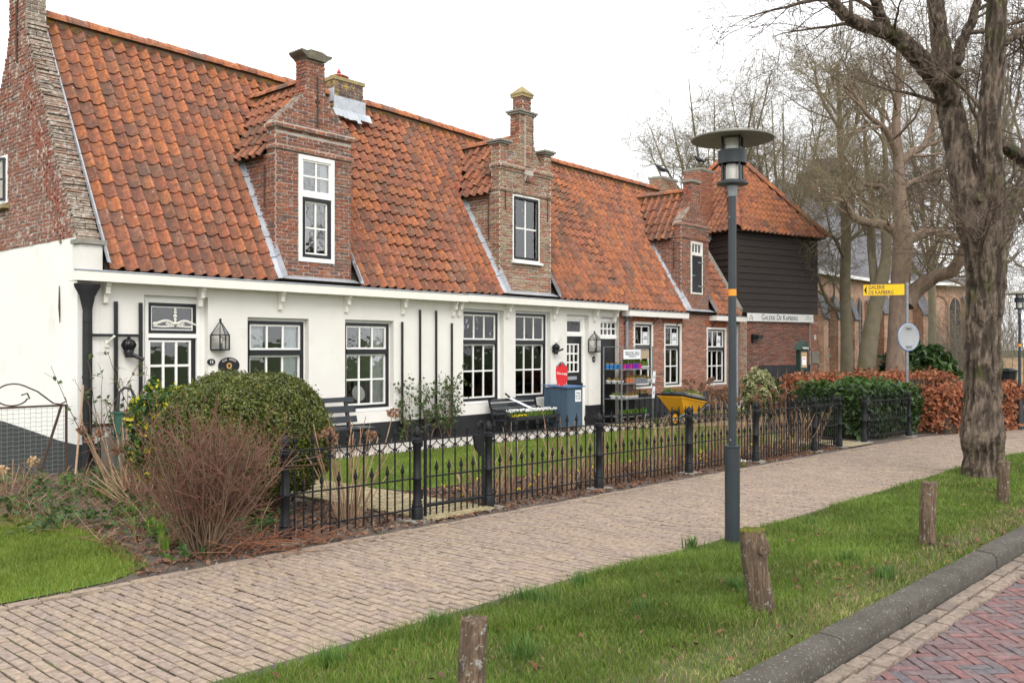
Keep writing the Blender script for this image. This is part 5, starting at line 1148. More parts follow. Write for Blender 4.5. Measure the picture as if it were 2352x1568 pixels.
# ================================================================ on and by the cottage walls
def lantern(pxl, pxr, pyt, pye, pyb, label):
    xm = FX((pxl + pxr) / 2, D0 - .1); w = (FX(pxr, D0 - .1) - FX(pxl, D0 - .1)) * .42; zt, ze, zb_ = (FZ((pxl + pxr) / 2, p, D0 - .1) for p in (pyt, pye, pyb)); th = thing('wall_lantern', label, 'wall lantern', (xm, D0, zb_), 'wall lanterns')
    ys = (D0 - .19, D0 - .012); fr = MB(); ym = sum(ys) / 2
    pts = [Vector((xm - w, D0 - .012, 0)), Vector((xm - w * .62, ys[0], 0)), Vector((xm + w * .62, ys[0], 0)), Vector((xm + w, D0 - .012, 0))]
    for i, p in enumerate(pts):
        fr.bar(p + EZ * zb_, p + EZ * ze, .016, .016, (0, 1, 0)); fr.bar(p + EZ * ze, Vector((xm, ym + .03, zt)), .013, .013)
        if i < 3:
            for z in (zb_, ze): fr.bar(p + EZ * z, pts[i + 1] + EZ * z, .016, .016)
    fr.lathe((xm, ym + .03, zt - .01), [(.012, 0), (.02, .02), (.016, .04), (.004, .05)], 8); fr.build('frame', M['black'], th)
    for i in range(3):
        a, b = pts[i], pts[i + 1]; MB().add([a + EZ * zb_, b + EZ * zb_, b + EZ * ze, a + EZ * ze], [(0, 1, 2, 3)]).build('pane', M['glass_clear'], th); MB().add([a + EZ * ze, b + EZ * ze, Vector((xm, ym + .03, zt))], [(0, 1, 2)]).build('pane', M['glass_clear'], th)
    MB().prism([(p.x, p.y) for p in pts], (0, 0, zb_ - .012), EX, EY, EZ * .012).build('base', M['black'], th)
    MB().lathe((xm, ym, zb_), [(.03, 0), (.03, .03), (.02, .035), (.02, .10)], 10).build('holder', M['black'], th); MB().lathe((xm, ym, zb_ + .10), [(.014, 0), (.03, .05), (.03, .075), (.01, .10)], 10).build('bulb', M['glass_clear'], th, smooth=60)
lantern(488, 529, 737, 769, 803, 'black glass wall lantern beside the door of number 13')
lantern(1357, 1379, 764, 780, 808, 'black glass wall lantern above the number 15 plate')
def oval(name, px, py, rx, rz, label, cat):
    x, z = FX(px), FZ(px, py); th = thing(name, label, cat, (x, D0 - .02, z)); n = 32
    MB().prism([(rx * math.cos(2 * math.pi * i / n), rz * math.sin(2 * math.pi * i / n)) for i in range(n)], (x, D0 - .002, z), EX, EZ, EY * -.016).build('plate', M['black'], th)
    MB().tube([(x + rx * .97 * math.cos(2 * math.pi * i / n), D0 - .018, z + rz * .97 * math.sin(2 * math.pi * i / n)) for i in range(n + 1)], .004, 5).build('rim', M['black'], th); return th, x, z
th, x, z = oval('number_plate', 484, 831, .063, .046, 'small oval black plate with number 13', 'number plate'); text('13', .062, (x, D0 - .0185, z), EX, EZ, 'white', th, bold=.0008)
th, x, z = oval('number_plate', 1363, 825, .048, .068, 'small round black plate with number 15', 'number plate'); text('15', .075, (x, D0 - .0185, z), EX, EZ, 'white', th, sx=.75, bold=.0008)
th, x, z = oval('name_plate', 525, 839, .175, .122, 'oval black name plate COK MORS with a sunflower', 'name plate')
for i, ch_ in enumerate('COK MORS'):
    a = R(90 + 46 - i * 13.1); text(ch_, .043, (x + .142 * math.cos(a), D0 - .0185, z + .088 * math.sin(a)), (math.sin(a), 0, -math.cos(a) * .62), (math.cos(a) * .62, 0, math.sin(a)), 'cream', th)
M['petal'] = pm('sunflower_petals', [(.62, .36, .10), (.72, .45, .16)], 20, .6, 0); mb = MB()
for k in range(22):
    a = 2 * math.pi * k / 22; u = Vector((math.cos(a), 0, math.sin(a))); v = Vector((-u.z, 0, u.x)); c = Vector((x, D0 - .02, z - .005)); mb.add([c + u * .02, c + u * .035 - v * .0055, c + u * .052, c + u * .035 + v * .0055], [(0, 1, 2, 3)])
mb.build('sunflower', M['petal'], th); MB().prism([(.02 * math.cos(t), .02 * math.sin(t)) for t in np.linspace(0, 6.0, 14)], (x, D0 - .019, z - .005), EX, EZ, EY * -.006).build('sunflower_heart', M['rust'], th)
def crown(px, py, s, ang, label):
    x, z = FX(px, D0 - .08), FZ(px, py, D0 - .08); th = thing('flagpole_holder', label, 'flagpole holder', (x, D0, z)); y = D0 - .08
    mb = MB().lathe((x, y, z), [(.055 * s, -.13 * s), (.06 * s, -.10 * s), (.058 * s, -.06 * s), (.068 * s, -.055 * s), (.068 * s, -.03 * s), (.06 * s, -.02 * s), (.085 * s, .05 * s), (.08 * s, .09 * s), (.04 * s, .13 * s), (.02 * s, .14 * s), (.025 * s, .16 * s), (.005 * s, .18 * s)], 12)
    for k in range(8):
        a = k * math.pi / 4; mb.tube([(x + .062 * s * math.cos(a), y + .062 * s * math.sin(a), z - .02 * s), (x + .10 * s * math.cos(a), y + .10 * s * math.sin(a), z + .05 * s), (x + .075 * s * math.cos(a), y + .075 * s * math.sin(a), z + .105 * s), (x, y, z + .14 * s)], .014 * s, 5)
    mb.build('crown', M['black'], th, smooth=50); MB().tube([(x, y, z - .07 * s), (x + .20 * s * math.cos(ang), y - .10 * s, z - .07 * s + .20 * s * math.sin(ang))], .03 * s, 8).build('socket', M['black'], th, smooth=40)
    MB().box(x - .04 * s, x + .04 * s, y, D0 - .001, z - .08 * s, z - .02 * s).build('mount', M['black'], th)
crown(296, 800, .95, -.5, 'black crown-shaped flagpole holder on the left trellis'); crown(1277, 802, .8, .4, 'black crown-shaped flagpole holder beside the door of number 15')
def whitetube(px, py, label):
    x, z = FX(px, D0 - .05), FZ(px, py, D0 - .05); th = thing('flag_socket', label, 'flag socket', (x, D0, z)); MB().tube([(x, D0 - .03, z - .05), (x + .05, D0 - .13, z + .05)], .018, 8).build('tube', M['cream'], th, smooth=40); MB().box(x - .025, x + .025, D0 - .03, D0 - .001, z - .10, z - .01).build('mount', M['cream'], th)
whitetube(248, 780, 'small white flag socket on the wall behind the left trellis'); whitetube(1280, 782, 'small white flag socket above the black crown near door 15')
def slat(th, px, y0, y1, w=.05, dy=.03): x = FX(px, D0 - dy); MB().box(x - w / 2, x + w / 2, D0 - dy - .012, D0 - dy + .008, FZ(px, y1, D0 - dy), FZ(px, y0, D0 - dy)).build('slat', M['black'], th)
tr = thing('trellis', 'black wooden trellis of three uprights and rails left of door 13', 'trellis', (FX(265), D0, .1))
for px, y0 in ((207, 690), (266, 692), (323, 695)): slat(tr, px, y0, 1058)
for py in (770, 974): z = FZ(265, py, D0 - .045); MB().box(FX(205, D0 - .04), FX(325, D0 - .04), D0 - .06, D0 - .045, z - .02, z + .02).build('rail', M['black'], tr)
tr2 = thing('trellis', 'four dark green upright slats on white wall between windows', 'trellis', (FX(985), D0, .1))
for px, y0 in ((924, 739), (965, 711), (1002, 713), (1038, 742)): slat(tr2, px, y0, 1000, .04)
dp = thing('downpipe', 'black drainpipe with hopper at the left corner of the white cottage', 'drainpipe', (FX(199), D0, 0)); x = FX(199, D0 - .1)
MB().tube([(x, D0 - .1, -.1), (x, D0 - .1, 2.05)], .052, 12).build('pipe', M['plinth'], dp, smooth=40); MB().lathe((x, D0 - .12, 2.05), [(.062, 0), (.062, .10), (.058, .14), (.10, .34), (.165, .46), (.17, .50)], 14, 1.0, .62).build('hopper', M['plinth'], dp, smooth=40)
for z in (.5, 1.3): MB().lathe((x, D0 - .1, z), [(.058, 0), (.058, .04)], 12).build('clip', M['plinth'], dp)
for px, y0, y1, label in ((1440, 722, 940, 'grey zinc drainpipe with hopper between white and brick cottages'), (1693, 740, 905, 'thin grey zinc drainpipe at the right end of the brick cottage')):
    x = FX(px, D0 - .07); th = thing('downpipe', label, 'drainpipe', (x, D0, 0), 'zinc drainpipes'); zt = FZ(px, y0, D0 - .07); MB().tube([(x, D0 - .07, 0), (x, D0 - .07, zt - .12), (x, D0 - .10, zt - .04)], .04, 10).build('pipe', M['zinc'], th, smooth=40)
    if px < 1500: MB().box(x - .1, x + .08, D0 - .2, D0 - .02, zt - .06, zt + .10).build('hopper', M['zinc'], th)

# ================================================================ benches
bx0, bx1, by = 7.55, 9.42, 11.55; b1 = thing('bench', 'plain slatted blue-black garden bench under the window left of the trellis', 'bench', (8.5, by, gz(8.5))); g0 = gz(8.5) + .03
S_ = .80
for k, (y, z, h) in enumerate(((by + .26, .80, .075), (by + .22, .645, .105), (by + .18, .48, .10))): MB().obox(((bx0 + bx1) / 2, y, g0 + z), ((bx1 - bx0) / 2, 0, 0), (0, .014, -.004), (0, .012, h / 2)).build('back_slat', M['bench'], b1)
for k in range(4): MB().box(bx0 - .02, bx1 + .02, by - .30 + k * .11, by - .30 + k * .11 + .095, g0 + .345, g0 + .37).build('seat_slat', M['bench'], b1)
for x in (bx0 + .15, bx1 - .15):
    MB().bar((x, by + .10, g0), (x, by + .30, g0 + .84), .05, .05, (1, 0, 0)).build('leg', M['bench'], b1); MB().bar((x, by - .26, g0), (x, by - .26, g0 + .34), .05, .05, (1, 0, 0)).build('leg', M['bench'], b1); MB().bar((x, by - .28, g0 + .32), (x, by + .16, g0 + .32), .04, .05).build('seat_rail', M['bench'], b1)
b2 = thing('bench', 'ornate cast-iron bench with black slats beside the blue cabinet', 'bench', (13.6, 11.6, gz(13.6))); g0 = gz(13.6) + .03; x0, x1 = 12.85, 14.28
for y, z, h in ((11.92, .66, .06), (11.90, .56, .09), (11.86, .44, .12)): MB().obox(((x0 + x1) / 2, y, g0 + z), ((x1 - x0) / 2, 0, 0), (0, .012, 0), (0, .012, h / 2)).build('back_slat', M['bench'], b2)
for k in range(5): MB().box(x0, x1, 11.36 + k * .09, 11.36 + k * .09 + .08, g0 + .275, g0 + .295).build('seat_slat', M['bench'], b2)
for x in (x0 + .02, x1 - .02):
    mb = MB(); c = lambda y, z: Vector((x, y, g0 + z))
    mb.tube([c(11.92, 0), c(11.86, .12), c(11.82, .28), c(11.86, .45), c(11.93, .68), c(11.90, .71), c(11.87, .69)], .022, 7); mb.tube([c(11.38, 0), c(11.42, .12), c(11.38, .25), c(11.33, .30), c(11.36, .34), c(11.40, .31)], .022, 7)
    mb.tube([c(11.36, .27), c(11.82, .27)], .02, 7); mb.tube([c(11.86, .50), c(11.7, .46), c(11.55, .48), c(11.43, .44), c(11.40, .38), c(11.46, .36), c(11.49, .40)], .018, 7)
    for k in range(3): cc = c(11.52 + k * .1, .37 - .01 * k); mb.tube([cc + Vector((0, math.cos(t) * (.05 - t * .006), math.sin(t) * (.05 - t * .006))) for t in np.linspace(0, 6.5, 14)], .010, 5)
    mb.tube([c(11.4, .1), c(11.6, .2), c(11.8, .1)], .014, 6); mb.build('cast_side', M['iron'], b2, smooth=50)
M.update(white_fl=pm('snowdrop_petals', [(.74, .76, .72), (.82, .83, .80)], 9, .6, 0, rnd=True), yellow_fl=pm('yellow_petals', [(.74, .50, .01), (.82, .60, .02)], 9, .6, 0, rnd=True))
def tuft(mb, c, n, h, r, lean=.5, w=.006):
    for i in range(n):
        a = random.uniform(0, 6.28); q = random.uniform(0, r); l = h * random.uniform(.6, 1.1); b = Vector(c) + Vector((math.cos(a) * q, math.sin(a) * q, 0)); o = Vector((math.cos(a), math.sin(a), 0)) * lean * l * random.uniform(.2, 1); s = Vector((-math.sin(a), math.cos(a), 0)) * w
        mb.add([b - s, b + s, b + o * .4 + EZ * l * .6 + s * .8, b + o * .4 + EZ * l * .6 - s * .8, b + o + EZ * l], [(0, 1, 2, 3), (3, 2, 4)])
def blooms(mb, c, n, h, r, s):
    for i in range(n):
        a = random.uniform(0, 6.28); q = r * math.sqrt(random.random()); p = Vector(c) + Vector((math.cos(a) * q, math.sin(a) * q, h * random.uniform(.8, 1.15))); mb.lathe(p, [(s * .2, s), (s * .7, .2 * s), (s * .55, -.6 * s), (s * .1, -s)], 5)
zt = g0 + .30; tray = MB(); ta, tb_ = 12.98, 14.35
tray.box(ta, tb_, 11.33, 11.36, zt, zt + .06); tray.box(ta, tb_, 11.62, 11.65, zt, zt + .06); tray.box(ta, tb_, 11.36, 11.62, zt, zt + .01); tray.box(ta, ta + .02, 11.36, 11.62, zt + .01, zt + .06); tray.box(tb_ - .02, tb_, 11.36, 11.62, zt + .01, zt + .06)
tro = thing('flower_tray', 'black tray of white snowdrops and yellow winter aconites on ornate bench', 'flower tray', ((ta + tb_) / 2, 11.49, zt)); tray.build('tray', M['p_black'], tro); lf, wf, yf = MB(), MB(), MB()
for k in range(13):
    for yy in (11.42, 11.56):
        p = (ta + .06 + k * .104, yy, zt + .03)
        if k < 4 and yy < 11.5: tuft(lf, p, 14, .05, .04, .8); blooms(yf, p, 6, .055, .045, .014)
        else: tuft(lf, p, 22, .12, .03, .45); blooms(wf, p, 15, .14, .06, .014)
lf.build('leaves', M['sprout'], tro); wf.build('snowdrops', M['white_fl'], tro); yf.build('aconites', M['yellow_fl'], tro)
nt_ = thing('price_tag', 'long white paper strip hung over the ornate bench back', 'paper sign', (13.55, 11.8, g0 + .5)); a_, b_ = Vector((13.40, 11.88, g0 + .71)), Vector((13.98, 11.55, g0 + .40)); d_ = (b_ - a_) * .8; b_ = a_ + d_; wv_ = d_.cross(Vector((0, -1, 1))).normalized() * .032
MB().obox((a_ + b_) / 2, d_ / 2, wv_, wv_.cross(d_).normalized() * .002).build('paper', M['paper'], nt_); MB().tube([a_ + Vector((-.1, 0, .08)), a_ + Vector((0, 0, .02)), a_ + d_ * .05], .018, 6).build('cord', M['black'], nt_)

# ================================================================ blue cabinet with tulip sign
X0, X1, Y0, Y1, Z0, Z1 = 14.42, 14.95, 11.20, 11.80, .085, .895; cb = thing('cabinet', 'blue painted wooden flower cabinet standing before the white wall', 'cabinet', (14.7, 11.5, 0))
MB().box(X0 + .02, X1 - .02, Y0 + .02, Y1 - .02, Z0, Z1).build('carcass', M['plinth'], cb)
for k in range(4): a = Y0 + (Y1 - Y0) * k / 4; MB().box(X0, X0 + .02, a + .002, a + (Y1 - Y0) / 4 - .002, Z0, Z1).build('plank', M['bluewood'], cb)
for k in range(3): a = X0 + .021 + (X1 - X0 - .021) * k / 3; MB().box(a + .002, a + (X1 - X0) / 3 - .004, Y0 - .0, Y0 + .02, Z0, Z1).build('plank', M['bluewood'], cb)
MB().prism([(Y0 - .04, Z1 + .0), (Y1 + .03, Z1 + .03), (Y1 + .03, Z1 + .05), (Y0 - .04, Z1 + .025)], (X0 - .04, 0, 0), EY, EZ, EX * (X1 - X0 + .09)).build('lid', M['bluetop'], cb)
for x_ in (X0 + .05, X1 - .15): MB().box(x_, x_ + .1, Y0 + .02, Y1, -.06, Z0).build('block', M['wood_dark'], cb)
nt_ = thing('price_note', 'white price note TULPEN PER BOS on the blue cabinet front', 'paper sign', (14.78, Y0, .75)); MB().box(14.70, 14.90, Y0 - .004, Y0 - .001, .60, .84).build('paper', M['paper'], nt_); text('Tulpen\nper bos\n€ 2,50', .058, (14.80, Y0 - .0045, .72), EX, EZ, 'print_grey', nt_, sx=.95)
tu = thing('tulip_sign', 'red tulip-shaped board reading TULPEN on top of the blue cabinet', 'sign', (14.55, 11.45, .93)); uu = Vector((ST, -CT, 0)); c = Vector((14.56, 11.44, .93)); nn = Vector((-CT, -ST, 0))
tul = [(-.085, 0), (.075, 0), (.10, .06), (.122, .18), (.125, .32), (.118, .40), (.10, .425), (.075, .385), (.05, .41), (.02, .46), (-.005, .465), (-.03, .40), (-.055, .385), (-.085, .42), (-.115, .41), (-.125, .30), (-.12, .15), (-.10, .05)]
MB().prism(tul, c, uu, EZ, nn * .018).build('tulip_board', M['red'], tu); MB().prism([(-.10, .36)] + [(.10 * math.cos(t), .36 + .135 * math.sin(t)) for t in np.linspace(math.pi, 0, 12)], c - nn * .004, uu, EZ, nn * .006).build('arch_board', M['black'], tu)
for i, ch_ in enumerate('TULPEN'): text(ch_, .052 + .010 * (i in (0, 5)), c + uu * (-.088 + i * .035) + EZ * (.255 - .004 * i) + nn * .0195, uu, EZ, 'white', tu, sx=.85, bold=.0018)
for i, ch_ in enumerate('JEN & MENK'):
    a = R(152 - i * 13.8); text(ch_, .036, c + uu * (.086 * math.cos(a)) + EZ * (.36 + .117 * math.sin(a)) + nn * .003, uu * math.sin(a) - EZ * math.cos(a), uu * math.cos(a) + EZ * math.sin(a), 'white', tu)
mb = MB()
for s in (-.055, .05): mb.tube([c + uu * s + EZ * .02 + nn * .017, c + uu * s + EZ * .02 + nn * .022], .008, 8)
mb.build('bolt', M['paper'], tu)

# ================================================================ plant trolley with pots
RX0, RX1, RY0, RY1 = 16.86, 18.17, 11.52, 12.02; rk = thing('plant_rack', 'galvanised plant trolley with four shelves of potted bulbs', 'plant rack', ((RX0 + RX1) / 2, 11.8, -.05)); ZS = (.14, .545, .90, 1.225)
for x in (RX0, RX1):
    for y in (RY0, RY1): MB().box(x - .013, x + .013, y - .013, y + .013, -.05, 1.73).build('upright', M['galv'], rk)
for z in ZS:
    mb = MB(); mb.box(RX0 + .018, RX1 - .018, RY0, RY1, z - .012, z); mb.box(RX0 + .018, RX1 - .018, RY0 - .012, RY0 - .001, z - .018, z + .008); mb.build('shelf', M['galv'], rk)
mb = MB(); mb.tube([(RX0, RY0, 1.735), (RX1, RY0, 1.735)], .01, 6); mb.tube([(RX0, RY0, 1.735), (RX0, RY1, 1.735)], .01, 6); mb.build('top_rail', M['galv'], rk)
def potmesh(kind, bowl):
    return MB().lathe((0, 0, 0), ([(.05, 0), (.085, .055), (.09, .06), (.088, .068), (.07, .06)] if bowl else [(.038, 0), (.05, .085), (.055, .088), (.055, .105), (.046, .10)]), 14)
PM = {}
def pot(p, colour, bowl, plant, label, group, s=1.0, spr='sprout', h=.07):
    th = thing('bulb_pot', label, 'flower pot', p, group); key = (colour, bowl)
    if key not in PM: PM[key] = shared('pot', potmesh(colour, bowl), colour, 40)
    inst('pot', PM[key], th, p, 0, (s, s, s)); lf = MB(); top = Vector(p) + EZ * ((.062 if bowl else .098) * s); r = (.06 if bowl else .034) * s
    if plant == 'bulbs':
        bb = MB()
        for i in range(14 if bowl else 8): a = i * 2.4; q = r * math.sqrt((i + .5) / (14 if bowl else 8)); bb.lathe(top + Vector((q * math.cos(a), q * math.sin(a), -.004)), [(.006, 0), (.013, .008), (.009, .02), (.003, .03)], 5)
        bb.build('bulbs', M['bulb'], th)
    for i in range(9): tuft(lf, top, 7, h * 1.1, r, .3, .0065)
    lf.build('shoots', M[spr], th)
def shelf(z, y, items, group):
    x = RX0 + .06
    for colour, bowl, plant, label, s, spr, h in items:
        w = (.16 if bowl else .105) * s; pot((x + w / 2, y, z), colour, bowl, plant, label, group, s, spr, h); x += w + .012
yb, yf = 11.80, 11.63
T_ = 'pots on the top shelf of the plant rack'
for k in range(4): pot((RX0 + .07, RY0 + .09 + k * .115, ZS[3]), 'p_blue', False, 'bulbs', 'blue pot of bulbs on the left end of the top rack shelf', T_, 1.05, 'sprout_red', .05)
x = RX0 + .19
for col, bowl, lab, h in (('p_mag', 0, 'magenta pot of green bulb leaves on the top rack shelf', .12), ('p_pur', 0, 'purple pot of green bulb leaves on the top rack shelf', .15), ('p_mag', 0, 'magenta pot of green bulb leaves on the top rack shelf', .12), ('p_pur', 0, 'purple pot of green bulb leaves on the top rack shelf', .16), ('p_pur', 0, 'purple pot of green bulb leaves on the top rack shelf', .14), ('p_mag', 0, 'magenta pot of green bulb leaves on the top rack shelf', .12), ('p_white', 1, 'white bowl of tall green shoots on the top rack shelf', .15), ('p_white', 1, 'white bowl of tall green shoots on the top rack shelf', .12), ('p_cream', 0, 'cream pot at the right end of the top rack shelf', .12)):
    s = 1.2 if col == 'p_pur' else (.95 if bowl else 1.05); w = (.17 if bowl else .11) * s
    if x + w > RX1 - .03: break
    pot((x + w / 2, RY0 + .10, ZS[3]), col, bool(bowl), 'leaf', lab, T_, s, 'sprout', h); x += w
T_ = 'pots on the second shelf of the plant rack'
for k in range(3): pot((RX0 + .10, RY0 + .10 + k * .16, ZS[2]), 'p_white', True, 'bulbs', 'white bowl of shoots on left end of second rack shelf', T_, .95, 'sprout_red', .07)
x = RX0 + .30
for col, bowl, lab in [('terracotta', 0, 'terracotta pot of red-brown shoots on the second rack shelf')] * 3 + [('p_grey', 0, 'grey pot of bulbs on the second rack shelf')] * 5 + [('p_white', 1, 'white bowl at the right end of the second rack shelf')]:
    w = .16 if bowl else .11; pot((x + w / 2, RY0 + .09 + (.03 if col == 'p_grey' else 0), ZS[2]), col, bool(bowl), 'bulbs', lab, T_, 1.0, 'sprout_red', .08); x += w
    if x > RX1 - .12: break
T_ = 'pots on the third shelf of the plant rack'
for k in range(2): pot((RX0 + .11, RY0 + .11 + k * .19, ZS[1]), 'p_white', True, 'bulbs', 'white bowl of sprouts on the left end of the third rack shelf', T_, 1.1, 'sprout', .07)
x = RX0 + .24
for col, bowl, lab in [('p_white', 1, 'white bowl of orange-tipped sprouts on the third rack shelf')] * 4 + [('p_black', 0, 'small black pot of bulbs on the third rack shelf')] * 4:
    s = .78 if bowl else 1.0; w = (.175 if bowl else .11) * s
    pot((x + w / 2, RY0 + .09, ZS[1]), col, bool(bowl), 'bulbs', lab, T_, s, 'sprout_red', .075); x += w
T_ = 'pots on the bottom shelf of the plant rack'
for k in range(7): pot((RX0 + .10 + k * .135, RY0 + .09, ZS[0]), 'p_black', True, 'leaf', 'black tray pot of green and violet shoots on the bottom rack shelf', T_, .78, 'sprout', .10)
pot((RX0 + 1.08, RY0 + .1, ZS[0]), 'p_green', False, 'leaf', 'bright green pot on the bottom rack shelf', T_, 1.15, 'sprout', .06)
ORD = ['first', 'second', 'third', 'fourth', 'fifth', 'sixth', 'seventh', 'eighth', 'ninth', 'tenth', 'eleventh', 'twelfth', 'thirteenth', 'fourteenth', 'fifteenth', 'sixteenth', 'seventeenth', 'eighteenth', 'nineteenth', 'twentieth', 'twenty-first', 'twenty-second', 'twenty-third', 'twenty-fourth', 'twenty-fifth', 'twenty-sixth', 'twenty-seventh', 'twenty-eighth']
def number_alike(cat):
    by = {}
    for o in COL.objects:
        if o.get('category') == cat: by.setdefault(o['label'], []).append(o)
    for lab, l in by.items():
        if len(l) < 2: continue
        for i, o in enumerate(l): o['label'] = lab + ', ' + ORD[i] + (' from front' if 'left end' in lab else ' from left')
number_alike('flower pot')
def card(name, c, ax, w, h, label, txt=None, sz=.04, mat='paper', tilt=0):
    th = thing(name, label, 'paper sign', c); ax = Vector(ax).normalized(); up = (EZ + ax * tilt).normalized(); n = ax.cross(up); MB().obox(Vector(c), ax * w / 2, n * -.002, up * h / 2).build('paper', M[mat], th)
    if txt: text(txt, sz, Vector(c) + n * .0045, ax, up, 'print_grey', th)
card('price_list', (17.24, RY0 - .03, 1.565), EX, .70, .22, 'white price list sheet hung between the rack uprights', '• kleine pot € 2,50   • Geld in de\n• Midden pot €2,50   brievenbus\n• Grote pot € 4', .045)
card('cardboard_sheet', (17.80, RY0 + .02, 1.56), EX, .46, .20, 'brown cardboard sheet beside the price list on the rack', mat='wicker')
card('plant_label', (RX1 + .0, RY0 - .03, 1.02), EX, .12, .28, 'upper white plant leaflet hanging on the right rack upright', 'tulp\nrood', .03, tilt=.15); card('plant_label', (RX1 - .02, RY0 - .03, .66), EX, .12, .28, 'lower white plant leaflet hanging on the right rack upright', 'crocus\ngeel', .03, tilt=.12)
for w_, lab in ((W5, 'white notice with two eyes in the window behind the rack'), (W6, 'white notice with two eyes in the middle brick cottage window'), (W7, 'white notice with two eyes in the window right of the dormer wall')):
    zz = w_[2] + (w_[3] - w_[2]) * .76; xx = w_[0] + (w_[1] - w_[0]) * .66; card('window_notice', (xx, D0 + .03, zz), EX, .22, .30, lab, 'BLIJF EVEN\nO  O\nBLIJF MAAR BUITEN', .026)

# ================================================================ wheelbarrow of bulbs
wbx, wby = 17.34, 10.45; g0 = gz(17.2) + .03; wb = thing('wheelbarrow', 'yellow wheelbarrow loaded with trays of sprouting bulbs', 'wheelbarrow', (17.6, wby, g0))
def wbp(a, b, z): return Vector((wbx + a, wby + b * 1.0, g0 + z))
V = [wbp(-.18, -.30, .66), wbp(.92, -.30, .50), wbp(.92, .30, .50), wbp(-.18, .30, .66), wbp(.18, -.17, .26), wbp(.72, -.17, .24), wbp(.72, .17, .24), wbp(.18, .17, .26)]
MB().add(V, [(0, 1, 5, 4), (1, 2, 6, 5), (2, 3, 7, 6), (3, 0, 4, 7), (4, 5, 6, 7)]).build('tub', M['barrow'], wb); MB().tube([V[0], V[1], V[2], V[3], V[0]], .014, 6).build('rim', M['barrow'], wb)
mb = MB().tube([wbp(.02 + .15 * math.cos(t), 0, .16 + .15 * math.sin(t)) for t in np.linspace(0, 6.283, 22)], .042, 8, False); wh = mb.build('wheel', M['rubber'], wb, smooth=60)
mm = MB(); mm.lathe((0, 0, 0), [(.11, -.025), (.11, .025), (.04, .03)], 16); mm.v = [tuple(wbp(.02 + a, c, .16 + b)) for a, b, c in mm.v]; mm.build('rim_disc', M['barrow'], wh)
for s in (-1, 1):
    MB().tube([wbp(-.16, s * .07, .14), wbp(.15, s * .2, .27), wbp(.7, s * .22, .25), wbp(1.0, s * .27, .42), wbp(1.25, s * .29, .46)], .017, 7).build('handle', M['galv'], wb, smooth=50)
    MB().tube([wbp(1.22, s * .29, .455), wbp(1.40, s * .29, .47)], .026, 8).build('grip', M['barrow'], wb, smooth=50); MB().tube([wbp(.62, s * .2, .25), wbp(.72, s * .24, 0)], .016, 6).build('leg', M['galv'], wb)
top = lambda a, b: wbp(a, b, .70 - .145 * (a + .18))
MB().obox(wbp(.36, 0, .63), Vector((.58, 0, -.085)), (0, .32, 0), (0, 0, .012)).build('board', M['p_black'], wb)
for a, b, s, lab, spr in ((-.02, -.12, .9, 'dark round bowl of grass-like shoots on the front of the wheelbarrow', 'sprout_red'), (.30, .02, .9, 'dark bowl of sprouts in the middle of the wheelbarrow', 'sprout_red'), (.16, .24, .9, 'wide dark bowl at the back of the wheelbarrow', 'sprout')):
    p = top(a, b); th = thing('bulb_bowl', lab, 'bowl', p, 'bowls on the wheelbarrow'); MB().lathe(p, [(.11 * s, 0), (.19 * s, .085), (.195 * s, .095), (.17 * s, .085)], 18).build('bowl', M['p_grey'], th, smooth=40); lf = MB()
    for i in range(26): q = .15 * s * math.sqrt(random.random()); a2 = random.uniform(0, 6.3); tuft(lf, p + Vector((q * math.cos(a2), q * math.sin(a2), .08)), 6, .11, .02, .2, .005)
    lf.build('shoots', M[spr], th)
for a, b, lab in ((.46, -.18, 'shallow grey tray of pale bulbs with shoots on the wheelbarrow'), (.78, -.14, 'second grey tray of pale bulbs near the wheelbarrow handles')):
    p = top(a, b); th = thing('bulb_tray', lab, 'tray', p, 'trays on the wheelbarrow'); MB().obox(p + EZ * .035, (.16, 0, -.025), (0, .12, 0), (.0, 0, .035)).build('tray', M['p_grey'], th); lf, bb = MB(), MB()
    for i in range(40): q = p + Vector((random.uniform(-.14, .14), random.uniform(-.1, .1), .07)); q.z -= (q.x - p.x) * .15; bb.lathe(q, [(.006, 0), (.014, .01), (.009, .024), (.003, .034)], 5); tuft(lf, q + EZ * .02, 3, .09, .008, .2, .004)
    lf.build('shoots', M['sprout'], th); bb.build('bulbs', M['bulb'], th)
p = top(1.02, .12) + EZ * .02; th = thing('wicker_basket', 'pale wicker basket with green leaves at the rear of the wheelbarrow', 'basket', p); mb = MB()
for k in range(5): mb.tube([p + Vector(((.13 + .01 * k) * math.cos(t), (.11 + .008 * k) * math.sin(t), .018 + .034 * k + .006 * math.sin(t * 9))) for t in np.linspace(0, 6.283, 36)], .019, 6)
mb.build('basket', M['wicker'], th); lf = MB()
for i in range(16): tuft(lf, p + Vector((random.uniform(-.1, .1), random.uniform(-.08, .08), .1)), 5, .11, .03, .5, .012)
lf.build('leaves', M['sprout'], th)
# iron plant stand behind the wheelbarrow
ps = thing('iron_stand', 'low black iron railing stand behind the wheelbarrow', 'plant stand', (18.2, 11.6, g0)); mb = MB()
for i in range(6): x = 17.65 + i * .22; mb.tube([(x, 11.55, g0), (x, 11.55, g0 + .62 + (.16 if i % 3 == 0 else 0))], .012, 6)
mb.tube([(17.65, 11.55, g0 + .58), (18.75, 11.55, g0 + .58)], .012, 6); mb.build('frame', M['iron'], ps)

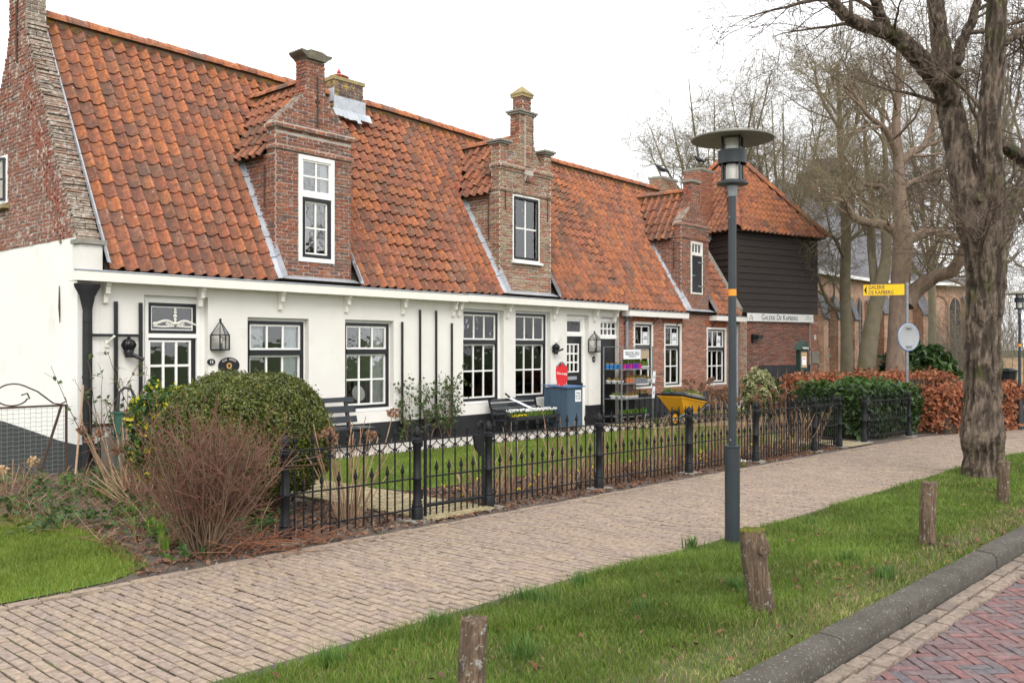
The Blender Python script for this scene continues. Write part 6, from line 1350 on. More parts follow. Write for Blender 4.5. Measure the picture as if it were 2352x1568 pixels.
# ================================================================ left garden: pump, wire gate, stake
x, y, z0 = FX(275, 11.55), 11.55, gz(6); pu = thing('water_pump', 'old green cast-iron hand pump with curved handle before the trellis', 'water pump', (x, y, z0)); zt = FZ(275, 950, 11.55)
MB().lathe((x, y, z0), [(.07, 0), (.07, .05), (.045, .08), (.045, zt - z0 - .28), (.065, zt - z0 - .26), (.065, zt - z0), (.085, zt - z0 + .005), (.085, zt - z0 + .03)], 14).build('barrel', M['green_iron'], pu, smooth=40)
MB().tube([(x, y, zt - .12), (x + .12, y - .05, zt - .12), (x + .2, y - .08, zt - .16), (x + .21, y - .085, zt - .23)], [.04, .04, .035, .035], 10).build('spout', M['green_iron'], pu, smooth=50)
MB().tube([(x - .02, y, zt + .03), (x - .01, y, zt + .28), (x + .05, y - .02, zt + .34), (x + .13, y - .04, zt + .32), (x + .16, y - .05, zt + .25), (x + .33, y - .1, zt - .12)], .017, 8).build('handle', M['plinth_grey'], pu, smooth=50)
MB().box(x - .16, x - .02, y + .05, y + .19, z0, zt - .3).build('stand_post', M['wood_dark'], pu)
gx1 = FX(150, D0 - .02); gx0 = gx1 - 1.75; yg = D0 - .05; z0 = gz(4) + .02; gg = thing('wire_gate', 'rusty wire-mesh garden gate with scroll top at the left edge', 'gate', (gx1, yg, z0)); zt = FZ(150, 930, yg); zb_ = .06
for a, b in (((gx0, yg, zt), (gx1, yg, zt)), ((gx1, yg, zb_), (gx1, yg, zt)), ((gx0, yg, zb_), (gx1, yg, zb_)), (((gx0 + gx1) / 2, yg, zb_), ((gx0 + gx1) / 2, yg, zt + .28)), ((gx1 - .34, yg, zb_), (gx1 - .06, yg, zt)), ((gx0, yg, zb_), (gx0, yg, zt))): MB().bar(a, b, .025, .028, (0, 1, 0)).build('frame_bar', M['rust'], gg)
xm = (gx0 + gx1) / 2
for s in (-1, 1):
    q = [Vector((xm + s * (gx1 - xm - .02), yg, zt + .10)), Vector((xm + s * (gx1 - xm + .0), yg, zt + .05)), Vector((xm + s * (gx1 - xm - .07), yg, zt + .015)), Vector((xm + s * (gx1 - xm - .16), yg, zt + .03)), Vector((xm + s * .52, yg, zt + .19))]
    q += [Vector((xm + s * (.235 + .215 * math.cos(t) * (1 - .04 * max(0, t - 2))), yg, zt + .15 + .145 * math.sin(t) * (1 - .04 * max(0, t - 2)))) for t in np.linspace(.9, 5.9, 16)] + [Vector((xm + s * .43, yg, zt + .10)), Vector((xm + s * .40, yg, zt + .17)), Vector((xm + s * .33, yg, zt + .15))]
    MB().tube(q, .010, 6).build('scroll', M['rust'], gg, smooth=60)
mb = MB(); n = 26
for i in range(n): x = gx0 + (gx1 - gx0) * (i + .5) / n; mb.tube([(x, yg + .006, zb_ + .02), (x, yg + .006, zt)], .0022, 3, False)
for i in range(16):
    z = zb_ + (zt - zb_) * (i + .5) / 16; mb.tube([(gx0 + (gx1 - gx0) * k / 52, yg + .006, z + .005 * math.sin(k * 1.6)) for k in range(53)], .0024, 3, False)
mb.build('wire_mesh', M['wirem'], gg)
a, b = PT(172, 1078, 11.0), PT(191, 884, 11.4); a.z = gz(a.x); st = MB().tube([a, (a + b) / 2, b], .014, 7).build('bamboo_stake', M['bamboo'], None, smooth=60, loc=a); tag(st, 'thin brown bamboo stake leaning by the black drainpipe', 'stake')
def bird(px, py, d, flip, label):
    p = PT(px, py, d); s = 1.0; th = thing('crow', label, 'bird', p, 'jackdaws on the roofs'); u = Vector((ST, -CT, 0)) * flip
    pts = [(-.22, .02), (-.14, .05), (-.05, .08), (.05, .12), (.11, .19), (.15, .20), (.21, .19)]; rad = [.012, .03, .06, .065, .045, .035, .006]; mb = MB().tube([p + u * a + EZ * b for a, b in pts], rad, 8); mb.build('body', M['feather'], th, smooth=60)
    for k in (-.02, .03): MB().tube([p + u * k + EZ * .08, p + u * k - EZ * .01], .006, 5).build('leg', M['feather'], th)
bird(1521, 397, 26.3, -1, 'black bird perched on the pale chimney'); bird(1606, 374, 29.6, -1, 'black bird perched on the barn roof ridge')
# ================================================================ vegetation
from mathutils import noise as mnoise
M.update(
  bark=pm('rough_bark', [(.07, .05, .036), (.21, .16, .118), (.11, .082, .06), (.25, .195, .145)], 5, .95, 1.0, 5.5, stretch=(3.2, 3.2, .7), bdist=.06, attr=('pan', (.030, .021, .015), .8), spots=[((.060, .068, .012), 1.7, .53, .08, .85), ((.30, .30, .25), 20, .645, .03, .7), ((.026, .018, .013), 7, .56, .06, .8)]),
  bark_limb=pm('limb_bark', [(.05, .038, .028), (.10, .08, .06)], 9, .95, .7, 40, spots=[((.12, .12, .03), 2.5, .55, .1, .7), ((.33, .33, .28), 22, .63, .05, .6)]),
  twig=pm('twigs', [(.10, .068, .05), (.14, .10, .075)], 3, .9, 0),
  bark_far=pm('grey_green_bark', [(.19, .16, .105), (.28, .24, .165)], 5, .95, .5, 30, spots=[((.15, .15, .04), 2.5, .55, .1, .6)]),
  bark_plane=pm('brown_bark', [(.15, .105, .078), (.26, .19, .14)], 6, .95, .6, 30, stretch=(2, 2, .8), spots=[((.24, .20, .08), 2.0, .62, .08, .6)]),
  twig_far=pm('lichened_twigs', [(.17, .135, .08), (.24, .195, .115)], 2, .9, 0), twig_grey=pm('far_twigs', [(.22, .18, .14), (.29, .245, .19)], 2, .9, 0),
  shrub_wood=pm('shrub_stems', [(.115, .075, .046), (.19, .13, .085)], 9, .9, .3, 70), shrub_tip=pm('red_brown_twigs', [(.14, .06, .042), (.19, .095, .065)], 3, .8, 0),
  straw=pm('dry_stems', [(.30, .19, .115), (.42, .30, .19), (.34, .20, .12), (.26, .15, .09)], 6, .9, .1, 50, rnd=True),
  dry_head=pm('dried_flower_heads', [(.22, .115, .065), (.30, .17, .10), (.17, .085, .05), (.34, .21, .13)], 12, .9, 0, rnd=True, trans=.2),
  dry_pale=pm('pale_dried_heads', [(.50, .34, .19), (.56, .40, .24)], 12, .9, 0, rnd=True, trans=.2),
  leaf_dark=pm('dark_leaves', [(.020, .045, .012), (.035, .07, .016), (.05, .09, .02)], 6, .4, 0, rnd=True, trans=.15, spec=.5),
  leaf_box=pm('box_leaves', [(.05, .075, .012), (.085, .11, .016), (.13, .14, .02), (.065, .09, .015), (.17, .16, .03)], 5, .35, 0, rnd=True, trans=.15, spec=.5),
  leaf_mid=pm('green_leaves', [(.045, .10, .015), (.07, .14, .022), (.035, .085, .02), (.09, .16, .03)], 6, .5, 0, rnd=True, trans=.25),
  leaf_rose=pm('rose_leaves', [(.06, .10, .03), (.085, .135, .04), (.05, .085, .028)], 6, .5, 0, rnd=True, trans=.25),
  leaf_yellow=pm('yellow_leaves', [(.52, .44, .02), (.62, .52, .05), (.42, .40, .03)], 6, .5, 0, rnd=True, trans=.25),
  leaf_var=pm('variegated_leaves', [(.40, .40, .20), (.13, .17, .05), (.48, .46, .26), (.20, .22, .08)], 6, .5, 0, rnd=True, trans=.2),
  leaf_beech=pm('beech_leaves', [(.33, .105, .045), (.42, .155, .075), (.25, .085, .045), (.46, .20, .10), (.20, .07, .04)], 6, .7, 0, rnd=True, trans=.25),
  leaf_dead=pm('dead_leaves', [(.15, .068, .036), (.20, .10, .055), (.10, .05, .032), (.25, .14, .08)], 6, .9, 0, rnd=True),
  grass=pm('grass_blades', [(.095, .175, .018), (.135, .215, .026), (.18, .25, .038), (.115, .19, .024), (.075, .14, .024), (.24, .26, .06)], 1.2, .55, 0, rnd=True, trans=.3),
  grass_dry=pm('dry_grass', [(.34, .27, .13), (.42, .34, .18), (.24, .20, .08)], 3, .8, 0, rnd=True, trans=.2),
  grass_lawn=pm('lawn_blades', [(.12, .185, .018), (.155, .225, .026), (.185, .245, .036), (.22, .235, .045)], 1.2, .55, 0, rnd=True, trans=.3),
  grass_blue=pm('coarse_grass', [(.06, .14, .026), (.085, .17, .032), (.11, .20, .038)], 2, .55, 0, rnd=True, trans=.3),
  conifer=pm('dwarf_conifer', [(.02, .05, .014), (.035, .075, .02), (.05, .09, .024)], 6, .7, 0, rnd=True),
)
def tubes_np(P, Rr, n):
    P = np.asarray(P, float); Rr = np.asarray(Rr, float); N, K = P.shape[:2]
    T = np.empty_like(P); T[:, 1:-1] = P[:, 2:] - P[:, :-2]; T[:, 0] = P[:, 1] - P[:, 0]; T[:, -1] = P[:, -1] - P[:, -2]
    T /= np.linalg.norm(T, axis=2, keepdims=True) + 1e-9
    d = P[:, -1] - P[:, 0]; d /= np.linalg.norm(d, axis=1, keepdims=True) + 1e-9
    ref = np.where(np.abs(d[:, 2:3]) > .75, np.array([[1., 0, 0]]), np.array([[0., 0, 1]]))[:, None, :]
    U = np.cross(T, np.broadcast_to(ref, T.shape)); U /= np.linalg.norm(U, axis=2, keepdims=True) + 1e-9; W = np.cross(T, U)
    a = 2 * np.pi * np.arange(n) / n; V = P[:, :, None, :] + Rr[:, :, None, None] * (U[:, :, None, :] * np.cos(a)[None, None, :, None] + W[:, :, None, :] * np.sin(a)[None, None, :, None])
    idx = np.arange(N * K * n).reshape(N, K, n); A = idx[:, :-1, :]; B = np.roll(idx, -1, axis=2)[:, :-1, :]; C = np.roll(idx, -1, axis=2)[:, 1:, :]; D = idx[:, 1:, :]
    return V.reshape(-1, 3), np.stack([A, B, C, D], -1).reshape(-1, 4)
def polys_obj(name, polys, mat, parent=None, n=4, smooth=True, loc=None):
    by = {}
    for p, r in polys: by.setdefault(len(p), []).append((p, r))
    Vs, Fs, k = [], [], 0
    for K, l in by.items():
        v, f = tubes_np(np.array([a for a, _ in l]), np.array([b for _, b in l]), n); Vs.append(v); Fs.append(f + k); k += len(v)
    return np_obj(name, np.concatenate(Vs), [np.concatenate(Fs)], M[mat], parent, smooth, loc)
def leaves_np(C, size, asp=1.8, nrm=None, spread=1.0, rng=RNG, fold=.25):
    """diamond leaves, slightly folded: centres C (n,3)"""
    n = len(C); a = rng.normal(size=(n, 3)); 
    if nrm is not None: a = nrm + a * spread
    a /= np.linalg.norm(a, axis=1, keepdims=True) + 1e-9; b = rng.normal(size=(n, 3)); u = np.cross(a, b); u /= np.linalg.norm(u, axis=1, keepdims=True) + 1e-9; w = np.cross(a, u)
    s = (size * rng.uniform(.6, 1.35, n))[:, None]; l, q = u * s * asp / 2, w * s / 2
    V = np.stack([C - l, C + q * 1.0 - l * .1 + a * s * fold, C + l, C - q * 1.0 - l * .1 + a * s * fold], 1); i = 4 * np.arange(n)[:, None]
    F3 = np.concatenate([i + np.array([[0, 1, 2]]), i + np.array([[0, 2, 3]])]); return V.reshape(-1, 3), F3
def leaves_obj(name, C, size, mat, parent=None, asp=1.8, nrm=None, spread=1.0, kind=None, loc=None):
    V, F3 = leaves_np(np.asarray(C), size, asp, nrm, spread); o = np_obj(name, V, [F3], M[mat], parent, False, loc)
    if kind: o['kind'] = kind
    return o
# ---------------------------------------------------------------- bare trees
def wob(p0, d0, L_, K, w, up, rnd):
    pts = [np.array(p0)]; d = np.array(d0, float); d /= np.linalg.norm(d); st = L_ / (K - 1)
    for i in range(K - 1):
        d = d + rnd.normal(size=3) * w + np.array([0, 0, up]); d /= np.linalg.norm(d); pts.append(pts[-1] + d * st)
    return np.array(pts), d
def sprout(poly, rad, lev, spec, rnd, out):
    """spec[lev] = (children, length, length falloff, radius factor, angle, wobble, up, K)"""
    if lev >= len(spec): return
    nch, L_, ang, w, up, K, t0 = spec[lev]; S = len(poly)
    for i in range(nch):
        t = t0 + (1 - t0) * (i + rnd.uniform(.1, .9)) / nch; x = t * (S - 1); k = min(int(x), S - 2); f = x - k
        p = poly[k] * (1 - f) + poly[k + 1] * f; d = poly[k + 1] - poly[k]; d /= np.linalg.norm(d) + 1e-9; r0 = rad[k] * (1 - f) + rad[k + 1] * f
        s = rnd.normal(size=3); s -= d * s.dot(d); s /= np.linalg.norm(s) + 1e-9; a = ang * rnd.uniform(.6, 1.3)
        dd = d * math.cos(a) + s * math.sin(a); ln = L_ * rnd.uniform(.6, 1.25) * (1.15 - .5 * t); K = K if lev < 2 else (4 if lev == 2 else 3); pl, _ = wob(p, dd, ln, K, w, up, rnd)
        rr = np.linspace(max(.0035, min(r0 * .62, ln * .022)), .0032, K); out.append((lev, pl, rr)); sprout(pl, rr, lev + 1, spec, rnd, out)
def tree(name, label, base, limbs, spec, mat, tmat, seed, group=None, burl=0, nt=16, cat='tree'):
    """limbs: list of (points, radii) placed by hand, first is the trunk"""
    rnd = np.random.default_rng(seed); th = thing(name, label, cat, base, group); mb = MB(); mk = []; FU = {}
    for li, (pts, rad) in enumerate(limbs):
        # resample
        pts = np.array(pts, float); n = (len(pts) - 1) * (16 if burl > .1 else 6) + 1; x = np.linspace(0, len(pts) - 1, n); ii = np.minimum(x.astype(int), len(pts) - 2); f = (x - ii)[:, None]
        g = lambda j: pts[np.clip(j, 0, len(pts) - 1)]
        p0, p1, p2, p3 = g(ii - 1), g(ii), g(ii + 1), g(ii + 2); q = .5 * (2 * p1 + (p2 - p0) * f + (2 * p0 - 5 * p1 + 4 * p2 - p3) * f ** 2 + (3 * p1 - p0 - 3 * p2 + p3) * f ** 3)
        r = np.interp(x, range(len(rad)), rad); mk.append((q, r)); s0 = len(mb.v); nn = nt if li == 0 else (max(8, nt - 6) if nt < 40 else 48)
        mb.tube([Vector(v) for v in q], list(r), nn)
        if burl and r.max() > .04:
            for k in range(s0, len(mb.v)):
                v = Vector(mb.v[k]); c_ = Vector(q[min((k - s0) // nn, len(q) - 1)]); o_ = v - c_; h = mnoise.noise(v * 2.6) * .5 + mnoise.noise(v * 7) * .28 + .18 * mnoise.noise(v * 19); 
                if burl > .1:                        # furrowed bark
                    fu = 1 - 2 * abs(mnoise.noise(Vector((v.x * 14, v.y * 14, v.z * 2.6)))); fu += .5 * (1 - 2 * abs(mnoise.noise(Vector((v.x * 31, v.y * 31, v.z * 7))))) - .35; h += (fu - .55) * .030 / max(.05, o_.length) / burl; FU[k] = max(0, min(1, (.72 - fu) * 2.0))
                mb.v[k] = tuple(c_ + o_ * (1 + burl * h))
    out = []
    for li, (q, r) in enumerate(mk):
        if li == 0 and len(mk) > 1: continue
        sprout(q, r, 0, spec, rnd, out)
    if len(mk) > 1:
        q, r = mk[0]; k = int(len(q) * .72); sprout(q[k:], r[k:], 0, spec, rnd, out)
    for lv, p, r in out:
        if lv == 0: mb.tube([Vector(q_) for q_ in p], list(r), 6)
    to = mb.build('trunk', M[mat], th, smooth=70)
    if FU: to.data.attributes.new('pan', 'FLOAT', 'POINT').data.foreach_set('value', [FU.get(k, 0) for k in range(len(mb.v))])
    sm = [(p, r) for lv, p, r in out if lv > 0]
    if sm: polys_obj('crown', sm, tmat, th, 3)
    return th
def PL(d, *pp): return [PT(px, py, d + (q[0] if q else 0)) for px, py, *q in pp]
def rr_(d, *w): return [x / F * d for x in w]
dB = 11.75
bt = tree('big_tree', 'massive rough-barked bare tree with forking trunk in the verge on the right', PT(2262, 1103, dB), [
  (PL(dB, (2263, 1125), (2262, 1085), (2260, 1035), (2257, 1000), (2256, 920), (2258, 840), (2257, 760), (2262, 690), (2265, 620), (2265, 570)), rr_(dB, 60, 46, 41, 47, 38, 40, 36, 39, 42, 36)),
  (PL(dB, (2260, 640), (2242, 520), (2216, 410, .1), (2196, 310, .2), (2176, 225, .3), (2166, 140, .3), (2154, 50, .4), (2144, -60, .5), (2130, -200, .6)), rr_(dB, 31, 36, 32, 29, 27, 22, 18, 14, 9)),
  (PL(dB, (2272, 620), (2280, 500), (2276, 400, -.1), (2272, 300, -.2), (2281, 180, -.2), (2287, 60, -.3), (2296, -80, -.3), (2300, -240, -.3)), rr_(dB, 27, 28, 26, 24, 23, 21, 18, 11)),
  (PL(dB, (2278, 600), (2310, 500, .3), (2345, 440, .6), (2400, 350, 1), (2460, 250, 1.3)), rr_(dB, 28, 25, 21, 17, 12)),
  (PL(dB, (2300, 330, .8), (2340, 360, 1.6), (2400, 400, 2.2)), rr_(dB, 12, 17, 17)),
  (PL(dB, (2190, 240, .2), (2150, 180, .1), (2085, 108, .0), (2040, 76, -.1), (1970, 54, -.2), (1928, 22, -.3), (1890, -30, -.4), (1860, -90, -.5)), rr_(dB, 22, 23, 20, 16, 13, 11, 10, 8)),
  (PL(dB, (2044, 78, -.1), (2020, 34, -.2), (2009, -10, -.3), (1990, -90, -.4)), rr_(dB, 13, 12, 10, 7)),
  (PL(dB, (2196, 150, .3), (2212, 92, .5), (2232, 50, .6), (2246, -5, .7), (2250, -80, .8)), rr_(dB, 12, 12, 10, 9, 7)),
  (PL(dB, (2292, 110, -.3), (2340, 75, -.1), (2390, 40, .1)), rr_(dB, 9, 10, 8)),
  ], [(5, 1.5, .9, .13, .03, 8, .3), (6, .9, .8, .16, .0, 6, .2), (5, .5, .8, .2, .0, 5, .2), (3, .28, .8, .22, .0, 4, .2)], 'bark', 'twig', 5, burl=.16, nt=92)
for px, py, r in ((2254, 455, .06), (2205, 162, .06), (2080, 101, .045)):
    c = PT(px, py, dB - r - .20); fv = Vector((-CT, -ST, 0)); m = MB().tube([c - fv * .12, c - fv * .02, c + fv * .012, c + fv * .004], [r * 1.25, r * 1.05, r * .8, r * .45], 12); m.build('branch_scar', M['bark_limb'], bt, smooth=60)
d2 = 24
tree('plane_tree', 'stout brown bare tree with wide low limbs behind the arrow sign', PT(2062, 880, d2), [
  (PL(d2, (2060, 890), (2062, 780), (2066, 680), (2073, 580), (2072, 520), (2066, 440), (2064, 370), (2058, 290), (2064, 200), (2062, 110)), rr_(d2, 28, 22, 21, 22, 20, 14, 12, 10, 7, 4)),
  (PL(d2, (2072, 545), (2040, 520), (1998, 512, -.5), (1962, 500, -1), (1942, 468, -1.3), (1915, 455, -1.5)), rr_(d2, 13, 12, 10, 9, 7, 4)),
  (PL(d2, (2075, 555), (2112, 540), (2150, 532), (2200, 545, .5), (2250, 520, 1)), rr_(d2, 14, 12, 9, 8, 5)),
  (PL(d2, (2080, 700), (2100, 670), (2146, 636, -.4), (2186, 622, -.8), (2212, 575, -1.2), (2235, 500, -1.5)), rr_(d2, 20, 19, 16, 14, 11, 8)),
  (PL(d2, (2064, 380), (2095, 350), (2125, 330, .5), (2150, 250, .8), (2160, 160, 1)), rr_(d2, 8, 10, 7, 6, 3)),
  (PL(d2, (2062, 360), (2035, 300, -.4), (1990, 260, -.8), (1950, 190, -1)), rr_(d2, 9, 7, 5, 3)),
  (PL(d2, (2068, 440), (2100, 415), (2160, 410, 1), (2210, 395, 1.5)), rr_(d2, 7, 6, 5, 3)),
  (PL(d2, (2066, 470), (2030, 430, .6), (1985, 420, 1.2), (1940, 360, 1.8)), rr_(d2, 7, 6, 5, 3)),
  ], [(9, 2.0, .85, .18, .05, 7, .15), (7, 1.15, .8, .2, .03, 6, .2), (6, .6, .8, .22, .02, 5, .15), (4, .32, .8, .22, .0, 4, .2)], 'bark_plane', 'twig_far', 8, group='trees in the churchyard', burl=.05)
d3 = 29
tree('slender_tree', 'slender straight bare tree with smooth grey-green trunk before the church', PT(1945, 875, d3), [
  (PL(d3, (1945, 885), (1944, 760), (1941, 650), (1943, 540), (1937, 430), (1930, 330), (1928, 240), (1922, 150)), rr_(d3, 15, 13, 12, 11, 9, 7, 5, 3)),
  (PL(d3, (1942, 600), (1915, 545, -.4), (1890, 545, -.8)), rr_(d3, 5, 4, 2)), (PL(d3, (1942, 720), (1900, 690, .4), (1870, 610, .8)), rr_(d3, 5, 4, 2)), (PL(d3, (1943, 560), (1985, 520, .4), (2010, 470, .8)), rr_(d3, 5, 4, 2)),
  (PL(d3, (1938, 450), (1900, 400, .4), (1860, 330, .8)), rr_(d3, 5, 4, 2)), (PL(d3, (1932, 350), (1965, 290, .4), (1985, 210, .8)), rr_(d3, 5, 4, 2)), (PL(d3, (1930, 300), (1890, 230, -.4), (1870, 160, -.8)), rr_(d3, 4, 3, 2))],
  [(9, 2.0, .9, .16, .06, 7, .15), (7, 1.1, .8, .2, .03, 6, .2), (5, .6, .8, .22, .02, 5, .2), (4, .34, .8, .2, 0, 4, .2)], 'bark_far', 'twig_far', 21, group='trees in the churchyard')
d4 = 27
tree('leaning_tree', 'leaning bare tree with forked trunk between slender tree and stout tree', PT(1990, 880, d4), [
  (PL(d4, (1986, 890), (1996, 790), (2010, 710), (2026, 640), (2036, 580), (2030, 480), (2034, 380), (2028, 280), (2032, 190)), rr_(d4, 22, 19, 17, 15, 11, 8, 6, 4, 3)),
  (PL(d4, (2014, 700), (2006, 620, .3), (1999, 540, .5), (2003, 460, .6), (1990, 380, .8), (1985, 280, 1)), rr_(d4, 11, 10, 8, 6, 5, 3)), (PL(d4, (2036, 570), (2060, 500, .5), (2090, 440, 1)), rr_(d4, 7, 5, 3)), (PL(d4, (2000, 500, .6), (1975, 440, .4), (1945, 400, .2)), rr_(d4, 5, 4, 2))],
  [(8, 2.0, .8, .16, .06, 7, .2), (7, 1.1, .8, .2, .03, 6, .2), (6, .6, .8, .22, .02, 5, .2), (4, .34, .8, .2, 0, 4, .2)], 'bark_far', 'twig_far', 22, group='trees in the churchyard')
def fan_tree(name, label, px, d, pytop, spread, seed, group, tm='twig_grey', n=9, pyfork=620, dens=1.0):
    x, y = Wd(px, d); z0 = gz(x); rn = random.Random(seed); zt = Zat(px, pytop, d); zf = Zat(px, pyfork, d); H_ = zt - zf; sp_ = spread / F * d; limbs = [([(x, y, z0), (x + .1, y, (z0 + zf) / 2), (x, y, zf)], [.20, .17, .14])]
    for i in range(n):
        a = 2 * math.pi * (i + rn.random() * .6) / n; q = sp_ * rn.uniform(.3, .85) * (0 if i == 0 else 1); hh = H_ * rn.uniform(.62, .95)
        ex, ey = math.cos(a) * q, math.sin(a) * q; limbs.append(([(x, y, zf - .3), (x + ex * .35, y + ey * .35, zf + hh * .3), (x + ex * .75, y + ey * .75, zf + hh * .65), (x + ex, y + ey, zf + hh)], [.085, .06, .036, .014]))
    s = H_ / 7; return tree(name, label, (x, y, z0), limbs, [(round(7 * dens), 2.2 * s, .95, .2, .03, 7, .15), (6, 1.3 * s, .9, .24, .02, 6, .2), (round(4 * dens), .75 * s, .9, .24, .02, 5, .2), (3, .42 * s, .9, .2, .0, 4, .2)], 'bark_far', tm, seed, group)
fan_tree('round_tree', 'wide rounded bare tree crown rising behind the barn and cottage roofs', 1640, 33.5, 190, 270, 31, 'trees behind the roofs', 'twig_far', 14, 560, 1.3)
fan_tree('tall_tree', 'bare tree crown right of the lamp hood behind the barn roof', 1800, 36, 175, 150, 32, 'trees behind the roofs', 'twig_far')
fan_tree('tall_tree', 'bare tree standing behind the massive trunk on the right', 2258, 31, -60, 230, 33, 'trees in the churchyard', 'twig_grey', 11)
fan_tree('tall_tree', 'bare tree whose crown reaches in over the far street lamp', 2440, 27, -40, 260, 34, 'trees in the churchyard', 'twig_grey', 11)
fan_tree('tall_tree', 'bare tree above the stout brown tree in the far churchyard', 2140, 38, 40, 190, 35, 'trees in the churchyard', 'twig_grey', 8)
def thicket(px, py, d, rx, h, n, label, seed, mat='twig_grey', name='bare_shrub', tip=None, loc=None, side=6, rad=.008, group=None, thick=.05):
    rn = np.random.default_rng(seed); x, y = Wd(px, d) if loc is None else loc[:2]; z0 = gz(x) if loc is None else loc[2]; th = thing(name, label, 'shrub', (x, y, z0), group); st, tw_ = [], []
    for i in range(n):
        a = rn.uniform(0, 6.283); q = math.sqrt(rn.uniform(0, 1)); b = np.array([x + math.cos(a) * q * rx * thick * 4, y + math.sin(a) * q * rx * thick * 4, z0]); out = np.array([math.cos(a), math.sin(a), 0]) * rx * q; dr = out + np.array([0, 0, h]); L_ = np.linalg.norm(dr) * rn.uniform(.7, 1.05)
        pl, _ = wob(b, dr / np.linalg.norm(dr), L_, 7, .13, .015, rn); r = np.linspace(rad, rad * .35, 7); st.append((pl, r))
        for j in range(side):
            t = rn.uniform(.3, .98) * 6; k = min(int(t), 5); p = pl[k] + (pl[k + 1] - pl[k]) * (t - k); d0 = pl[k + 1] - pl[k]; d0 /= np.linalg.norm(d0); s = rn.normal(size=3); dd = d0 + s * .62; pp, _ = wob(p, dd, h * rn.uniform(.15, .38), 5, .12, .02, rn); tw_.append((pp, np.linspace(rad * .45, rad * .2, 5)))
            for m in range(2):
                p2 = pp[rn.integers(1, 4)]; p3, _ = wob(p2, dd + rn.normal(size=3) * .5, h * rn.uniform(.06, .18), 4, .12, .02, rn); tw_.append((p3, np.linspace(rad * .3, rad * .17, 4)))
    polys_obj('stems', st, mat, th, 4); polys_obj('twigs', tw_, tip or mat, th, 3); return th
for px, d, h, rx, lab, sd in ((2225, 33, 3.6, 1.6, 'bare brown shrub before the church choir, left of the massive trunk', 41), (2336, 40, 3.5, 3.0, 'far bare brown thicket right of the massive trunk', 42), (2190, 30, 2.6, 1.2, 'low bare shrub behind the beech hedge', 43), (2330, 46, 6.5, 3.2, 'tall far bare thicket beyond the distant lamp', 44), (2390, 40, 6.0, 3.2, 'far bare thicket at the right picture edge', 45)): thicket(px, 0, d, rx, h, 70, lab, sd, rad=.012)
# ---------------------------------------------------------------- hedges and shrubs
def box_pts(n, quad, z0f, z1, jitter=.06, seed=1, shell=True):
    """points mostly on the faces of a hedge with quadrilateral plan quad"""
    rn = np.random.default_rng(seed); q = np.array(quad, float); P_ = []; NN = []
    per = [np.linalg.norm(q[(i + 1) % 4] - q[i]) for i in range(4)]; zh = z1; top = per[0] * per[1]; areas = [p * zh for p in per] + [top]; pr = np.array(areas) / sum(areas)
    for f in rn.choice(5, n, p=pr):
        if f < 4: t = rn.uniform(); p = q[f] * (1 - t) + q[(f + 1) % 4] * t; z = z0f(p[0]) + zh * rn.uniform(.06, 1) ** .8; e = q[(f + 1) % 4] - q[f]; nn = np.array([e[1], -e[0], 0]); nn /= np.linalg.norm(nn)
        else: s, t = rn.uniform(size=2); p = (q[0] * (1 - s) + q[1] * s) * (1 - t) + (q[3] * (1 - s) + q[2] * s) * t; z = z0f(p[0]) + zh; nn = np.array([0, 0, 1.])
        b = .10 * math.sin(p[0] * 3.1 + z * 2) * math.sin(p[1] * 3.7 + z * 3.3)
        P_.append((p[0] + nn[0] * b, p[1] + nn[1] * b, z + nn[2] * b)); NN.append(nn)
    P_ = np.array(P_); NN = np.array(NN); P_ += rn.normal(size=P_.shape) * jitter - NN * np.abs(rn.normal(size=(n, 1))) * jitter; return P_, NN
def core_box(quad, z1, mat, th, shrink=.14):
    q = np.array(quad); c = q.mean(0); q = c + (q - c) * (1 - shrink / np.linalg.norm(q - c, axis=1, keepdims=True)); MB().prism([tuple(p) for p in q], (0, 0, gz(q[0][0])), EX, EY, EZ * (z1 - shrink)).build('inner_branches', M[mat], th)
def hedge(name, label, quad, z1, n, size, mats, seed, asp=1.7):
    th = thing(name, label, 'hedge', (*np.mean(quad, 0), gz(quad[0][0]))); P_, NN = box_pts(n, quad, gz, z1, .06, seed); rn = np.random.default_rng(seed); k = rn.choice(len(mats), n, p=[m[1] for m in mats])
    for i, (m, w) in enumerate(mats): leaves_obj('leaves', P_[k == i], size, m, th, asp, NN[k == i], 1.1)
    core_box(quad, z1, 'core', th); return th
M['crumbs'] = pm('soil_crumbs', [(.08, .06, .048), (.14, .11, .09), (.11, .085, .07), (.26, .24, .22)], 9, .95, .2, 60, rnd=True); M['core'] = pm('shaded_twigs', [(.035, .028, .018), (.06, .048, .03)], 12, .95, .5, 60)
gh = hedge('laurel_hedge', 'glossy dark green hedge behind the short fence panel', [(17.30, 7.5), (17.15, 6.25), (19.55, 5.98), (20.3, 7.3)], .98, 9000, .075, [('leaf_dark', .62), ('leaf_mid', .38)], 3)
hedge('beech_hedge', 'copper-brown beech hedge running along the path behind the big tree', [(19.65, 5.98), (19.75, 5.50), (23.3, 4.35), (23.5, 5.1)], .92, 9000, .07, [('leaf_beech', 1.0)], 4)
hedge('beech_hedge', 'copper-brown beech hedge top showing behind the green hedge', [(19.2, 8.7), (19.1, 8.3), (26.5, 7.0), (26.8, 7.6)], 1.12, 9000, .07, [('leaf_beech', 1.0)], 5)
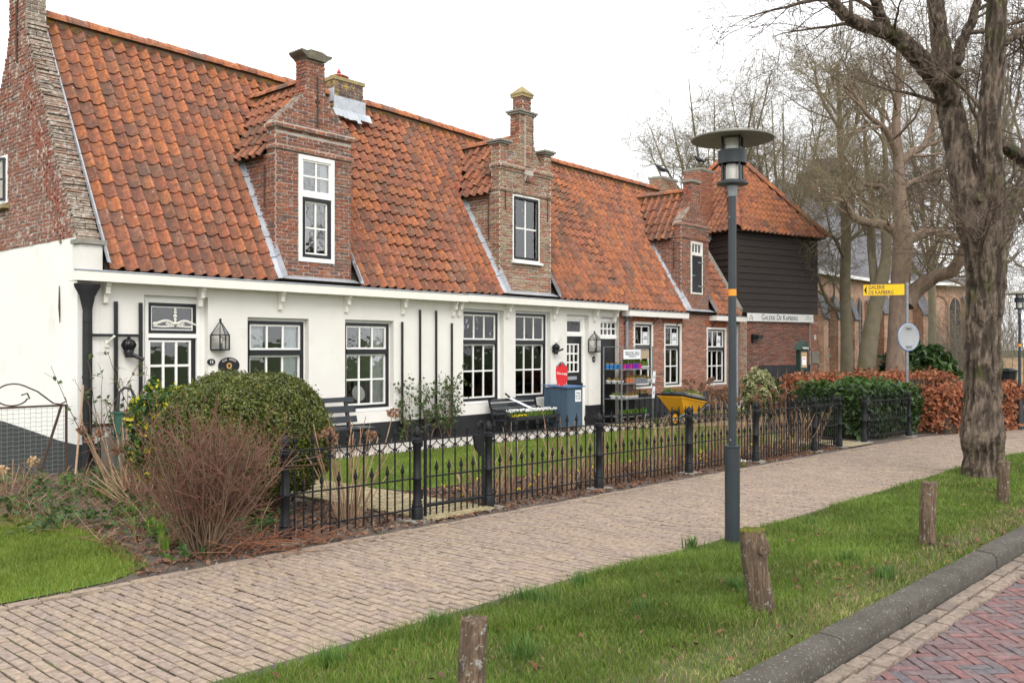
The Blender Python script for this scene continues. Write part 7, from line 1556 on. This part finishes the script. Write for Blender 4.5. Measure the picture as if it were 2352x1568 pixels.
def ell(n, c, r, seed, lo=-.3, jit=.05, bump=.06, thick=.12, sq=1.0):
    rn = np.random.default_rng(seed); v = rn.normal(size=(n * 3, 3)); v /= np.linalg.norm(v, axis=1, keepdims=True); v = v[v[:, 2] > lo][:n]; v = np.sign(v) * np.abs(v) ** sq; s = 1 + bump * (np.sin(v[:, 0] * 7 + v[:, 2] * 3) * np.sin(v[:, 1] * 6 + 1) + .6 * np.sin(v[:, 2] * 11 + v[:, 0] * 9)) - np.abs(rn.normal(size=len(v))) * thick + (rn.uniform(size=len(v)) < .06) * rn.uniform(0, .07, len(v))
    nn = v / np.array(r); nn /= np.linalg.norm(nn, axis=1, keepdims=True); return np.array(c) + v * np.array(r) * s[:, None] + rn.normal(size=v.shape) * jit * np.min(r) * .3, nn
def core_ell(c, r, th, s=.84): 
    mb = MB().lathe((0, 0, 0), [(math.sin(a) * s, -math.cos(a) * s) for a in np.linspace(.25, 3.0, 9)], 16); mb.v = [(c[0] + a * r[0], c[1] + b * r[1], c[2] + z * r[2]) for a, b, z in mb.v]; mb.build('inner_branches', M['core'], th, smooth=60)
def bush(name, label, c, r, n, size, mats, seed, lo=-.4, asp=1.7, base=None, bump=.06, thick=.12, cat='shrub', core=True, spread=1.0, sq=1.0):
    th = thing(name, label, cat, (c[0], c[1], gz(c[0]))); P_, NN = ell(n, c, r, seed, lo, bump=bump, thick=thick, sq=sq); rn = np.random.default_rng(seed + 9); k = rn.choice(len(mats), len(P_), p=[m[1] for m in mats])
    for i, (m, w) in enumerate(mats): leaves_obj('leaves', P_[k == i], size, m, th, asp, NN[k == i], spread)
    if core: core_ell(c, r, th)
    return th
x, y = Wd(567, 8.95); cD = (x, y, .80); bx = bush('box_bush', 'large clipped dome of box with yellow-green top behind the bare shrub', cD, (.80, .80, .66), 75000, .0185, [('leaf_box', 1.0)], 6, -.75, bump=.035, thick=.06, spread=.9, sq=.86)
rn = np.random.default_rng(77); st = []
for i in range(90):
    a = rn.uniform(0, 6.28); p0 = np.array([x + .12 * math.cos(a) + .1, y + .12 * math.sin(a), .02]); e = np.array([x + .72 * math.cos(a) * rn.uniform(.4, 1), y + .72 * math.sin(a) * rn.uniform(.4, 1), rn.uniform(.3, .7)]); pl, _ = wob(p0, e - p0, np.linalg.norm(e - p0), 7, .10, .0, rn); st.append((pl, np.linspace(.022, .006, 7)))
polys_obj('stems', st, 'shrub_wood', bx, 5)
g_ = G(468, 1277); thicket(0, 0, 0, .47, 1.02, 95, 'leafless twiggy bush with reddish tips in front of the box dome', 51, 'shrub_wood', tip='shrub_tip', loc=(g_[0], g_[1], gz(g_[0])), side=7, rad=.0085, thick=.05)
x, y = Wd(372, 9.7); bush('spindle_bush', 'evergreen bush with bright yellow and green leaves beside the clipped dome', (x, y, .72), (.36, .36, .60), 6500, .036, [('leaf_mid', .56), ('leaf_dark', .26), ('leaf_yellow', .18)], 12, -.8, 2.0, bump=.14, thick=.2)
x, y = Wd(415, 9.5); bush('spindle_bush', 'low bright yellow-leaved sprigs against the left side of the clipped dome', (x, y, .80), (.20, .22, .44), 3000, .036, [('leaf_yellow', .65), ('leaf_mid', .35)], 13, -.7, 2.0, bump=.14, thick=.2)
x, y = Wd(1742, 21.5); bush('variegated_holly', 'cream-and-green variegated bush before the barn wall', (x, y, .62), (.40, .40, .58), 5200, .055, [('leaf_var', 1.0)], 14, -.9, 1.6, bump=.13, thick=.2)
x, y = Wd(1780, 22.0); th = bush('dwarf_conifer', 'small dark green conifer right of the variegated bush', (x, y, .45), (.20, .20, .52), 3000, .035, [('conifer', 1.0)], 15, -.9, 2.4, bump=.06)
x, y = Wd(2110, 27); bush('rhododendron', 'broad dark green evergreen shrub behind the sign pole', (x, y, .75), (1.35, 1.0, 1.05), 5200, .13, [('leaf_dark', .7), ('leaf_mid', .3)], 16, -.5, 2.2, bump=.16, thick=.25)
x, y = Wd(1900, 27); bush('tub_shrub', 'small green shrub in a tub by the churchyard', (x, y, .72), (.34, .34, .22), 1400, .07, [('leaf_mid', 1.0)], 17, -.5, 2.0, bump=.12)
x, y = Wd(1862, 26); bush('low_shrub', 'low dark evergreen at the foot of the church wall', (x, y, .25), (.6, .5, .42), 2000, .07, [('leaf_dark', 1.0)], 18, -.3, 1.8, bump=.12)
# small bare sapling before the barn
x, y = Wd(1880 - 40, 19.0); thicket(0, 0, 0, .35, 1.2, 7, 'pale leafless sapling in front of the grey barn plinth', 61, 'straw', 'bare_sapling', loc=(*Wd(1838, 18.6), gz(16)), side=5, rad=.010)
# ---------------------------------------------------------------- hydrangeas and stems behind the fence
def hydrangea(loc, n, h, spread, heads, label, seed, group, hm='dry_head', hs=.06):
    rn = np.random.default_rng(seed); th = thing('dried_hydrangea', label, 'dried plant', loc, group); st = []; H_ = []
    for i in range(n):
        a = rn.uniform(0, 6.28); q = spread * math.sqrt(rn.uniform()); b = np.array(loc) + np.array([math.cos(a) * q * .3, math.sin(a) * q * .3, -.02]); d = np.array([math.cos(a) * q * .9, math.sin(a) * q * .9, h * rn.uniform(.6, 1.1)]); pl, _ = wob(b, d, np.linalg.norm(d), 7, .045, .0, rn); st.append((pl, np.linspace(.0075, .004, 7)))
        if rn.uniform() < .4: p2, _ = wob(pl[3], d + rn.normal(size=3) * .25, h * .35, 5, .05, .03, rn); st.append((p2, np.linspace(.005, .003, 5)))
        if i < heads: v = rn.normal(size=(70, 3)); v /= np.linalg.norm(v, axis=1, keepdims=True); H_.append(pl[-1] + v * hs * np.array([1, 1, .75]) * rn.uniform(.55, 1, (70, 1)))
    polys_obj('stems', st, 'straw', th, 4)
    for hh in H_: leaves_obj('flower_head', hh, .032, hm, th, 1.15)
    return th
gs = 'dried hydrangea stems behind the iron fence'
xx = 6.95; i = 0
while xx < 15.3:
    hydrangea((xx + random.uniform(-.1, .1), FEN(xx) + random.uniform(.18, .42), gz(xx)), 17, random.uniform(.55, .92) if i % 3 else .5, .30, 0, 'dry tan stem clump behind the long fence, ' + ORD[i] + ' to the right of the gate', 100 + i, gs); xx += random.uniform(.30, .46); i += 1
x, y = Wd(800, 8.55); hydrangea((x, y, gz(x)), 34, .95, .42, 6, 'dried hydrangea with brown heads between the dome and the gate post', 201, None, hs=.07)
x, y = Wd(1700, 20.2); hydrangea((x, y, gz(x)), 26, .85, .55, 22, 'brown dried hydrangea heads right of the wheelbarrow', 202, None, hs=.075)
x, y = Wd(1622, 20.9); hydrangea((x, y, gz(x)), 26, 1.0, .5, 24, 'brown dried hydrangea heads behind the wheelbarrow handles', 203, None, hs=.075)
x, y = Wd(1800, 18.2); hydrangea((x, y, gz(x)), 26, .75, .5, 12, 'brown dried hydrangea at the foot of the variegated bush', 204, None, hs=.07)
x, y = Wd(285, 10.2); hydrangea((x, y, gz(x)), 30, .85, .5, 9, 'dry brown hydrangea stalks before the green pump', 205, None, hs=.065)
x, y = Wd(20, 9.3); hydrangea((x, y, gz(x)), 12, .45, .3, 4, 'pale dried hydrangea head at the left picture edge', 206, None, 'dry_pale', .07)
x, y = Wd(330, 9.2); hydrangea((x, y, gz(x)), 40, .42, .45, 0, 'low tangle of straw stems left of the clipped dome', 207, None)
# red-brown cut stalks by the first post
x, y = Wd(610, 7.25)
th = thing('cut_stalks', 'red-brown broken stalks heaped at the first fence post', 'dried plant', (x, y, gz(x))); st = []
for i in range(170):
    b = np.array([x + rn.normal() * .28, y + rn.normal() * .16, gz(x) + rn.uniform(0, .1)]); pl, _ = wob(b, np.array([rn.normal(), rn.normal(), rn.uniform(-.05, .5)]), rn.uniform(.1, .32), 4, .1, 0, rn); st.append((pl, np.linspace(.004, .0025, 4)))
M['dry_mix'] = pm('dry_stalks', [(.20, .09, .055), (.33, .22, .13), (.15, .08, .055), (.40, .29, .18)], 6, .9, 0, rnd=True); M['redstalk'] = pm('red_brown_stalks', [(.22, .085, .045), (.30, .13, .07), (.17, .07, .04)], 6, .9, 0, rnd=True); polys_obj('stalks', st, 'redstalk', th, 3)['kind'] = 'stuff'
# ---------------------------------------------------------------- climbing roses
def climber(label, roots, h, w, nl, size, seed, mat):
    rn = np.random.default_rng(seed); th = thing('climbing_rose', label, 'climbing plant', roots[0]); st, C = [], []
    for (x, y, z) in roots:
        for k in range(6):
            pl, _ = wob((x, y - .04, z), (rn.normal() * .22, -.03, 1), h * rn.uniform(.6, 1.1), 9, .10, .05, rn); pl[:, 1] = np.clip(pl[:, 1], y - .3, D0 - .04); st.append((pl, np.linspace(.008, .003, 9)))
            for m in range(7): p = pl[rn.integers(2, 9)]; pp, _ = wob(p, (rn.normal(), -abs(rn.normal()) * .5, rn.uniform(-.2, .8)), rn.uniform(.1, .3), 4, .2, -.04, rn); pp[:, 1] = np.minimum(pp[:, 1], D0 - .03); st.append((pp, np.linspace(.003, .0018, 4))); C += [pp[1 + (j % 3)] + rn.normal(size=3) * .03 for j in range(nl)]
    C = np.array(C); C[:, 1] = np.minimum(C[:, 1], D0 - .03); polys_obj('stems', st, 'shrub_wood', th, 4); leaves_obj('leaves', C, size, mat, th, 1.5); return th
climber('green climbing rose on the slats between the cottage windows', [(FX(p, D0 - .06), D0 - .06, gz(10)) for p in (932, 985, 1012, 1030)], 1.15, .3, 5, .046, 71, 'leaf_rose')
climber('sparse thorny rose climbing the trellis left of door 13', [(FX(p, D0 - .12), D0 - .12, gz(6)) for p in (225, 262, 300)], 1.55, .3, 1, .055, 72, 'leaf_rose')
# ---------------------------------------------------------------- houseplants in the windows
houseplant(612, 880, 9, .22, 'green houseplant inside the window behind the clipped dome'); houseplant(808, 880, 9, .22, 'arching green houseplant in the window left of the white plate'); houseplant(872, 876, 8, .2, 'palm-like houseplant in the window right of the white plate'); houseplant(1120, 850, 7, .16, 'small palm in the left window of number 15')
# ---------------------------------------------------------------- grass
def blades(P_, h, w, lean, rng):
    n = len(P_); a = rng.uniform(0, 6.283, n); s = np.stack([np.cos(a), np.sin(a), 0 * a], 1); b = rng.uniform(0, 6.283, n); o = np.stack([np.cos(b), np.sin(b), 0 * b], 1); hh = (h * rng.uniform(.45, 1.25, n))[:, None]; ll = (lean * rng.uniform(.1, 1, n))[:, None] * hh; ww = (w * rng.uniform(.7, 1.3, n))[:, None]; up = np.array([0, 0, 1.])
    V = np.stack([P_ - s * ww, P_ + s * ww, P_ + o * ll * .35 + up * hh * .62 + s * ww * .75, P_ + o * ll * .35 + up * hh * .62 - s * ww * .75, P_ + o * ll + up * hh], 1); i = 5 * np.arange(n)[:, None]
    return V.reshape(-1, 3), np.concatenate([i + np.array([[0, 1, 2]]), i + np.array([[0, 2, 3]]), i + np.array([[3, 2, 4]])])
def verge_pts(n, x0, x1, rng, lo, hi, off=.0, dome=.03, edge=.0):
    x = rng.uniform(x0, x1, n); t = rng.uniform(0, 1, n); a = np.array([lo(v) for v in x]); b = np.array([hi(v) for v in x]); y = a * (1 - t) + b * t; z = GB * (x - XR) + off + dome * np.sin(np.pi * t); return np.stack([x, y, z], 1)
rg_ = np.random.default_rng(5); parts = []
lo_, hi_ = lambda x: YK(x) + .15, lambda x: YNEAR(x) - .02
for x0, x1, n, w in ((1.2, 4, 60000, .0021), (4, 7, 85000, .0023), (7, 11, 70000, .0032), (11, 17, 40000, .005), (17, 26, 14000, .009)):
    P_ = verge_pts(n, x0, x1, rg_, lo_, hi_, -.012); f = np.sin(P_[:, 0] * 2.1 + P_[:, 1] * 1.3) * np.sin(P_[:, 1] * 3.7 + P_[:, 0] * .7) + .5 * np.sin(P_[:, 0] * 5.3) * np.sin(P_[:, 1] * 6.1 + 1); ed = P_[:, 1] - np.array([YK(v) for v in P_[:, 0]]); worn = np.exp(-((ed - .38) / .30) ** 2); keep = rg_.uniform(size=n) < np.clip(1.0 + .30 * f - .72 * worn * (1 + .5 * f), .10, 1); P_ = P_[keep]; f = f[keep]; ed = ed[keep]
    for m in ('grass', 'grass_dry'):
        k = rg_.uniform(size=len(P_)) < (.10 + .13 * (f < -.35) + .40 * np.exp(-((ed - .32) / .24) ** 2)); q = P_[k] if m == 'grass_dry' else P_[~k]; hgt = .047 + .024 * (np.sin(q[:, 0] * 3.3 + q[:, 1] * 4) > .3) + .02 * (q[:, 1] > 3.2)
        V, F3 = blades(q, hgt * (1 if m == 'grass' else .7), w, .75 if m == 'grass' else 1.3, rg_); parts.append((m, V, F3))
for m in ('grass', 'grass_dry'):
    Vs, Fs, k = [], [], 0
    for mm, V, F3 in parts:
        if mm == m: Vs.append(V); Fs.append(F3 + k); k += len(V)
    o = np_obj('grass', np.concatenate(Vs), [np.concatenate(Fs)], M[m]); tag(o, 'short green grass covering the verge between path and kerb' if m == 'grass' else 'straw-coloured dry grass scattered through the verge', 'grass', kind='stuff')
# coarse tussocks
mb = MB()
for px, py in ((1205, 1385), (1250, 1395), (1000, 1450), (1690, 1365), (1950, 1300), (1190, 1520), (760, 1535), (1590, 1262), (1860, 1215), (2030, 1330), (1330, 1350), (1480, 1420)):
    g_ = G(px, py)
    for k in range(26): tuft(mb, (g_[0] + random.gauss(0, .05), g_[1] + random.gauss(0, .04), g_[2]), 4, .13, .02, .7, .003)
for px, py in ((1000, 1300), (1320, 1318), (1640, 1375), (1980, 1290), (540, 1560), (700, 1510), (900, 1440)):
    pass
o = mb.build('grass_tussocks', M['grass_blue']); tag(o, 'taller blue-green grass tufts in the verge', 'grass', kind='stuff')
def in_poly(P_, poly):
    poly = np.array(poly); c = np.zeros(len(P_), bool); j = len(poly) - 1
    for i in range(len(poly)):
        a, b = poly[i], poly[j]; m = ((a[1] > P_[:, 1]) != (b[1] > P_[:, 1])) & (P_[:, 0] < (b[0] - a[0]) * (P_[:, 1] - a[1]) / (b[1] - a[1] + 1e-12) + a[0]); c ^= m; j = i
    return c
def lawn_grass(poly, n, w, h, label, off):
    q = np.array(poly); P_ = np.stack([rg_.uniform(max(-.5, q[:, 0].min()), q[:, 0].max(), n), rg_.uniform(q[:, 1].min(), q[:, 1].max(), n), np.zeros(n)], 1); P_ = P_[in_poly(P_, poly)]; P_[:, :2] += rg_.normal(size=(len(P_), 2)) * .05; P_[:, 2] = GB * (P_[:, 0] - XR) + off; V, F3 = blades(P_, np.full(len(P_), h), w, .7, rg_); o = np_obj('grass', V, [F3], M['grass_lawn']); tag(o, label, 'grass', kind='stuff')
lawn_grass(lawn_poly(), 60000, .004, .05, 'bright lawn grass in the front garden behind the fence', .005)
lawn_grass(LEFTL, 62000, .0028, .048, 'bright yellow-green lawn at the left picture edge', .005)
# ---------------------------------------------------------------- litter, ground plants, small flowers
def scatter(n, poly):
    q = np.array(poly); P_ = np.stack([rg_.uniform(q[:, 0].min(), q[:, 0].max(), n * 3), rg_.uniform(q[:, 1].min(), q[:, 1].max(), n * 3), np.zeros(n * 3)], 1); P_ = P_[in_poly(P_, poly)][:n]; P_[:, 2] = GB * (P_[:, 0] - XR); return P_
up = np.array([[0, 0, 1.]])
bedp = [(3.0, 6.14), (15.6, 5.88), (15.6, 7.1), (6.9, 7.7), (3.5, 8.5)]
C = scatter(8000, bedp); C[:, 2] += .018; leaves_obj('leaf_litter', C, .034, 'leaf_dead', None, 1.5, np.repeat(up, len(C), 0), .45); tag(bpy.data.objects['leaf_litter'], 'brown fallen leaves on the soil along the fence', 'leaf litter', kind='stuff')
C = verge_pts(330, 1.5, 12, rg_, lo_, hi_, .025); o = leaves_obj('fallen_leaves', C, .032, 'leaf_dead', None, 1.6, np.repeat(up, len(C), 0), .5); tag(o, 'scattered brown leaves lying in the verge grass', 'fallen leaves', kind='stuff')
bl = [(3.0, 8.6), (3.4, 6.9), (3.5, 6.4), (4.2, 6.45), (5.2, 7.6), (5.5, 11.8), (2.6, 11.9), (1.2, 10.2)]
C = scatter(1700, bl); st = []
for p in C: pl, _ = wob(p + np.array([0, 0, .02]), (rg_.normal(), rg_.normal(), rg_.uniform(0, .9)), rg_.uniform(.1, .4), 4, .12, 0, rg_); st.append((pl, np.linspace(.0045, .002, 4)))
o = polys_obj('dry_twigs', st, 'dry_mix', None, 3); tag(o, 'dry red-brown twigs and stalks on the left garden bed', 'twigs', kind='stuff')
V, Fs, k = [], [], 0
for nm, mt, nn, sz, hh in (('leaf_mid', 'leaf_mid', 1690, .042, .09), ('leaf_rose', 'leaf_rose', 1300, .04, .14)):
    c0 = scatter(130, bl); C = np.concatenate([p + rg_.normal(size=(nn // 130, 3)) * np.array([.09, .09, .03]) + np.array([0, 0, hh * rg_.uniform(.3, 1)]) for p in c0]); o = leaves_obj('ground_plants', C, sz, mt, None, 2.0, np.repeat(up, len(C), 0), .7); tag(o, 'low green spring plants on the left garden bed' if mt == 'leaf_mid' else 'grey-green leafy plants low among the twigs at left', 'ground plants', kind='stuff')
mb = MB()
for px, py, n in ((640 * .45 + 60, 1225, 8), (370, 1235, 8), (400, 1260, 7), (450, 1215, 9), (300, 1195, 9), (500, 1180, 7), (150, 1120, 8), (230, 1150, 8), (1505, 975, 12), (1590, 1040, 10), (1470, 1020, 10), (1640, 1030, 9)):
    g_ = G(px, py)
    for k in range(n): tuft(mb, (g_[0] + random.gauss(0, .09), g_[1] + random.gauss(0, .09), g_[2] + .02), 5, .15, .03, .45, .008)
o = mb.build('bulb_leaves', M['sprout']); tag(o, 'fresh green bulb leaves coming up in the garden beds', 'bulb leaves', kind='stuff')
def clump(px, py, label, mt, n=26, h=.12):
    g_ = G(px, py); th = thing('snowdrop_clump', label, 'flowers', g_); a, b = MB(), MB()
    for k in range(8): tuft(a, (g_[0] + random.gauss(0, .05), g_[1] + random.gauss(0, .05), g_[2]), 6, h, .02, .5, .004)
    blooms(b, g_, n, h * 1.05, .12, .014); a.build('leaves', M['sprout'], th); b.build('flowers', M[mt], th)
clump(1851, 1034, 'clump of white snowdrops at the foot of the long fence end', 'white_fl'); clump(1694, 1072, 'small clump of white snowdrops beside the lamp sleeve', 'white_fl', 10, .09)
C = scatter(60, [(6.9, 6.5), (15.4, 6.3), (15.4, 7.2), (6.9, 7.6)]); mb = MB()
for p in C: blooms(mb, p + np.array([0, 0, .02]), 3, .05, .03, .014)
o = mb.build('yellow_flowers', M['yellow_fl']); tag(o, 'tiny yellow winter aconites on the bed behind the fence', 'flowers', kind='stuff')
P_ = np.stack([rg_.uniform(23, 42, 2600), rg_.uniform(8.5, 17, 2600), np.zeros(2600)], 1); P_[:, 2] = GB * (np.minimum(P_[:, 0], 90) - XR) + .14; o = leaves_obj('snowdrop_carpet', P_, .06, 'white_fl', None, 1.2); tag(o, 'carpet of white snowdrops in the churchyard grass', 'flowers', kind='stuff')
P_ = np.stack([rg_.uniform(20, 44, 12000), rg_.uniform(6.0, 17, 12000), np.zeros(12000)], 1); P_[:, 2] = GB * (P_[:, 0] - XR) + .06; V, F3 = blades(P_, np.full(len(P_), .10), .02, .6, rg_); o = np_obj('grass', V, [F3], M['grass']); tag(o, 'rough green grass in the churchyard beyond the hedges', 'grass', kind='stuff')
x, y = Wd(2340, 34); th = thing('reed_fence', 'tan reed fence panel far beyond the waste bin', 'fence', (x, y, gz(x)))
for k in range(7): MB().obox(Vector((x, y, gz(x) + .8)) + Vector((ST, -CT, 0)) * (k * .42 - 1.3), Vector((ST, -CT, 0)) * .2, Vector((CT, ST, 0)) * .02, EZ * .8).build('panel', M['straw'], th)
for k, (px, d, hh) in enumerate(((2318, 29, .95), (2334, 31, .85))):
    x, y = Wd(px, d); MBg = MB().prism([(-.26, -.2), (.26, -.2), (.26, hh - .2), (.18, hh - .06), (0, hh), (-.18, hh - .06), (-.26, hh - .2)], (x, y, gz(x)), Vector((ST, -CT, 0)), EZ, Vector((CT, ST, 0)) * .12); o = MBg.build('gravestone', M['stone'], None, loc=(x, y, gz(x))); tag(o, ('left' if k == 0 else 'right') + ' weathered gravestone seen beside the far street lamp', 'gravestone', 'gravestones')
# churchyard railing far behind
yr_ = thing('churchyard_fence', 'low dark wire fence with posts along the churchyard', 'fence', (26, 9.6, gz(26))); mb = MB()
for i in range(9): x_ = 24.5 + i * 1.6; y_ = 10.3 - .22 * i; MB().box(x_ - .04, x_ + .04, y_ - .04, y_ + .04, gz(x_), gz(x_) + 1.0).build('post', M['plinth'], yr_)
for z in (.35, .65, .92): mb.tube([(24.5 + i * 1.6, 10.3 - .22 * i, gz(24.5 + i * 1.6) + z) for i in range(9)], .012, 4)
mb.build('wire', M['plinth'], yr_)
CL = scatter(7000, bedp + [(2.9, 8.0)]); base = np.array([(1, 0, -.5), (-.5, .87, -.5), (-.5, -.87, -.5), (.1, 0, .7)]); n_ = len(CL); sz = rg_.uniform(.006, .018, n_)
a_ = rg_.uniform(0, 6.28, n_); ca, sa = np.cos(a_)[:, None], np.sin(a_)[:, None]; bx_ = base[None, :, 0] * ca - base[None, :, 1] * sa; by_ = base[None, :, 0] * sa + base[None, :, 1] * ca
V = CL[:, None, :] + np.stack([bx_, by_, np.broadcast_to(base[None, :, 2], bx_.shape)], -1) * sz[:, None, None] + np.array([0, 0, .006])
f = np.array([(0, 1, 3), (1, 2, 3), (2, 0, 3)]); o = np_obj('soil_crumbs', V.reshape(-1, 3), [(f[None] + 4 * np.arange(n_)[:, None, None]).reshape(-1, 3)], M['crumbs']); tag(o, 'loose soil crumbs and small stones along the fence', 'soil', kind='stuff')
flush_text()
